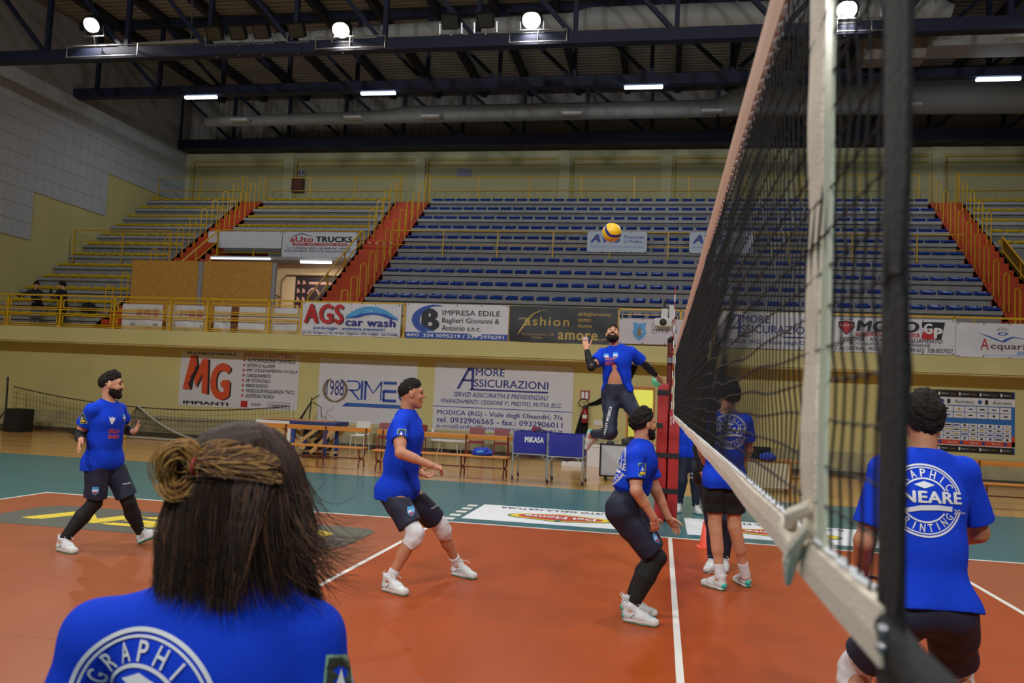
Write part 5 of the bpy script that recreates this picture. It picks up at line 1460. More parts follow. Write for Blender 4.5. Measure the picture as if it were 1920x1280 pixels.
# ------------------------------------------------------------------ figures: distance fields turned into one continuous skin
class Field:
    """union of rounded, elliptical limbs; polygonised by surface nets"""
    def __init__(s, vox):
        s.vox, s.pr = vox, []
    def seg(s, a, b, ra, rb, e1=None, k=0.03, flat_a=False, flat_b=False, op='u'):
        """limb from a to b; ra, rb = radius or (across e1, along e2)"""
        a, b = np.array(a, float), np.array(b, float)
        ra = ra if isinstance(ra, (tuple, list)) else (ra, ra)
        rb = rb if isinstance(rb, (tuple, list)) else (rb, rb)
        d = b - a
        L = np.linalg.norm(d)
        ax = d / L if L > 1e-6 else np.array((0, 0, 1.0))
        if e1 is None:
            e1 = np.array((1.0, 0, 0)) if abs(ax[0]) < 0.8 else np.array((0, 1.0, 0))
        e1 = np.array(e1, float)
        e1 = e1 - ax * (e1 @ ax)
        e1 /= np.linalg.norm(e1)
        s.pr.append((a, b, ra, rb, ax, e1, np.cross(ax, e1), L, k, flat_a, flat_b, op))
        return s
    def ball(s, c, r, k=0.03, op='u'):
        return s.ell(c, (r, r, r), (1, 0, 0), (0, 0, 1), k, op)
    def ell(s, c, r, e1, e3, k=0.02, op='u', cut=None):
        c = np.array(c, float)
        e1 = np.array(e1, float)
        e3 = np.array(e3, float)
        e3 = e3 / np.linalg.norm(e3)
        e1 = e1 - e3 * (e1 @ e3)
        e1 /= np.linalg.norm(e1)
        s.pr.append(('ell', c, np.array(r, float), e1, np.cross(e3, e1), e3, k, op))
        return s
    def cutp(s, p, n):
        """keep the side the normal points away from (global cut)"""
        n = np.array(n, float)
        s.pr.append(('cut', np.array(p, float), n / np.linalg.norm(n)))
        return s
    def mesh(s, noise=None):
        lo, hi = np.full(3, 1e9), np.full(3, -1e9)
        for p in s.pr:
            if isinstance(p[0], str) and p[0] == 'cut':
                continue
            if isinstance(p[0], str):
                if p[7] == 'u':
                    m = p[2].max()
                    lo, hi = np.minimum(lo, p[1] - m), np.maximum(hi, p[1] + m)
            elif p[11] == 'u':
                m = max(p[2] + p[3])
                lo = np.minimum(lo, np.minimum(p[0], p[1]) - m)
                hi = np.maximum(hi, np.maximum(p[0], p[1]) + m)
        v = s.vox
        lo, hi = lo - 4 * v, hi + 4 * v
        n = np.ceil((hi - lo) / v).astype(int) + 1
        F = np.full(n, 0.5, np.float32)
        for p in s.pr:
            if isinstance(p[0], str) and p[0] == 'cut':
                g = [lo[i] + v * np.arange(n[i]) for i in range(3)]
                D = ((g[0] - p[1][0]) * p[2][0])[:, None, None] + ((g[1] - p[1][1]) * p[2][1])[None, :, None] + ((g[2] - p[1][2]) * p[2][2])[None, None, :]
                F = np.maximum(F, D.astype(np.float32))
                continue
            if isinstance(p[0], str):
                _, c, r, e1, e2, e3, k, op = p
                m = r.max()
                bl, bh = c - m, c + m
            else:
                a, b, ra, rb, ax, e1, e2, L, k, fa, fb, op = p
                m = max(ra + rb)
                bl, bh = np.minimum(a, b) - m, np.maximum(a, b) + m
            mg = k + 3 * v
            i0 = np.clip(np.floor((bl - mg - lo) / v).astype(int), 0, n - 1)
            i1 = np.clip(np.ceil((bh + mg - lo) / v).astype(int) + 1, 1, n)
            if (i1 <= i0).any():
                continue
            g = [(lo[i] + v * np.arange(i0[i], i1[i])).astype(np.float32) for i in range(3)]
            X, Y, Z = g[0][:, None, None], g[1][None, :, None], g[2][None, None, :]
            if isinstance(p[0], str):
                q = [X - c[0], Y - c[1], Z - c[2]]
                c1, c2, c3 = [q[0] * e[0] + q[1] * e[1] + q[2] * e[2] for e in (e1, e2, e3)]
                k0 = np.sqrt((c1 / r[0]) ** 2 + (c2 / r[1]) ** 2 + (c3 / r[2]) ** 2)
                k1 = np.sqrt((c1 / r[0] ** 2) ** 2 + (c2 / r[1] ** 2) ** 2 + (c3 / r[2] ** 2) ** 2) + 1e-6
                D = k0 * (k0 - 1) / k1
            else:
                q = [X - a[0], Y - a[1], Z - a[2]]
                al = q[0] * ax[0] + q[1] * ax[1] + q[2] * ax[2]
                c1 = q[0] * e1[0] + q[1] * e1[1] + q[2] * e1[2]
                c2 = q[0] * e2[0] + q[1] * e2[1] + q[2] * e2[2]
                t = np.clip(al / max(L, 1e-6), 0, 1)
                c3 = al - t * L
                rx, ry = ra[0] + (rb[0] - ra[0]) * t, ra[1] + (rb[1] - ra[1]) * t
                rm = np.minimum(rx, ry)
                k0 = np.sqrt((c1 / rx) ** 2 + (c2 / ry) ** 2 + (c3 / rm) ** 2)
                k1 = np.sqrt((c1 / rx ** 2) ** 2 + (c2 / ry ** 2) ** 2 + (c3 / rm ** 2) ** 2) + 1e-6
                D = k0 * (k0 - 1) / k1
                D = np.where(k0 < 1e-3, -rm, D)
                if fb:
                    D = np.maximum(D, al - L)
                if fa:
                    D = np.maximum(D, -al)
            S = F[i0[0]:i1[0], i0[1]:i1[1], i0[2]:i1[2]]
            if op == 'u':
                h = np.clip(0.5 + 0.5 * (S - D) / k, 0, 1)
                S[...] = S + (D - S) * h - k * h * (1 - h)
            else:
                h = np.clip(0.5 - 0.5 * (S + D) / k, 0, 1)
                S[...] = S + (-D - S) * h + k * h * (1 - h)
        if noise is not None:
            g = [(lo[i] + v * np.arange(n[i])).astype(np.float32) for i in range(3)]
            F += noise(g[0][:, None, None], g[1][None, :, None], g[2][None, None, :]).astype(np.float32)
        return surface_nets(F, lo, v)
def surface_nets(F, lo, v):
    ins = F < 0
    nx, ny, nz = F.shape
    cnt = np.zeros((nx - 1, ny - 1, nz - 1), np.int8)
    for dx in (0, 1):
        for dy in (0, 1):
            for dz in (0, 1):
                cnt += ins[dx:nx - 1 + dx, dy:ny - 1 + dy, dz:nz - 1 + dz]
    act = np.argwhere((cnt > 0) & (cnt < 8))
    if len(act) == 0:
        return np.zeros((0, 3)), np.zeros((0, 4), int)
    idx = -np.ones(cnt.shape, np.int32)
    idx[act[:, 0], act[:, 1], act[:, 2]] = np.arange(len(act))
    P, W_ = np.zeros((len(act), 3)), np.zeros(len(act))
    corners = [(a, b, c) for a in (0, 1) for b in (0, 1) for c in (0, 1)]
    val = {c: F[act[:, 0] + c[0], act[:, 1] + c[1], act[:, 2] + c[2]] for c in corners}
    for c in corners:
        for ax in range(3):
            if c[ax] == 0:
                d = list(c)
                d[ax] = 1
                d = tuple(d)
                f0, f1 = val[c], val[d]
                x = (f0 < 0) != (f1 < 0)
                t = np.where(x, f0 / np.where(x, f0 - f1, 1), 0)
                for k in range(3):
                    P[:, k] += np.where(x, c[k] + (t if k == ax else 0), 0)
                W_ += x
    P = (P / W_[:, None] + act) * v + lo
    Q = []
    for ax in range(3):
        o = [(1, 2), (2, 0), (0, 1)][ax]
        sl0, sl1 = [slice(None)] * 3, [slice(None)] * 3
        sl0[ax], sl1[ax] = slice(0, -1), slice(1, None)
        A, B = ins[tuple(sl0)], ins[tuple(sl1)]
        e = np.argwhere(A != B)
        ok = (e[:, o[0]] > 0) & (e[:, o[1]] > 0) & (e[:, o[0]] < F.shape[o[0]] - 1) & (e[:, o[1]] < F.shape[o[1]] - 1)
        e = e[ok]
        f = A[e[:, 0], e[:, 1], e[:, 2]]
        q = []
        for du, dv in ((0, 0), (-1, 0), (-1, -1), (0, -1)):
            c = e.copy()
            c[:, o[0]] += du
            c[:, o[1]] += dv
            q.append(idx[c[:, 0], c[:, 1], c[:, 2]])
        q = np.stack(q, 1)
        q[~f] = q[~f][:, ::-1]
        Q.append(q)
    Q = np.concatenate(Q)
    return P, Q[(Q >= 0).all(1)]
def np_mesh(name, P, Q, m, parent=None, smooth_it=0):
    if smooth_it:
        n = len(P)
        for _ in range(smooth_it):
            S, C = np.zeros((n, 3)), np.zeros(n)
            for a, b in ((0, 1), (1, 2), (2, 3), (3, 0)):
                np.add.at(S, Q[:, a], P[Q[:, b]])
                np.add.at(S, Q[:, b], P[Q[:, a]])
                np.add.at(C, Q[:, a], 1)
                np.add.at(C, Q[:, b], 1)
            P = P + 0.5 * (S / np.maximum(C, 1)[:, None] - P)
    if parent is not None:
        M = np.array(parent_inv(parent))
        PL = P @ M[:3, :3].T + M[:3, 3]
    else:
        PL = P
    me = bpy.data.meshes.new(name)
    me.vertices.add(len(PL))
    me.vertices.foreach_set('co', PL.astype(np.float32).ravel())
    me.loops.add(Q.size)
    me.loops.foreach_set('vertex_index', Q.astype(np.int32).ravel())
    me.polygons.add(len(Q))
    me.polygons.foreach_set('loop_start', np.arange(0, Q.size, 4, dtype=np.int32))
    me.polygons.foreach_set('use_smooth', np.ones(len(Q), bool))
    me.update(calc_edges=True)
    me.materials.append(m)
    o = bpy.data.objects.new(name, me)
    COL.objects.link(o)
    if parent is not None:
        o.parent = parent
    return o
def folds(seed, amp, f=14.0, axis=None):
    """cloth folds: a few crossing waves"""
    rng = np.random.RandomState(seed)
    ws = []
    for _ in range(5):
        d = rng.randn(3)
        d /= np.linalg.norm(d)
        if axis is not None:
            d = d - 0.75 * np.array(axis) * (d @ np.array(axis))
        ws.append((d * f * rng.uniform(0.6, 1.7), rng.rand() * 6.28))
    def fn(X, Y, Z):
        s = 0
        for d, ph in ws:
            s = s + np.sin(X * d[0] + Y * d[1] + Z * d[2] + ph + 0.6 * np.sin(X * 9 + Y * 7 + Z * 8 + ph))
        return s * amp / 3
    return fn
def lumpy(seed, amp, f):
    rng = np.random.RandomState(seed)
    D = rng.randn(7, 3) * f
    ph = rng.rand(7) * 6.28
    return lambda X, Y, Z: sum(np.sin(X * d[0] + Y * d[1] + Z * d[2] + q) for d, q in zip(D, ph)) * amp / 3

V3 = lambda *a: np.array(a, float)
def unit(v):
    v = np.array(v, float)
    return v / max(np.linalg.norm(v), 1e-9)

shirt_m = mat('shirt_royal_blue', (22, 64, 206), 0.85, noise=0.04, nscale=30, bump=0.12, bscale=260, spec=0.15)
shorts_m = mat('shorts_navy', (26, 32, 54), 0.7, bump=0.1, bscale=200)
black_cloth = mat('tights_black', (13, 13, 15), 0.75, bump=0.1, bscale=240)
sock_m = mat('sock_white', (224, 226, 230), 0.85, bump=0.3, bscale=260)
pad_m = mat('kneepad_white', (222, 222, 222), 0.8, noise=0.08, nscale=30, bump=0.4, bscale=120)
shoe_m = mat('shoe_white', (208, 210, 208), 0.6, noise=0.10, nscale=26, bump=0.2, bscale=220)
sole_m = mat('shoe_teal', (64, 184, 164), 0.5)
lace_m = mat('lace_white', (214, 210, 206), 0.7)
skin_a = mat('skin_warm', (206, 150, 116), 0.5, noise=0.05, nscale=18)
skin_b = mat('skin_tan', (190, 130, 96), 0.5, noise=0.05, nscale=18)
hair_black = mat('hair_black', (30, 24, 21), 0.75, bump=0.8, bscale=160, spec=0.25)
hair_brown = mat('hair_brown', (52, 36, 26), 0.75, bump=0.8, bscale=160, spec=0.25)
hair_grey = mat('hair_grey', (92, 88, 86), 0.75, bump=0.8, bscale=160, spec=0.25)
eye_m = mat('eye_dark', (24, 18, 16), 0.3)
lip_m = mat('lip', (168, 96, 84), 0.5)

def shoe_parts(s=1.0):
    """volleyball shoe, heel at x = 0, toe at x = 0.30, sole on z = 0: upper, white midsole, teal outsole with heel bumper, laces, side marks"""
    f = Field(0.005)
    f.seg((0.045, 0, 0.052), (0.15, 0.004, 0.052), (0.041, 0.040), (0.047, 0.036), e1=(0, 1, 0), k=0.03)
    f.seg((0.15, 0.004, 0.048), (0.248, 0.010, 0.040), (0.049, 0.034), (0.044, 0.028), e1=(0, 1, 0), k=0.03)
    f.seg((0.046, 0, 0.06), (0.060, 0, 0.135), (0.039, 0.048), (0.041, 0.052), e1=(0, 1, 0), k=0.02, flat_b=True)
    f.seg((0.075, 0, 0.115), (0.18, 0.004, 0.070), (0.034, 0.026), (0.036, 0.022), e1=(0, 1, 0), k=0.03)
    f.seg((0.085, 0, 0.11), (0.098, 0, 0.155), (0.026, 0.010), (0.022, 0.007), e1=(0, 1, 0), k=0.012)
    f.ell((0.015, 0, 0.125), (0.016, 0.022, 0.030), (1, 0, 0), (0, 0, 1), 0.012)
    f.cutp((0, 0, 0.02), (0, 0, -1))
    up = f.mesh()
    def slab(z0, z1, g, tilt=0.0):
        q = Field(0.005)
        q.seg((0.040, 0, 0.03), (0.15, 0.003, 0.03), (0.046 + g, 0.04), (0.046 + g, 0.04), e1=(0, 1, 0), k=0.02)
        q.seg((0.15, 0.003, 0.03), (0.252, 0.010, 0.03), (0.052 + g, 0.04), (0.045 + g, 0.04), e1=(0, 1, 0), k=0.02)
        return q
    md = slab(0, 0, 0.0)
    md.cutp((0, 0, 0.012), (0, 0, -1))
    md.cutp((0.12, 0, 0.038), (-0.12, 0, 1))
    g = slab(0, 0, 0.001)
    g.cutp((0, 0, 0.016), (0, 0, 1))
    g.ball((0.022, 0, 0.050), 0.034, 0.015)
    g.seg((0.235, 0.0, 0.018), (0.275, 0.01, 0.028), (0.040, 0.014), (0.024, 0.014), e1=(0, 1, 0), k=0.012)
    g.cutp((0, 0, 0.0), (0, 0, -1))
    lo = g.mesh()
    mb = MB()
    for i in range(5):
        x = 0.108 + 0.021 * i
        z = 0.130 - 0.0125 * i
        mb.tube([(x, -0.030, z - 0.014), (x + 0.006, 0, z + 0.005), (x, 0.034, z - 0.014)], 0.0036, 5)
    mb.tube([(0.10, 0.0, 0.148), (0.13, -0.034, 0.146), (0.165, -0.045, 0.120)], 0.003, 5).tube([(0.10, 0.0, 0.148), (0.14, 0.036, 0.150), (0.175, 0.050, 0.128)], 0.003, 5)
    mb.tube([(0.004, 0, 0.12), (-0.016, 0, 0.150), (0.008, 0, 0.168)], 0.0045, 5)
    st = MB()
    for k in range(3):
        for s_ in (-1, 1):
            st.tube([(0.075 + 0.034 * k, s_ * 0.0465, 0.045), (0.105 + 0.034 * k, s_ * 0.046, 0.075)], 0.0035, 4)
    return up, lo, (mb.v, mb.f), (st.v, st.f), md.mesh()
SHOE = shoe_parts()
def put_shoe(parent, heel, toe, side, up=(0, 0, 1)):
    """heel and toe = world points on the sole"""
    heel, toe = V3(*heel), V3(*toe)
    x = unit(toe - heel)
    up = V3(*up)
    z = unit(up - x * (up @ x))
    y = np.cross(z, x) * side
    Rm = np.stack([x, y, z], 1)
    tr = lambda P: np.asarray(P) @ Rm.T + heel
    fl = (lambda Q: Q) if side > 0 else (lambda Q: Q[:, ::-1])
    o = np_mesh('shoe', tr(SHOE[0][0]), fl(SHOE[0][1]), shoe_m, parent)
    np_mesh('sole', tr(SHOE[1][0]), fl(SHOE[1][1]), sole_m, o)
    np_mesh('midsole', tr(SHOE[4][0]), fl(SHOE[4][1]), lace_m, o)
    MB().add(tr(SHOE[2][0]).tolist(), SHOE[2][1]).build('laces', lace_m, parent=o, smooth=True)
    MB().add(tr(SHOE[3][0]).tolist(), SHOE[3][1]).build('side_stripe', mat('stripe_grey', (110, 116, 120), 0.6), parent=o)
    return o
def hand(f, w, d, nrm, side, s=1.0, curl=0.5, spread=0.12, thumb_out=0.7):
    """palm, five fingers; w wrist, d along the hand, nrm = palm normal (fingers curl towards it), side: +1 thumb on +cross(d, nrm)"""
    d = unit(d)
    nrm = unit(np.array(nrm, float) - d * (np.array(nrm) @ d))
    lat = np.cross(d, nrm) * side
    tips = []
    w = np.array(w, float)
    f.seg(w + d * 0.005 * s, w + d * 0.045 * s, (0.026 * s, 0.019 * s), (0.036 * s, 0.016 * s), e1=lat, k=0.015)
    f.seg(w + d * 0.045 * s, w + d * 0.090 * s, (0.037 * s, 0.016 * s), (0.038 * s, 0.0125 * s), e1=lat, k=0.012)
    for o, L, r in ((0.029, 0.070, 0.0092), (0.010, 0.080, 0.0096), (-0.010, 0.075, 0.0092), (-0.028, 0.058, 0.0082)):
        p = w + d * (0.095 - abs(o) * 0.25) * s + lat * o * s
        a = 0.25 * curl
        dd = unit(d + lat * o * spread * 30 * 0.3)
        for k, fr in enumerate((0.45, 0.31, 0.24)):
            a += curl * (0.55 if k else 0.35)
            dv = dd * math.cos(a) + nrm * math.sin(a)
            q = p + dv * L * fr * s
            f.seg(p, q, r * s * (1 - 0.08 * k), r * s * (0.92 - 0.08 * k), k=0.004)
            if k == 1:
                tips.append((p, q, r))
            p = q
    p = w + d * 0.030 * s + lat * 0.030 * s
    dv = unit(d * (0.75) + lat * thumb_out + nrm * 0.35 * curl)
    for k, L in enumerate((0.038, 0.032, 0.026)):
        q = p + dv * L * s
        f.seg(p, q, 0.0115 * s * (1 - 0.1 * k), 0.0105 * s * (1 - 0.1 * k), k=0.008 if k == 0 else 0.004)
        dv = unit(dv + d * 0.25 + nrm * 0.3 * curl - lat * 0.15)
        p = q
    return tips
def head(f, c, F, U, s, neck=None):
    """skull, jaw, nose, brow, sockets, lips, ears around centre c; F face direction"""
    F = unit(F)
    U = unit(np.array(U) - F * (np.array(U) @ F))
    L = np.cross(U, F)
    P = lambda x, y, z: c + (L * x + F * y + U * z) * s
    f.ell(P(0, -0.012, 0.022), (0.077 * s, 0.097 * s, 0.095 * s), L, U, 0.02)
    f.ell(P(0, 0.022, -0.045), (0.058 * s, 0.068 * s, 0.074 * s), L, U, 0.03)
    f.seg(P(-0.045, 0.0, -0.06), P(-0.012, 0.062, -0.098), 0.022 * s, 0.02 * s, k=0.025)
    f.seg(P(0.045, 0.0, -0.06), P(0.012, 0.062, -0.098), 0.022 * s, 0.02 * s, k=0.025)
    f.seg(P(-0.012, 0.064, -0.1), P(0.012, 0.064, -0.1), 0.021 * s, 0.021 * s, k=0.015)
    f.seg(P(-0.038, 0.070, 0.030), P(0.038, 0.070, 0.030), 0.016 * s, 0.016 * s, k=0.015)
    for sx in (-1, 1):
        f.ball(P(sx * 0.040, 0.062, -0.024), 0.022 * s, 0.02)
        f.ball(P(sx * 0.031, 0.094, 0.010), 0.016 * s, 0.012, 's')
        f.ell(P(sx * 0.078, -0.006, -0.006), (0.009 * s, 0.019 * s, 0.031 * s), L + F * 0.3 * sx, U, 0.006)
    f.seg(P(0, 0.086, 0.020), P(0, 0.106, -0.022), 0.0085 * s, 0.0125 * s, k=0.01)
    f.seg(P(-0.010, 0.094, -0.026), P(0.010, 0.094, -0.026), 0.010 * s, 0.010 * s, k=0.008)
    f.seg(P(-0.018, 0.084, -0.058), P(0.018, 0.084, -0.058), 0.009 * s, 0.009 * s, k=0.006)
    f.seg(P(-0.016, 0.083, -0.071), P(0.016, 0.083, -0.071), 0.010 * s, 0.010 * s, k=0.006)
    return P, L, F, U
def hair_cap(P, L, F, U, s, vox, seed, thick=0.004, top=0.022, line=(0.014, 0.66), curly=0.004, back=0.0, fringe=0.0):
    """hair grown on the skull: thin at the sides, full on top, cut along a slanted hairline"""
    f = Field(vox)
    f.ell(P(0, -0.013, 0.023), ((0.077 + thick) * s, (0.097 + thick) * s, (0.095 + thick) * s), L, U, 0.012)
    f.ell(P(0, 0.002 + fringe, 0.066), (0.064 * s, 0.082 * s, (0.056 + top) * s), L, U, 0.025)
    f.ell(P(0, -0.040, 0.030), (0.070 * s, (0.072 + top * 0.4) * s, 0.080 * s), L, U, 0.02)
    if back:
        f.ell(P(0, -0.060, -0.040), ((0.060 + thick) * s, (0.040 + back) * s, 0.06 * s), L, U, 0.02)
    f.cutp(P(0, 0, line[0]), F * line[1] - U)
    f.cutp(P(0, 0.092 + fringe, 0), F - U * 0.35)
    n1, n2 = lumpy(seed, curly * s, 110 / s), lumpy(seed + 1, curly * 0.6 * s, 260 / s)
    p0, pn = P(0, 0, line[0]), unit(U - F * line[1])
    q0, qn = P(0, 0.092 + fringe, 0), unit(U * 0.35 - F)
    def shrink(X, Y, Z):
        """the coat thins out towards the hairline"""
        h = (X - p0[0]) * pn[0] + (Y - p0[1]) * pn[1] + (Z - p0[2]) * pn[2]
        g = (X - q0[0]) * qn[0] + (Y - q0[1]) * qn[1] + (Z - q0[2]) * qn[2]
        t = np.clip(1 - h / (0.050 * s), 0, 1) ** 1.5
        u = np.clip(1 - g / (0.020 * s), 0, 1) ** 1.5
        return (thick + 0.0035) * s * t + 0.006 * s * u
    return f.mesh(lambda X, Y, Z: n1(X, Y, Z) + n2(X, Y, Z) + shrink(X, Y, Z))
def beard_mesh(P, L, F, U, s, vox, seed, t=0.012):
    f = Field(vox)
    f.ell(P(0, 0.020, -0.050), ((0.060 + t * 0.6) * s, (0.068 + t) * s, (0.076 + t) * s), L, U, 0.02)
    f.seg(P(-0.05, 0.0, -0.058), P(-0.012, 0.064, -0.105), (0.022 + t) * s, (0.023 + t) * s, k=0.02)
    f.seg(P(0.05, 0.0, -0.058), P(0.012, 0.064, -0.105), (0.022 + t) * s, (0.023 + t) * s, k=0.02)
    f.seg(P(-0.022, 0.086, -0.047), P(0.022, 0.086, -0.047), 0.010 * s, 0.010 * s, k=0.01)
    f.cutp(P(0, 0.09, -0.036), U + F * 0.42)
    f.cutp(P(0, -0.012, 0), -F)
    f.seg(P(-0.014, 0.098, -0.064), P(0.014, 0.098, -0.064), 0.010 * s, 0.010 * s, k=0.004, op='s')
    return f.mesh(lumpy(seed, 0.003 * s, 160 / s))
def project(shirt, M, shapes, m, name, off=0.004, flip=False):
    """print flat shapes onto cloth: rays along -Z of M (local xy = picture plane)"""
    me = shirt.data
    Mi = parent_inv(shirt)
    bv = BVHTree.FromPolygons([v.co[:] for v in me.vertices], [p.vertices[:] for p in me.polygons])
    vs, fs = shapes
    d = (Mi.to_3x3() @ (M.to_3x3() @ Vector((0, 0, -1)))).normalized()
    out, ok = [], []
    # refine long edges
    bm = bmesh.new()
    bvx = [bm.verts.new((q[0], q[1], lift(q))) for q in vs]
    for f_ in fs:
        try:
            bm.faces.new([bvx[i] for i in f_])
        except ValueError:
            pass
    for _ in range(3):
        le = [e for e in bm.edges if e.calc_length() > 0.03]
        if not le:
            break
        bmesh.ops.subdivide_edges(bm, edges=le, cuts=1, use_grid_fill=False)
    bmesh.ops.triangulate(bm, faces=bm.faces[:])
    bm.verts.index_update()
    for v in bm.verts:
        o = Mi @ (M @ Vector((v.co.x, v.co.y, 0.25)))
        hit, nrm, _, _ = bv.ray_cast(o, d, 0.6)
        if hit is None:
            out.append((0, 0, 0))
            ok.append(False)
        else:
            out.append(hit - d * (off + v.co.z))
            ok.append(True)
    F_ = [[v.index for v in f_.verts] for f_ in bm.faces]
    F_ = [f_ for f_ in F_ if all(ok[i] for i in f_)]
    bm.free()
    if not F_:
        return None
    used = sorted({i for f_ in F_ for i in f_})
    mp = {u: k for k, u in enumerate(used)}
    nm = bpy.data.meshes.new(name)
    nm.from_pydata([tuple(out[u]) for u in used], [], [[mp[i] for i in f_] for f_ in F_])
    nm.materials.append(m)
    o = bpy.data.objects.new(name, nm)
    COL.objects.link(o)
    o.parent = shirt
    return o
def back_logo():
    return merge2d(ring2d(0, 0, 0.150, 0.158, 12, 168), ring2d(0, 0, 0.140, 0.145, 12, 168), ring2d(0, 0, 0.150, 0.158, 198, 342), ring2d(0, 0, 0.140, 0.145, 198, 342),
        ring2d(0, 0, 0.090, 0.097, 28, 152), ring2d(0, 0, 0.090, 0.097, 215, 325), poly2d([(-0.042, 0.066), (0, 0.050), (0.042, 0.066), (0, 0.082)]),
        text_box('LINEARE', -0.158, 0.158, -0.012, 0.040, bold=0.04), stroke2d([(-0.135, -0.062), (-0.08, -0.048), (-0.02, -0.034), (0.05, -0.030), (0.112, -0.034)], [0.012, 0.018, 0.022, 0.022, 0.020]),
        arc_text('GRAPHIC', 0, 0, 0.118, 150, 30, 0.036), arc_text('PRINTING', 0, 0, 0.118, 215, 325, 0.034, inside=True), disc2d(-0.128, 0.035, 0.006, n=8), disc2d(0.128, 0.035, 0.006, n=8),
        text_box('20', 0.118, 0.150, -0.055, -0.034), text_box('years', 0.152, 0.178, -0.056, -0.046))
LOGO_BACK = back_logo()
LOGO_CREST = [(ink_sky, poly2d([(-0.03, 0.035), (-0.015, 0.042), (0, 0.036), (0.015, 0.042), (0.03, 0.035), (0.032, -0.01), (0.018, -0.03), (0, -0.042), (-0.018, -0.03), (-0.032, -0.01)])),
              (ink_white, poly2d([(-0.026, 0.012), (0.026, 0.012), (0.026, -0.006), (-0.026, -0.006)])), (ink_red, poly2d([(-0.022, -0.012), (0.022, -0.012), (0.0, -0.034)]))]
LOGO_PATCH = [(mat('patch_border', (150, 190, 168), 0.6), rect2d(-0.034, 0.034, -0.05, 0.05)), (mat('patch_dark', (56, 66, 52), 0.6), rect2d(-0.028, 0.028, -0.044, 0.044)),
              (ink_white, poly2d([(-0.012, -0.008), (0.012, -0.008), (0.0, 0.026)])), (decal_yel, rect2d(-0.02, 0.02, -0.036, -0.016))]
def frame(c, x, n):
    """matrix at c with picture x axis, outward normal n"""
    n = Vector(n).normalized()
    x = Vector(x)
    x = (x - n * x.dot(n)).normalized()
    y = n.cross(x)
    return Matrix(((x.x, y.x, n.x, c[0]), (x.y, y.y, n.y, c[1]), (x.z, y.z, n.z, c[2]), (0, 0, 0, 1)))

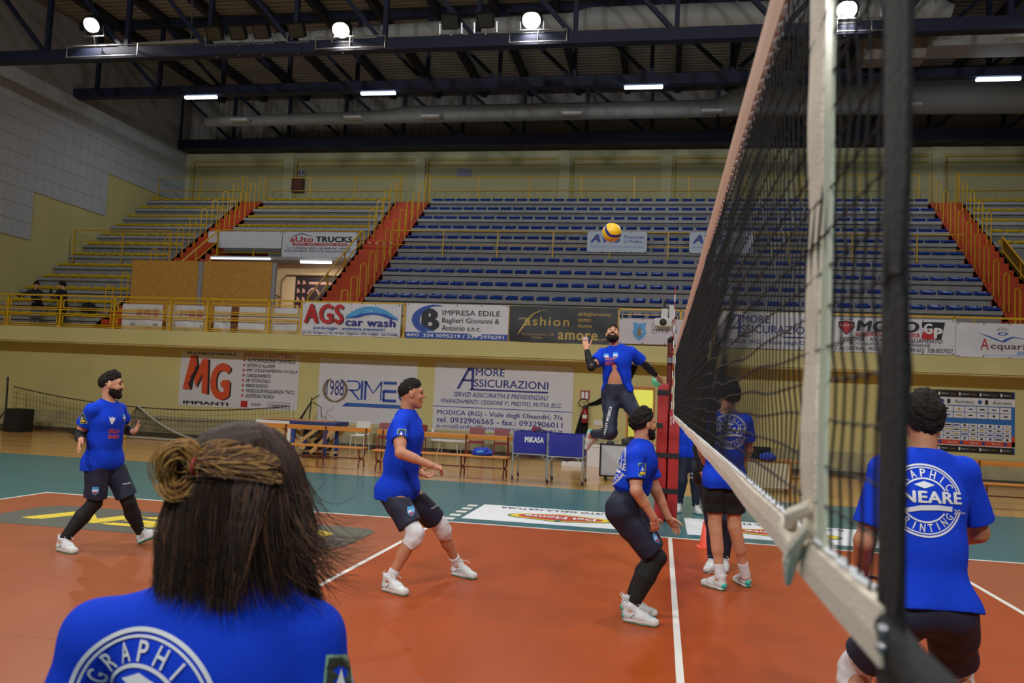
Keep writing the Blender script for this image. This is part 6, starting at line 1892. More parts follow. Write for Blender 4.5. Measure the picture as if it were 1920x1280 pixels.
def person(label, J, H, vox, skin, hairm, o):
    """J joints (world); o options. Body = one skin; clothes, hair, shoes are its parts."""
    s = H / 1.8
    J = {k: V3(*v) for k, v in J.items()}
    base = J['pelvis'].copy()
    root = thing('person', label, 'person', (float(base[0]), float(base[1]), o.get('base_z', 0.0)))
    U = unit(J['neck'] - J['pelvis'])
    Ls = unit(J['shL'] - J['shR'])
    Ls = unit(Ls - U * (Ls @ U))
    Fr = np.cross(Ls, U)
    Lh = unit(J['hipL'] - J['hipR'])
    Fh = unit(np.cross(Lh, U))
    pel, nk = J['pelvis'], J['neck']
    tors = lambda f: pel + (nk - pel) * f
    lerp = lambda a, b, t: a + (b - a) * t
    Lw = unit(Ls + Lh)
    full = o.get('full', True)
    # ---------------- torso builder shared by skin and shirt
    def torso(f, g, hem=None, k=0.04):
        gh = g + (0.008 * s if hem is not None else 0.0)
        gw = g + (0.012 * s if hem is not None else 0.0)
        f.seg(pel - Lh * 0.06 * s, pel + Lh * 0.06 * s, 0.108 * s + gh, 0.108 * s + gh, k=k)
        f.seg(pel, tors(0.36), (0.150 * s + gh, 0.108 * s + gh), (0.132 * s + gw, 0.100 * s + gw), e1=Lw, k=k)
        if hem is not None:
            for sd in 'LR':
                f.seg(J['hip' + sd] - Fh * 0.05 * s, J['hip' + sd] - U * 0.14 * s - Fh * 0.035 * s, 0.090 * s + gh, 0.090 * s + gh, k=k)
            f.cutp(hem, -U if 'hem_n' not in o else -V3(*o['hem_n']))
        f.seg(tors(0.36), tors(0.72) + Fr * 0.008 * s, (0.134 * s + gw, 0.102 * s + gw), (0.158 * s + g, 0.118 * s + g), e1=Lw, k=k)
        f.seg(tors(0.70) + Fr * 0.006 * s, tors(0.92), (0.156 * s + g, 0.114 * s + g), (0.105 * s + g, 0.072 * s + g), e1=Ls, k=k)
        for sd in 'LR':
            f.seg(tors(0.90), J['sh' + sd], 0.062 * s + g * 0.6, 0.053 * s + g * 0.6, k=k)
    # ---------------- skin
    tips = {}
    b = Field(vox)
    torso(b, 0.0)
    c = J['head']
    b.seg(nk - U * 0.03 * s, c - unit(c - nk) * 0.05 * s - unit(o['face']) * 0.022 * s, 0.060 * s, 0.054 * s, k=0.03)
    P, hl, hf, hu = head(b, c, o['face'], o.get('head_up', U * 0.4 + V3(0, 0, 1)), s * o.get('head_k', 1.0))
    for sd in 'LR':
        if 'el' + sd in J:
            a_, e_, w_ = J['sh' + sd], J['el' + sd], J.get('wr' + sd)
            b.seg(a_, e_, 0.054 * s, 0.041 * s, k=0.03)
            b.seg(lerp(a_, e_, 0.25), lerp(a_, e_, 0.7), 0.050 * s, 0.046 * s, k=0.03)
            if w_ is not None:
                b.seg(e_, w_, 0.041 * s, 0.029 * s, k=0.02)
                b.seg(lerp(e_, w_, 0.05), lerp(e_, w_, 0.45), 0.043 * s, 0.038 * s, k=0.02)
                h = J['ha' + sd]
                nrm = o['palm' + sd]
                tips[sd] = hand(b, w_, h - w_, nrm, o.get('thumb' + sd, 1), s * 1.02, o.get('curl' + sd, 0.5), thumb_out=o.get('tout' + sd, 0.7))
        if 'kn' + sd in J:
            a_, e_, w_ = J['hip' + sd], J['kn' + sd], J.get('an' + sd)
            b.seg(a_, e_, 0.090 * s, 0.057 * s, k=0.04)
            b.seg(a_ - Fh * 0.045 * s, lerp(a_, e_, 0.18) - Fh * 0.03 * s, 0.088 * s, 0.085 * s, k=0.04)
            if w_ is not None:
                bk = unit(np.cross(np.cross(w_ - e_, Fh), w_ - e_))
                b.seg(e_, w_, 0.054 * s, 0.036 * s, k=0.03)
                b.seg(lerp(e_, w_, 0.12) - bk * 0.014 * s, lerp(e_, w_, 0.45) - bk * 0.012 * s, 0.050 * s, 0.050 * s, k=0.03)
                if 'heel' + sd in o:
                    b.seg(w_, lerp(V3(*o['heel' + sd]), V3(*o['toe' + sd]), 0.7) + V3(0, 0, 0.04), 0.036 * s, 0.03, k=0.03)
    Pm, Qm = b.mesh()
    body = np_mesh('body', Pm, Qm, skin, root, 1)
    if o.get('tape'):
        mb = MB()
        for p_, q_, r_ in tips[o['tape']][:3]:
            mb.tube([p_, (p_ + q_) / 2, q_], r_ * s * 1.3, 10)
        mb.build('finger_tape', sock_m, parent=body, smooth=True)
    # ---------------- face details, hair, beard
    ks = s * o.get('head_k', 1.0)
    mb = MB()
    for sx in (-1, 1):
        mb.sphere(P(sx * 0.031, 0.081, 0.010), 0.0085 * ks, 8, 6)
    mb.build('eye', eye_m, parent=body, smooth=True)
    mb = MB()
    for sx in (-1, 1):
        mb.tube([P(sx * 0.016, 0.090, 0.030), P(sx * 0.032, 0.088, 0.036), P(sx * 0.050, 0.074, 0.030)], [0.004 * ks, 0.005 * ks, 0.003 * ks], 6)
    mb.build('eyebrow', hairm, parent=body, smooth=True)
    MB().tube([P(-0.020, 0.090, -0.0645), P(0, 0.0945, -0.063), P(0.020, 0.090, -0.0645)], [0.003 * ks, 0.005 * ks, 0.003 * ks], 6).build('mouth', lip_m, parent=body, smooth=True)
    if o.get('hair', True):
        hp = hair_cap(P, hl, hf, hu, ks, min(vox, 0.006), o.get('seed', 1), **o.get('hair_k', {}))
        np_mesh('hair', hp[0], hp[1], hairm, root)
    if o.get('beard'):
        hp = beard_mesh(P, hl, hf, hu, ks, min(vox, 0.006), o.get('seed', 1), o['beard'])
        np_mesh('beard', hp[0], hp[1], hairm, root)
    # ---------------- shirt
    hem = V3(*o['hem']) if 'hem' in o else pel - U * 0.09 * s
    f = Field(vox)
    torso(f, o.get('shirt_g', 0.022) * s, hem)
    for sd in 'LR':
        if 'el' + sd in J:
            e_ = lerp(J['sh' + sd], J['el' + sd], o.get('sleeve', 0.62))
            f.seg(J['sh' + sd], e_, 0.064 * s, 0.079 * s, k=0.03, flat_b=True)
    f.seg(nk, c - unit(o['face']) * 0.02 * s, 0.063 * s, 0.058 * s, k=0.012, op='s')
    if o.get('shirt_cut'):
        for cp, cn in o['shirt_cut']:
            f.seg(cp, cn, *o.get('cut_r', (0.10, 0.02)), k=0.02, op='s')
    fa, fb_ = folds(o.get('seed', 1) + 5, o.get('fold', 0.007), o.get('fold_f', 15.0), U), folds(o.get('seed', 1) + 25, o.get('fold', 0.007) * 0.45, o.get('fold_f', 15.0) * 2.6, U)
    Ps, Qs = f.mesh(lambda X, Y, Z: fa(X, Y, Z) + fb_(X, Y, Z))
    shirt = np_mesh(o.get('shirt_name', 'shirt'), Ps, Qs, o.get('shirt_mat', shirt_m), root, 1)
    if o.get('under'):
        f = Field(vox)
        f.seg(lerp(hem, tors(0.5), 0.25), pel + U * 0.02 * s, (0.146 * s, 0.116 * s), (0.156 * s, 0.122 * s), e1=Lw, k=0.02, flat_a=True, flat_b=True)
        a, q = f.mesh()
        np_mesh('undershirt', a, q, black_cloth, root, 1)
    if o.get('collar'):
        ctr = nk + U * 0.012 * s
        MB().tube([ctr + (Ls * math.cos(a) * 0.068 + Fr * math.sin(a) * 0.066) * s + U * (0.004 - 0.022 * math.sin(a)) * s for a in np.linspace(0, 2 * math.pi, 28)], 0.008 * s, 8).build('collar', o['collar'], parent=shirt, smooth=True)
    for kind, pos, x, n in o.get('logos', ()):
        M = frame(pos, x, n)
        if kind == 'back':
            project(shirt, M, ([(q[0] * s, q[1] * s) + tuple(q[2:]) for q in LOGO_BACK[0]], LOGO_BACK[1]), ink_white, 'logo')
        elif kind == 'text':
            project(shirt, M, merge2d(text_box('DELLA', -0.055, 0.055, 0.01, 0.05, bold=0.05), text_box('BASILE', -0.055, 0.055, -0.045, -0.005, bold=0.05)), ink_orange, 'chest_print')
        elif kind == 'bird':
            project(shirt, M, poly2d([(-0.03, 0.03), (-0.012, 0.012), (0.0, 0.03), (0.012, 0.012), (0.03, 0.028), (0.024, -0.012), (0.01, -0.03), (0.012, -0.045), (-0.012, -0.045), (-0.01, -0.03), (-0.024, -0.01)]), ink_white, 'chest_emblem')
        else:
            for m_, sh in (LOGO_CREST if kind == 'crest' else LOGO_PATCH):
                project(shirt, M, sh, m_, 'crest_print' if kind == 'crest' else 'sleeve_patch', 0.004 + 0.0012 * [q[0] for q in (LOGO_CREST if kind == 'crest' else LOGO_PATCH)].index(m_))
    # ---------------- shorts or trousers
    if o.get('legs'):
        f = Field(vox)
        lm = o.get('leg_mat', shorts_m)
        wst = tors(0.20)
        f.seg(wst, pel - U * 0.02 * s, (0.158 * s, 0.122 * s), (0.165 * s, 0.130 * s), e1=Lh, k=0.04, flat_a=True)
        f.seg(pel - Lh * 0.07 * s - Fh * 0.02 * s, pel + Lh * 0.07 * s - Fh * 0.012 * s, 0.116 * s, 0.116 * s, k=0.04)
        for sd in 'LR':
            if 'kn' + sd not in J:
                continue
            a_, e_ = J['hip' + sd], J['kn' + sd]
            if o['legs'] == 'shorts':
                en = lerp(a_, e_, o.get('short_len', 0.74))
                f.seg(a_, en, (0.100 * s, 0.100 * s), (0.106 * s, 0.102 * s), k=0.04, flat_b=True)
                f.seg(a_ - Fh * 0.045 * s, lerp(a_, en, 0.4) - Fh * 0.03 * s, 0.093 * s, 0.094 * s, k=0.04)
            else:
                w_ = J['an' + sd]
                f.seg(a_, e_, 0.110 * s, 0.078 * s, k=0.04)
                f.seg(a_ - Fh * 0.045 * s, lerp(a_, e_, 0.2) - Fh * 0.03 * s, 0.098 * s, 0.095 * s, k=0.04)
                f.seg(e_, lerp(e_, w_, 0.95), 0.078 * s, o.get('cuff', 0.055) * s, k=0.04, flat_b=True)
        fa2, fb2 = folds(o.get('seed', 1) + 9, 0.006, 16.0), folds(o.get('seed', 1) + 29, 0.003, 40.0)
        if not o.get('belly') and not o.get('under'):
            f.cutp(hem + U * 0.05 * s, U)
        Pp, Qp = f.mesh(lambda X, Y, Z: fa2(X, Y, Z) + fb2(X, Y, Z))
        sh = np_mesh('shorts' if o['legs'] == 'shorts' else 'trousers', Pp, Qp, lm, root, 1)
        for pos, x, n in o.get('short_logo', ()):
            M = frame(pos, x, n)
            for q, (m_, shp) in enumerate(LOGO_CREST):
                project(sh, M, shp, m_, 'crest_print', 0.004 + 0.0012 * q)
        for txt, pos, x, n, w2, h2 in o.get('leg_text', ()):
            project(sh, frame(pos, x, n), text_box(txt, -w2 / 2, w2 / 2, -h2 / 2, h2 / 2, bold=0.04), ink_white, 'leg_print')
    # ---------------- sleeves, tights, pads, socks, shoes
    def tube_part(name, m, pts, rs, fold=0.002, pv=None):
        f = Field(pv or min(vox, 0.007))
        for i in range(len(pts) - 1):
            f.seg(pts[i], pts[i + 1], rs[i], rs[i + 1], k=0.015, flat_a=i == 0, flat_b=i == len(pts) - 2)
        a, q = f.mesh(folds(o.get('seed', 1) + len(name), fold, 60.0))
        return np_mesh(name, a, q, m, root)
    for sd in 'LR':
        if o.get('arm_sleeve' + sd):
            a_, e_, w_ = J['sh' + sd], J['el' + sd], J['wr' + sd]
            t0 = o['arm_sleeve' + sd]
            tube_part('arm_sleeve', black_cloth, [lerp(a_, e_, 0.5), e_, lerp(e_, w_, 0.4), lerp(e_, w_, t0)], [0.055 * s, 0.047 * s, 0.046 * s, 0.036 * s])
        if 'kn' + sd in J and 'an' + sd in J:
            a_, e_, w_ = J['hip' + sd], J['kn' + sd], J['an' + sd]
            bk = unit(np.cross(np.cross(w_ - e_, Fh), w_ - e_))
            if o.get('tights'):
                tube_part('tights', black_cloth, [lerp(a_, e_, 0.55), e_, lerp(e_, w_, 0.38) - bk * 0.010 * s, lerp(e_, w_, o['tights'])], [0.084 * s, 0.068 * s, 0.074 * s, 0.047 * s])
            if o.get('kneepad'):
                tube_part('kneepad', pad_m, [lerp(a_, e_, 0.80), lerp(a_, e_, 0.97) + bk * 0.012 * s, lerp(e_, w_, 0.10) + bk * 0.012 * s, lerp(e_, w_, 0.26)], [0.070 * s, 0.074 * s, 0.072 * s, 0.064 * s], 0.004)
            if o.get('sock', True):
                tube_part('sock', sock_m, [lerp(e_, w_, o.get('sock_top', 0.78)), w_ + (w_ - e_) * 0.02], [0.047 * s, 0.042 * s], 0.0015)
            if 'heel' + sd in o:
                put_shoe(root, o['heel' + sd], o['toe' + sd], 1 if sd == 'L' else -1, o.get('shoe_up' + sd, (0, 0, 1)))
    return root, body, shirt, P, (hl, hf, hu), J, s
# ------------------------------------------------------------------ the players
patchR = lambda c, n: ('patch', c, (n[1] * -1.0 if False else -n[1], n[0], 0), n)
person('bearded player in blue shirt and black tights striding by the dark floor sticker',
       dict(pelvis=(-5.654, 5.632, 0.89), neck=(-5.631, 5.596, 1.47), head=(-5.600, 5.589, 1.645), shR=(-5.676, 5.43, 1.39), shL=(-5.626, 5.785, 1.40), hipR=(-5.657, 5.553, 0.843), hipL=(-5.621, 5.722, 0.843),
            elR=(-5.854, 5.504, 1.13), wrR=(-5.685, 5.315, 1.10), haR=(-5.63, 5.19, 0.985), elL=(-5.673, 5.988, 1.177), wrL=(-5.464, 5.795, 1.177), haL=(-5.31, 5.695, 1.237),
            knR=(-5.687, 5.588, 0.469), anR=(-5.899, 5.441, 0.1), knL=(-5.471, 5.81, 0.468), anL=(-5.445, 6.017, 0.121)), 1.84, 0.0075, skin_a, hair_black,
       dict(face=(0.86, 0.40, 0.03), seed=2, beard=0.007, hair_k=dict(top=0.028, thick=0.007, curly=0.004, fringe=0.006), palmR=(0.3, 0.8, 0.2), palmL=(0.35, -0.75, 0.4), thumbR=1, thumbL=-1, curlR=0.35, curlL=0.25, tights=0.97, legs='shorts', short_len=0.86,
            arm_sleeveR=0.95, arm_sleeveL=0.92, sleeve=0.55, sock=False, heelR=(-5.958, 5.46, 0.0), toeR=(-5.672, 5.37, 0.0), heelL=(-5.461, 6.019, 0.004), toeL=(-5.189, 5.981, 0.126), collar=black_cloth, hem_r=(0.176, 0.15),
            logos=[('bird', (-5.50, 5.50, 1.305), (0.55, 0.6, 0), (0.75, -0.62, 0.1)), ('text', (-5.47, 5.52, 1.16), (0.55, 0.6, 0), (0.75, -0.62, 0)), ('crest', (-5.47, 5.66, 1.32), (0.6, 0.4, 0), (0.8, -0.3, 0.1)),
                   ('patch', (-5.74, 5.36, 1.31), (0.8, 0.3, 0.1), (-0.1, -1, 0.15))],
            short_logo=[((-5.60, 5.45, 0.60), (0.8, 0.35, 0), (0.4, -0.9, 0))], leg_text=[('VOLLEY', (-5.38, 5.66, 0.66), (0.6, 0.8, 0.15), (0.7, -0.7, 0), 0.08, 0.014)]))
person('player in profile with blue shirt, white kneepads and taped fingers',
       dict(pelvis=(-2.421, 5.195, 0.856), neck=(-2.375, 5.157, 1.53), head=(-2.335, 5.158, 1.690), shR=(-2.375, 4.975, 1.425), shL=(-2.365, 5.345, 1.425), hipR=(-2.442, 5.101, 0.831), hipL=(-2.363, 5.299, 0.816),
            elR=(-2.30, 4.80, 1.195), wrR=(-2.045, 4.85, 1.105), haR=(-1.95, 4.92, 1.075), elL=(-2.359, 5.333, 1.13), wrL=(-2.32, 5.40, 0.99), haL=(-2.22, 5.46, 0.95),
            knR=(-2.213, 5.058, 0.496), anR=(-2.403, 5.010, 0.1), knL=(-2.132, 5.582, 0.49), anL=(-2.007, 5.833, 0.1)), 1.86, 0.0075, skin_b, hair_black,
       dict(face=(0.93, 0.36, 0.02), seed=3, hair_k=dict(top=0.020, thick=0.002, curly=0.003, line=(0.020, 0.60)), palmR=(0.1, 0.55, -0.85), palmL=(0.1, -0.5, 0.8), thumbR=1, thumbL=-1, curlR=1.15, curlL=0.7, kneepad=True, legs='shorts', short_len=0.80,
            tape='R', heelR=(-2.465, 5.039, 0.0), toeR=(-2.195, 4.911, 0.0), heelL=(-2.061, 5.863, 0.0), toeL=(-1.799, 5.717, 0.0), collar=shorts_m, hem_r=(0.178, 0.165), sleeve=0.60,
            logos=[('patch', (-2.315, 4.86, 1.345), (1, 0.15, 0.1), (0.15, -1, 0.2)), ('back', (-2.56, 5.20, 1.33), (0.1, -1, 0), (-1, -0.08, 0.12))],
            short_logo=[((-2.225, 4.95, 0.69), (0.9, 0.2, 0.2), (0.3, -0.95, 0))], leg_text=[('VOLLEY MODICA', (-2.12, 5.40, 0.69), (0.85, 0.4, 0.3), (0.5, -0.85, 0), 0.12, 0.014)]))
person('crouching player with black waistband and black tights before the red post',
       dict(pelvis=(-0.410, 4.731, 0.885), neck=(-0.300, 4.766, 1.375), head=(-0.300, 4.765, 1.535), shR=(-0.345, 4.575, 1.285), shL=(-0.300, 4.955, 1.30), hipR=(-0.434, 4.668, 0.838), hipL=(-0.369, 4.850, 0.828),
            elR=(-0.335, 4.47, 1.045), wrR=(-0.200, 4.56, 0.84), haR=(-0.175, 4.62, 0.72), elL=(-0.190, 4.94, 1.01), wrL=(-0.085, 5.00, 0.79), haL=(-0.010, 5.05, 0.69),
            knR=(-0.158, 4.756, 0.506), anR=(-0.349, 4.737, 0.1), knL=(-0.179, 5.024, 0.477), anL=(-0.372, 4.991, 0.1)), 1.80, 0.0075, skin_a, hair_black,
       dict(face=(0.80, 0.55, 0.12), seed=4, beard=0.006, hair_k=dict(top=0.026, thick=0.009, curly=0.005, line=(-0.004, 0.62)), palmR=(-0.4, 0.9, 0.1), palmL=(-0.5, -0.8, 0.1), thumbR=1, thumbL=-1, curlR=0.7, curlL=0.5, tights=0.90, legs='shorts', short_len=0.84,
            under=True, hem=(-0.355, 4.745, 1.015), hem_r=(0.172, 0.135), sleeve=0.72, sock_top=0.80, heelR=(-0.408, 4.756, 0.0), toeR=(-0.122, 4.664, 0.0), heelL=(-0.432, 5.002, 0.0), toeL=(-0.138, 4.948, 0.0), collar=shorts_m,
            logos=[('patch', (-0.29, 4.48, 1.20), (1, 0.1, 0.0), (0.1, -1, 0.1)), ('back', (-0.51, 4.72, 1.20), (0.15, -1, 0), (-0.92, -0.42, 0.2))],
            short_logo=[((-0.165, 4.66, 0.67), (0.9, 0.2, 0.3), (0.5, -0.85, 0))]))
person('spiking player leaping in mid-air with black arm sleeves and navy trousers',
       dict(pelvis=(-0.709, 8.494, 1.817), neck=(-0.751, 8.418, 2.370), head=(-0.781, 8.375, 2.525), shR=(-0.895, 8.398, 2.289), shL=(-0.558, 8.50, 2.315), hipR=(-0.785, 8.485, 1.754), hipL=(-0.615, 8.516, 1.761),
            elR=(-1.02, 8.22, 2.103), wrR=(-1.09, 8.304, 2.324), haR=(-1.125, 8.34, 2.46), elL=(-0.364, 8.72, 2.166), wrL=(-0.241, 8.92, 2.057), haL=(-0.171, 9.05, 1.98),
            knR=(-0.767, 8.332, 1.31), anR=(-1.005, 8.70, 1.275), knL=(-0.43, 8.163, 1.525), anL=(-0.41, 8.55, 1.33)), 1.82, 0.0085, skin_a, hair_black,
       dict(face=(0.03, -0.82, 0.57), head_up=(0, 0.57, 0.82), seed=5, beard=0.006, hair_k=dict(top=0.026, thick=0.005), palmR=(0.1, -1, 0.1), palmL=(-0.2, -0.5, -0.8), thumbR=1, thumbL=-1, curlR=0.45, curlL=0.3, legs='trousers', cuff=0.058,
            arm_sleeveR=0.96, arm_sleeveL=0.93, sleeve=0.60, base_z=0.0, sock_top=0.9, hem=(-0.712, 8.488, 1.835), hem_r=(0.172, 0.135), fold=0.010, belly=True, shirt_cut=[((-0.725, 8.27, 1.78), (-0.745, 8.27, 2.10))], cut_r=(0.24, 0.07),
            heelR=(-1.070, 8.755, 1.335), toeR=(-1.112, 8.880, 1.075), shoe_upR=(0.85, -0.5, 0.15), heelL=(-0.40, 8.62, 1.27), toeL=(-0.36, 8.80, 1.06), shoe_upL=(0, -0.9, 0.4), tape='R',
            logos=[('crest', (-0.735, 8.30, 2.26), (1, 0.15, 0), (0.05, -1, 0.1)), ('crest', (-0.845, 8.29, 2.245), (1, 0.15, 0), (0.0, -1, 0.1)), ('text', (-0.80, 8.28, 2.19), (1, 0.15, 0.05), (0, -1, 0.1))],
            leg_text=[('VOLLEY MODICA', (-0.80, 8.31, 1.46), (0.10, -0.1, 1.0), (-0.3, -1, 0), 0.36, 0.035)]))
person('tall curly-haired player with black shorts standing behind the net, back turned',
       dict(pelvis=(0.435, 6.219, 1.045), neck=(0.440, 6.178, 1.645), head=(0.458, 6.20, 1.815), shR=(0.612, 6.209, 1.565), shL=(0.262, 6.204, 1.56), hipR=(0.516, 6.236, 1.01), hipL=(0.352, 6.207, 1.005),
            elR=(0.665, 6.36, 1.30), wrR=(0.64, 6.60, 1.18), haR=(0.60, 6.74, 1.10), elL=(0.235, 6.35, 1.29), wrL=(0.28, 6.57, 1.14), haL=(0.33, 6.70, 1.05),
            knR=(0.548, 6.24, 0.577), anR=(0.675, 6.375, 0.1), knL=(0.366, 6.19, 0.585), anL=(0.426, 6.162, 0.1)), 1.88, 0.0085, skin_a, hair_black,
       dict(face=(-0.35, 0.9, -0.05), seed=6, hair_k=dict(top=0.036, thick=0.018, curly=0.010, line=(-0.035, 0.55), back=0.02), palmR=(-0.8, 0.1, -0.3), palmL=(0.8, 0.1, -0.3), thumbR=1, thumbL=-1, curlR=0.6, curlL=0.6, legs='shorts', leg_mat=black_cloth, short_len=0.72,
            sock_top=0.72, heelR=(0.700, 6.345, 0.0), toeR=(0.597, 6.606, 0.0), heelL=(0.465, 6.114, 0.0), toeL=(0.275, 6.346, 0.0), hem_r=(0.185, 0.15),
            logos=[('back', (0.468, 6.02, 1.475), (1, 0, 0), (0.02, -1, 0.05))]))
person('player with a round white print on his back, kneeling stance, beyond the black net band',
       dict(pelvis=(1.037, 2.203, 0.87), neck=(1.048, 2.313, 1.515), head=(1.068, 2.37, 1.685), shR=(1.222, 2.319, 1.445), shL=(0.861, 2.252, 1.44), hipR=(1.134, 2.225, 0.814), hipL=(0.944, 2.189, 0.805),
            elR=(1.325, 2.40, 1.165), wrR=(1.25, 2.62, 1.08), haR=(1.16, 2.72, 1.08), elL=(0.775, 2.219, 1.115), wrL=(0.80, 2.40, 0.905), haL=(0.86, 2.54, 0.82),
            knR=(1.265, 2.50, 0.472), anR=(1.265, 2.20, 0.10), knL=(0.800, 2.47, 0.462), anL=(0.720, 2.25, 0.1)), 1.86, 0.006, skin_b, hair_black,
       dict(face=(0.12, 1.0, -0.05), seed=7, hair_k=dict(top=0.026, thick=0.012, curly=0.005, line=(-0.025, 0.55), back=0.010), palmR=(-0.3, -0.2, -0.9), palmL=(0.6, 0.1, -0.6), thumbR=1, thumbL=-1, curlR=0.8, curlL=0.8, kneepad=True, legs='shorts', short_len=0.76,
            heelR=(1.250, 2.145, 0.0), toeR=(1.300, 2.44, 0.0), heelL=(0.740, 2.195, 0.0), toeL=(0.650, 2.48, 0.0), hem=(1.035, 2.19, 0.835), hem_r=(0.205, 0.17), shirt_g=0.026, sleeve=0.80, fold=0.005,
            logos=[('back', (1.005, 2.08, 1.33), (1, 0.15, 0), (-0.05, -1, 0.08))]))
person('coach in blue shirt and navy tracksuit trousers standing beyond the red post',
       dict(pelvis=(0.30, 11.62, 0.95), neck=(0.30, 11.60, 1.50), head=(0.30, 11.56, 1.665), shR=(0.12, 11.58, 1.42), shL=(0.48, 11.62, 1.42), hipR=(0.22, 11.60, 0.91), hipL=(0.38, 11.64, 0.91),
            elR=(0.06, 11.62, 1.14), wrR=(0.09, 11.48, 0.92), haR=(0.10, 11.44, 0.77), elL=(0.55, 11.66, 1.14), wrL=(0.54, 11.52, 0.92), haL=(0.53, 11.47, 0.77),
            knR=(0.20, 11.55, 0.50), anR=(0.17, 11.65, 0.1), knL=(0.40, 11.55, 0.50), anL=(0.43, 11.60, 0.1)), 1.78, 0.010, skin_a, hair_grey,
       dict(face=(-0.3, -0.95, 0), seed=8, palmR=(0.9, 0, 0), palmL=(-0.9, 0, 0), thumbR=1, thumbL=-1, curlR=0.5, curlL=0.5, legs='trousers', sock=False, heelR=(0.17, 11.70, 0), toeR=(0.15, 11.41, 0), heelL=(0.42, 11.66, 0), toeL=(0.48, 11.37, 0),
            leg_text=[('MODICA', (0.36, 11.50, 0.62), (1, 0, 0), (0.1, -1, 0), 0.10, 0.03), ('VOLLEY', (0.36, 11.50, 0.56), (1, 0, 0), (0.1, -1, 0), 0.10, 0.03)]))
r, body, sh, P, axes, J, s = person('grey-haired person with glasses half hidden behind the curly-haired player',
       dict(pelvis=(0.40, 7.10, 0.99), neck=(0.375, 7.08, 1.70), head=(0.349, 7.052, 1.87), shR=(0.235, 7.00, 1.60), shL=(0.55, 7.20, 1.60), hipR=(0.33, 7.07, 0.95), hipL=(0.48, 7.14, 0.95),
            elR=(0.222, 6.973, 1.25), wrR=(0.275, 6.91, 1.015), haR=(0.298, 6.905, 0.885), elL=(0.62, 7.24, 1.28), wrL=(0.60, 7.12, 1.03), haL=(0.59, 7.10, 0.88),
            knR=(0.40, 7.02, 0.52), anR=(0.42, 7.10, 0.1), knL=(0.52, 7.10, 0.52), anL=(0.54, 7.16, 0.1)), 1.90, 0.010, skin_a, hair_grey,
       dict(face=(-0.55, -0.80, -0.02), seed=9, palmR=(0.9, 0.2, 0), palmL=(-0.9, 0, 0), thumbR=1, thumbL=-1, curlR=0.6, curlL=0.5, legs='trousers', sock=False, shirt_mat=black_cloth, arm_sleeveR=0.97, arm_sleeveL=0.97,
            heelR=(0.43, 7.16, 0), toeR=(0.35, 6.88, 0), heelL=(0.55, 7.22, 0), toeL=(0.50, 6.93, 0)))
mb = MB()
for sx in (-1, 1):
    mb.tube([P(sx * 0.032 + 0.022 * math.cos(a), 0.100, 0.008 + 0.017 * math.sin(a)) for a in np.linspace(0, 2 * math.pi, 14)], 0.0022, 5)
    mb.tube([P(sx * 0.054, 0.098, 0.012), P(sx * 0.079, 0.0, 0.012)], 0.002, 5)
mb.tube([P(-0.010, 0.103, 0.010), P(0.010, 0.103, 0.010)], 0.002, 5).build('glasses', black_m, parent=r)
# the two visitors on the balcony
person('visitor in a dark hooded top and pale jeans leaning on the corner balcony railing',
       dict(pelvis=(-20.15, 21.65, 3.97), neck=(-20.12, 21.50, 4.46), head=(-20.05, 21.44, 4.61), shR=(-20.32, 21.46, 4.38), shL=(-19.95, 21.52, 4.38), hipR=(-20.22, 21.65, 3.93), hipL=(-20.07, 21.65, 3.93),
            elR=(-20.50, 21.38, 4.22), wrR=(-20.66, 21.20, 4.28), haR=(-20.78, 21.12, 4.30), elL=(-19.90, 21.45, 4.14), wrL=(-19.95, 21.25, 4.05), haL=(-20.0, 21.15, 4.0),
            knR=(-20.22, 21.60, 3.55), anR=(-20.20, 21.68, 3.17), knL=(-20.05, 21.60, 3.55), anL=(-20.03, 21.68, 3.17)), 1.62, 0.014, skin_a, hair_black,
       dict(face=(0.7, -0.6, -0.1), seed=10, hair_k=dict(top=0.03, thick=0.02, line=(-0.03, 0.5)), palmR=(0, 0, -1), palmL=(0, 0, -1), base_z=3.08, legs='trousers', leg_mat=mat('jeans_pale', (104, 110, 124), 0.8), shirt_mat=mat('hoodie_dark', (28, 26, 38), 0.85), arm_sleeveR=0.95, arm_sleeveL=0.95, sock=False,
            heelR=(-20.20, 21.74, 3.08), toeR=(-20.18, 21.45, 3.08), heelL=(-20.03, 21.74, 3.08), toeL=(-20.0, 21.45, 3.08)))
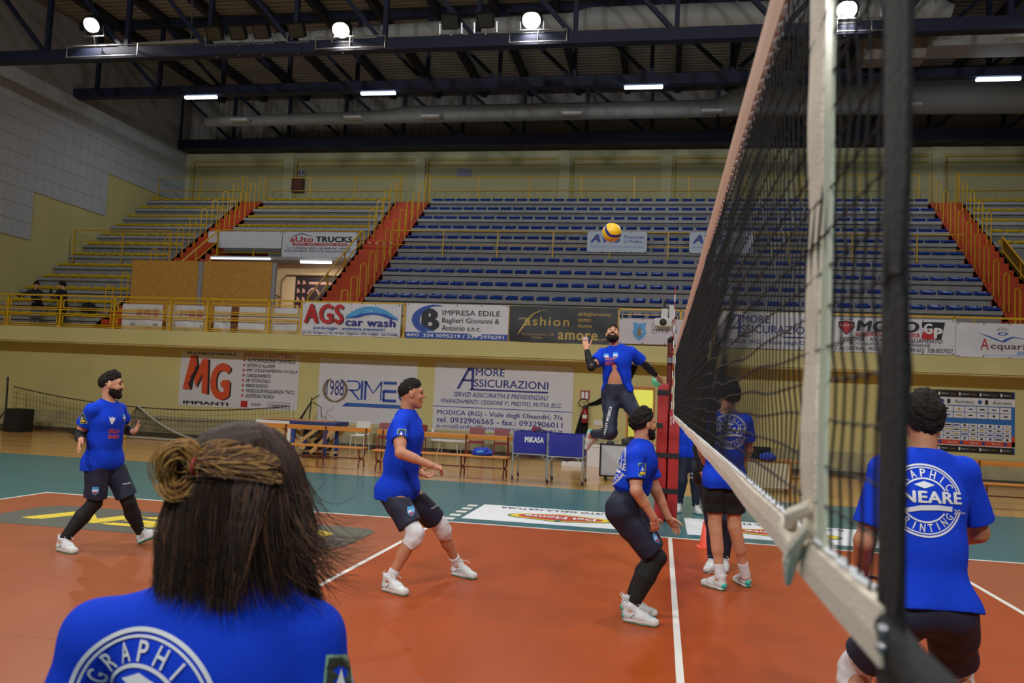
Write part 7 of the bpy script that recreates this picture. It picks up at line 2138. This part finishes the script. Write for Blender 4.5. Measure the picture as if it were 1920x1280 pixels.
r, body, sh, P, axes, J, s = person('visitor with long dark hair and a dark jacket holding a phone on the balcony',
       dict(pelvis=(-19.22, 21.65, 3.98), neck=(-19.20, 21.62, 4.47), head=(-19.26, 21.60, 4.65), shR=(-19.28, 21.76, 4.40), shL=(-19.24, 21.44, 4.40), hipR=(-19.24, 21.73, 3.94), hipL=(-19.22, 21.57, 3.94),
            elR=(-19.36, 21.78, 4.16), wrR=(-19.52, 21.65, 4.26), haR=(-19.60, 21.60, 4.34), elL=(-19.34, 21.40, 4.15), wrL=(-19.54, 21.50, 4.24), haL=(-19.62, 21.55, 4.32),
            knR=(-19.27, 21.75, 3.55), anR=(-19.22, 21.75, 3.17), knL=(-19.25, 21.55, 3.55), anL=(-19.18, 21.56, 3.17)), 1.64, 0.014, skin_a, hair_black,
       dict(face=(-0.95, -0.2, -0.1), seed=11, hair_k=dict(top=0.03, thick=0.03, line=(-0.04, 0.4), back=0.04), palmR=(-0.3, -0.9, 0), palmL=(-0.3, 0.9, 0), base_z=3.08, legs='trousers', leg_mat=mat('leggings_dark', (48, 44, 50), 0.8), shirt_mat=mat('jacket_dark', (22, 20, 26), 0.85), arm_sleeveR=0.95, arm_sleeveL=0.95, sock=False, hem_r=(0.17, 0.14),
            heelR=(-19.16, 21.75, 3.08), toeR=(-19.44, 21.72, 3.08), heelL=(-19.12, 21.56, 3.08), toeL=(-19.40, 21.52, 3.08)))
tag(MB().bbox(-19.66, -19.60, 21.54, 21.62, 4.36, 4.50, 0.008).build('phone', black_m, origin=(-19.63, 21.58, 4.36)), 'dark phone in the hands of the long-haired visitor on the balcony', 'phone')

# ------------------------------------------------------------------ the long-haired figure closest to the camera
r, body, shirt, P, (hl, hf, hu), J, s = person('long-haired person with a golden hair bun and round white back print, closest to the camera',
       dict(pelvis=(-0.99, -0.42, 0.80), neck=(-0.958, -0.430, 1.335), head=(-0.955, -0.418, 1.500), shR=(-0.818, -0.371, 1.235), shL=(-1.195, -0.470, 1.225), hipR=(-0.90, -0.40, 0.76), hipL=(-1.08, -0.44, 0.76),
            elR=(-0.734, -0.38, 0.947), wrR=(-0.75, -0.20, 0.76), haR=(-0.78, -0.06, 0.68), elL=(-1.282, -0.46, 0.936), wrL=(-1.22, -0.27, 0.76), haL=(-1.15, -0.13, 0.68),
            knR=(-0.88, -0.33, 0.44), anR=(-0.88, -0.46, 0.1), knL=(-1.11, -0.36, 0.44), anL=(-1.12, -0.49, 0.1)), 1.74, 0.006, skin_a, hair_brown,
       dict(face=(0.66, 0.75, -0.02), seed=12, hair=False, palmR=(-0.8, 0.1, -0.4), palmL=(0.8, 0.1, -0.4), thumbR=1, thumbL=-1, curlR=0.5, curlL=0.5, legs='shorts', fold=0.0045, fold_f=13, shirt_g=0.024, sleeve=0.8,
            heelR=(-0.87, -0.52, 0.0), toeR=(-0.84, -0.23, 0.0), heelL=(-1.11, -0.55, 0.0), toeL=(-1.14, -0.26, 0.0),
            logos=[('back', (-1.045, -0.57, 1.125), (0.97, 0.24, 0), (0.2, -0.95, 0.12)), ('patch', (-0.745, -0.40, 1.165), (0.75, 0.62, -0.1), (0.6, -0.7, 0.25))]))
hb = hair_cap(P, hl, hf, hu, s, 0.006, 12, thick=0.016, top=0.020, line=(-0.045, 0.60), curly=0.003, back=0.02)
hair_dark = mat('hair_dark_brown', (56, 41, 32), 0.6, spec=0.35)
hair_gold = mat('hair_golden', (164, 122, 62), 0.6, spec=0.35)
hair_mid = mat('hair_chestnut', (100, 68, 46), 0.6, spec=0.35)
hair_o = np_mesh('hair', hb[0], hb[1], hair_dark, r)
rng = np.random.RandomState(5)
cam_r, cam_u, cam_f = V3(0.984, 0.179, -0.043), V3(0.02, -0.05, 0.998), V3(-0.179, 0.982, 0.066)
C = J['head'] + hu * 0.02 * s
def strand(root_dir, length, wind, w0, fall=0.75, curl=0.0, jit=0.035):
    """one lock of hair: follows the skull, then falls and drifts with the wind"""
    q = C + (hl * (root_dir @ hl) * 0.096 + hf * (root_dir @ hf) * 0.118 + hu * (root_dir @ hu) * 0.116) * s
    v = unit(root_dir * 0.25 + V3(0, 0, -0.6) + (root_dir - hu * (root_dir @ hu)) * 0.4)
    pts = [q]
    n = 12
    st = length / n
    for i in range(n):
        f = i / n
        v = unit(v * 0.75 + V3(0, 0, -1) * fall * 0.5 + wind * f * f * 0.9 + rng.randn(3) * jit + np.cross(v, cam_f) * curl * f)
        q = q + v * st
        d = q - C
        loc = V3(d @ hl / 0.100, (d @ hf) / 0.122, (d @ hu) / 0.120) / s
        k = np.linalg.norm(loc)
        if k < 1:
            loc = loc / max(k, 1e-6) * s
            q = C + hl * loc[0] * 0.100 + hf * loc[1] * 0.122 + hu * loc[2] * 0.120
        if C[2] - 0.10 > q[2]:
            dn = q - J['neck']
            h2 = V3(dn[0], dn[1], 0)
            l2 = np.linalg.norm(h2)
            rmin = 0.072 + max(0, J['neck'][2] + 0.03 - q[2]) * 1.2
            if l2 < rmin:
                q = q + h2 / max(l2, 1e-6) * (rmin - l2)
            elif l2 > 0.125:
                q = q - h2 / l2 * (l2 - 0.125) * (0.35 if wind @ cam_r < 0.3 else 0.0)
        pts.append(q)
    return pts, [w0 * (1 - 0.8 * (i / n) ** 2) for i in range(n + 1)]
dark, mid, gold = MB(), MB(), MB()
k = 0
while k < 3000:
    d = unit(rng.randn(3))
    if d @ hu < -0.25 or (d @ hf > 0.35 and d @ hu < 0.55):
        continue
    k += 1
    side = d @ cam_r
    wind = cam_r * (0.55 * max(0, side - 0.2) + 0.06 * rng.randn()) if side > 0 else cam_r * (-0.05 + 0.05 * rng.randn())
    drop = 0.16 + 0.12 * max(0, d @ hu + 0.25)
    pts, ws = strand(d, drop * rng.uniform(0.8, 1.1), wind, rng.uniform(0.0008, 0.0015), 0.8, rng.randn() * 0.08)
    (dark if rng.rand() < 0.82 else mid).tube(pts, ws, 3, cap=False)
for k in range(130):          # wisps blown out past the ear
    d = unit(cam_r * rng.uniform(0.5, 1.0) + hu * rng.uniform(-0.35, 0.2) - cam_f * rng.uniform(-0.3, 0.5))
    pts, ws = strand(d, rng.uniform(0.14, 0.22), cam_r * rng.uniform(0.8, 1.6) + V3(0, 0, rng.uniform(-0.2, 0.55)), 0.0012, 0.45, rng.randn() * 0.3)
    (dark if rng.rand() < 0.6 else mid).tube(pts, ws, 3, cap=False)
for e, sp_, n_ in ((V3(-0.833, -0.345, 1.445), 0.012, 60), (V3(-0.850, -0.350, 1.475), 0.016, 40), (V3(-0.838, -0.352, 1.415), 0.014, 60), (V3(-0.862, -0.362, 1.395), 0.016, 60), (V3(-0.845, -0.36, 1.52), 0.02, 14)):
    for k in range(n_):       # tufts blown sideways, their tips turned up
        a = C + unit(cam_r * rng.uniform(0.5, 1.0) - cam_f * rng.uniform(-0.2, 0.8) + hu * rng.uniform(-0.5, 0.2)) * 0.112 * s
        e2 = e + rng.randn(3) * sp_
        m1 = (a * 0.4 + e2 * 0.6) + V3(0, 0, -0.035) + rng.randn(3) * 0.008
        pts = [(1 - t) ** 2 * a + 2 * t * (1 - t) * m1 + t * t * e2 for t in np.linspace(0, 1, 10)]
        (dark if rng.rand() < 0.55 else mid).tube(pts, [0.0013 * (1 - 0.85 * t ** 2) for t in np.linspace(0, 1, 10)], 3, cap=False)
ends = [(V3(-1.047, -0.500, 1.338), 130, 0.016), (V3(-0.905, -0.52, 1.318), 110, 0.010), (V3(-0.935, -0.525, 1.312), 70, 0.010), (V3(-0.985, -0.52, 1.335), 110, 0.018), (V3(-1.015, -0.515, 1.345), 90, 0.014)]
for e, n_, sp_ in ends:            # pointed locks lying on the collar
    for k in range(n_):
        a = C + unit(-cam_f + cam_r * (e - C) @ cam_r * 9 + cam_r * rng.uniform(-0.35, 0.35) + hu * rng.uniform(-0.6, 0.1)) * 0.112 * s
        m1 = (a + e) / 2 - cam_f * 0.026 + rng.randn(3) * 0.010
        e2 = e + rng.randn(3) * V3(sp_, sp_ * 0.6, sp_)
        pts = [(1 - t) ** 2 * a + 2 * t * (1 - t) * m1 + t * t * e2 for t in np.linspace(0, 1, 10)]
        (dark if rng.rand() < 0.72 else mid).tube(pts, [0.0014 * (1 - 0.8 * t ** 2) for t in np.linspace(0, 1, 10)], 3, cap=False)
for k in range(420):          # the thick lock that falls over the shoulder on the ear side
    a = P(-0.062, 0.030, -0.05) + rng.randn(3) * 0.016
    e = V3(-0.820, -0.350, 1.270) + rng.randn(3) * V3(0.012, 0.012, 0.02)
    m1 = V3(-0.850, -0.345, 1.37) + rng.randn(3) * 0.016
    pts = [(1 - t) ** 2 * a + 2 * t * (1 - t) * m1 + t * t * e for t in np.linspace(0, 1, 10)]
    (dark if rng.rand() < 0.8 else mid).tube(pts, [0.0020 * (1 - 0.75 * t ** 2) for t in np.linspace(0, 1, 10)], 3, cap=False)
dark.build('hair_strands', hair_dark, parent=hair_o, smooth=True)
mid.build('hair_strands', hair_mid, parent=hair_o, smooth=True)
Bc = V3(-1.020, -0.505, 1.552)
mid2 = MB()
for k in range(600):          # golden bun: loops wound about its centre, plus locks pulled back to it
    a0 = rng.rand() * 6.28
    rr, off = rng.uniform(0.018, 0.042), rng.randn() * 0.012
    tl = rng.randn(2) * 0.35
    pts = []
    for a in np.linspace(a0, a0 + rng.uniform(2.5, 4.5), 14):
        x, z = math.cos(a) * rr, math.sin(a) * rr * 1.25
        pts.append(Bc + cam_r * (x + tl[0] * 0.015) + V3(0, 0, 1) * z - cam_f * (off + 0.012 * math.cos(a * 2 + a0) + 0.01))
    (gold if rng.rand() < 0.72 else mid2).tube(pts, 0.0012, 3, cap=False)
for k in range(260):
    e = Bc + cam_r * 0.02 + rng.randn(3) * 0.012
    a = C + unit(-cam_f * 0.6 + cam_r * rng.uniform(-0.2, 0.9) + hu * rng.uniform(0.15, 0.75)) * 0.118 * s
    m1 = (a + e) / 2 - cam_f * 0.045 + V3(0, 0, 0.02)
    pts = [(1 - t) ** 2 * a + 2 * t * (1 - t) * m1 + t * t * e for t in np.linspace(0, 1, 10)]
    (gold if rng.rand() < 0.45 else mid2).tube(pts, 0.0011, 3, cap=False)
mid2.build('hair_strands', hair_mid, parent=hair_o, smooth=True)
gold.build('hair_bun', hair_gold, parent=hair_o, smooth=True)
MB().tube([V3(-0.985, -0.535, 1.560) + V3(0, 0, 1) * 0.014 * math.sin(a) + cam_f * 0.012 * math.cos(a) for a in np.linspace(0, 2 * math.pi, 14)], 0.0035, 6).build('hair_tie', mat('tie_red', (150, 40, 36), 0.6), parent=hair_o, smooth=True)
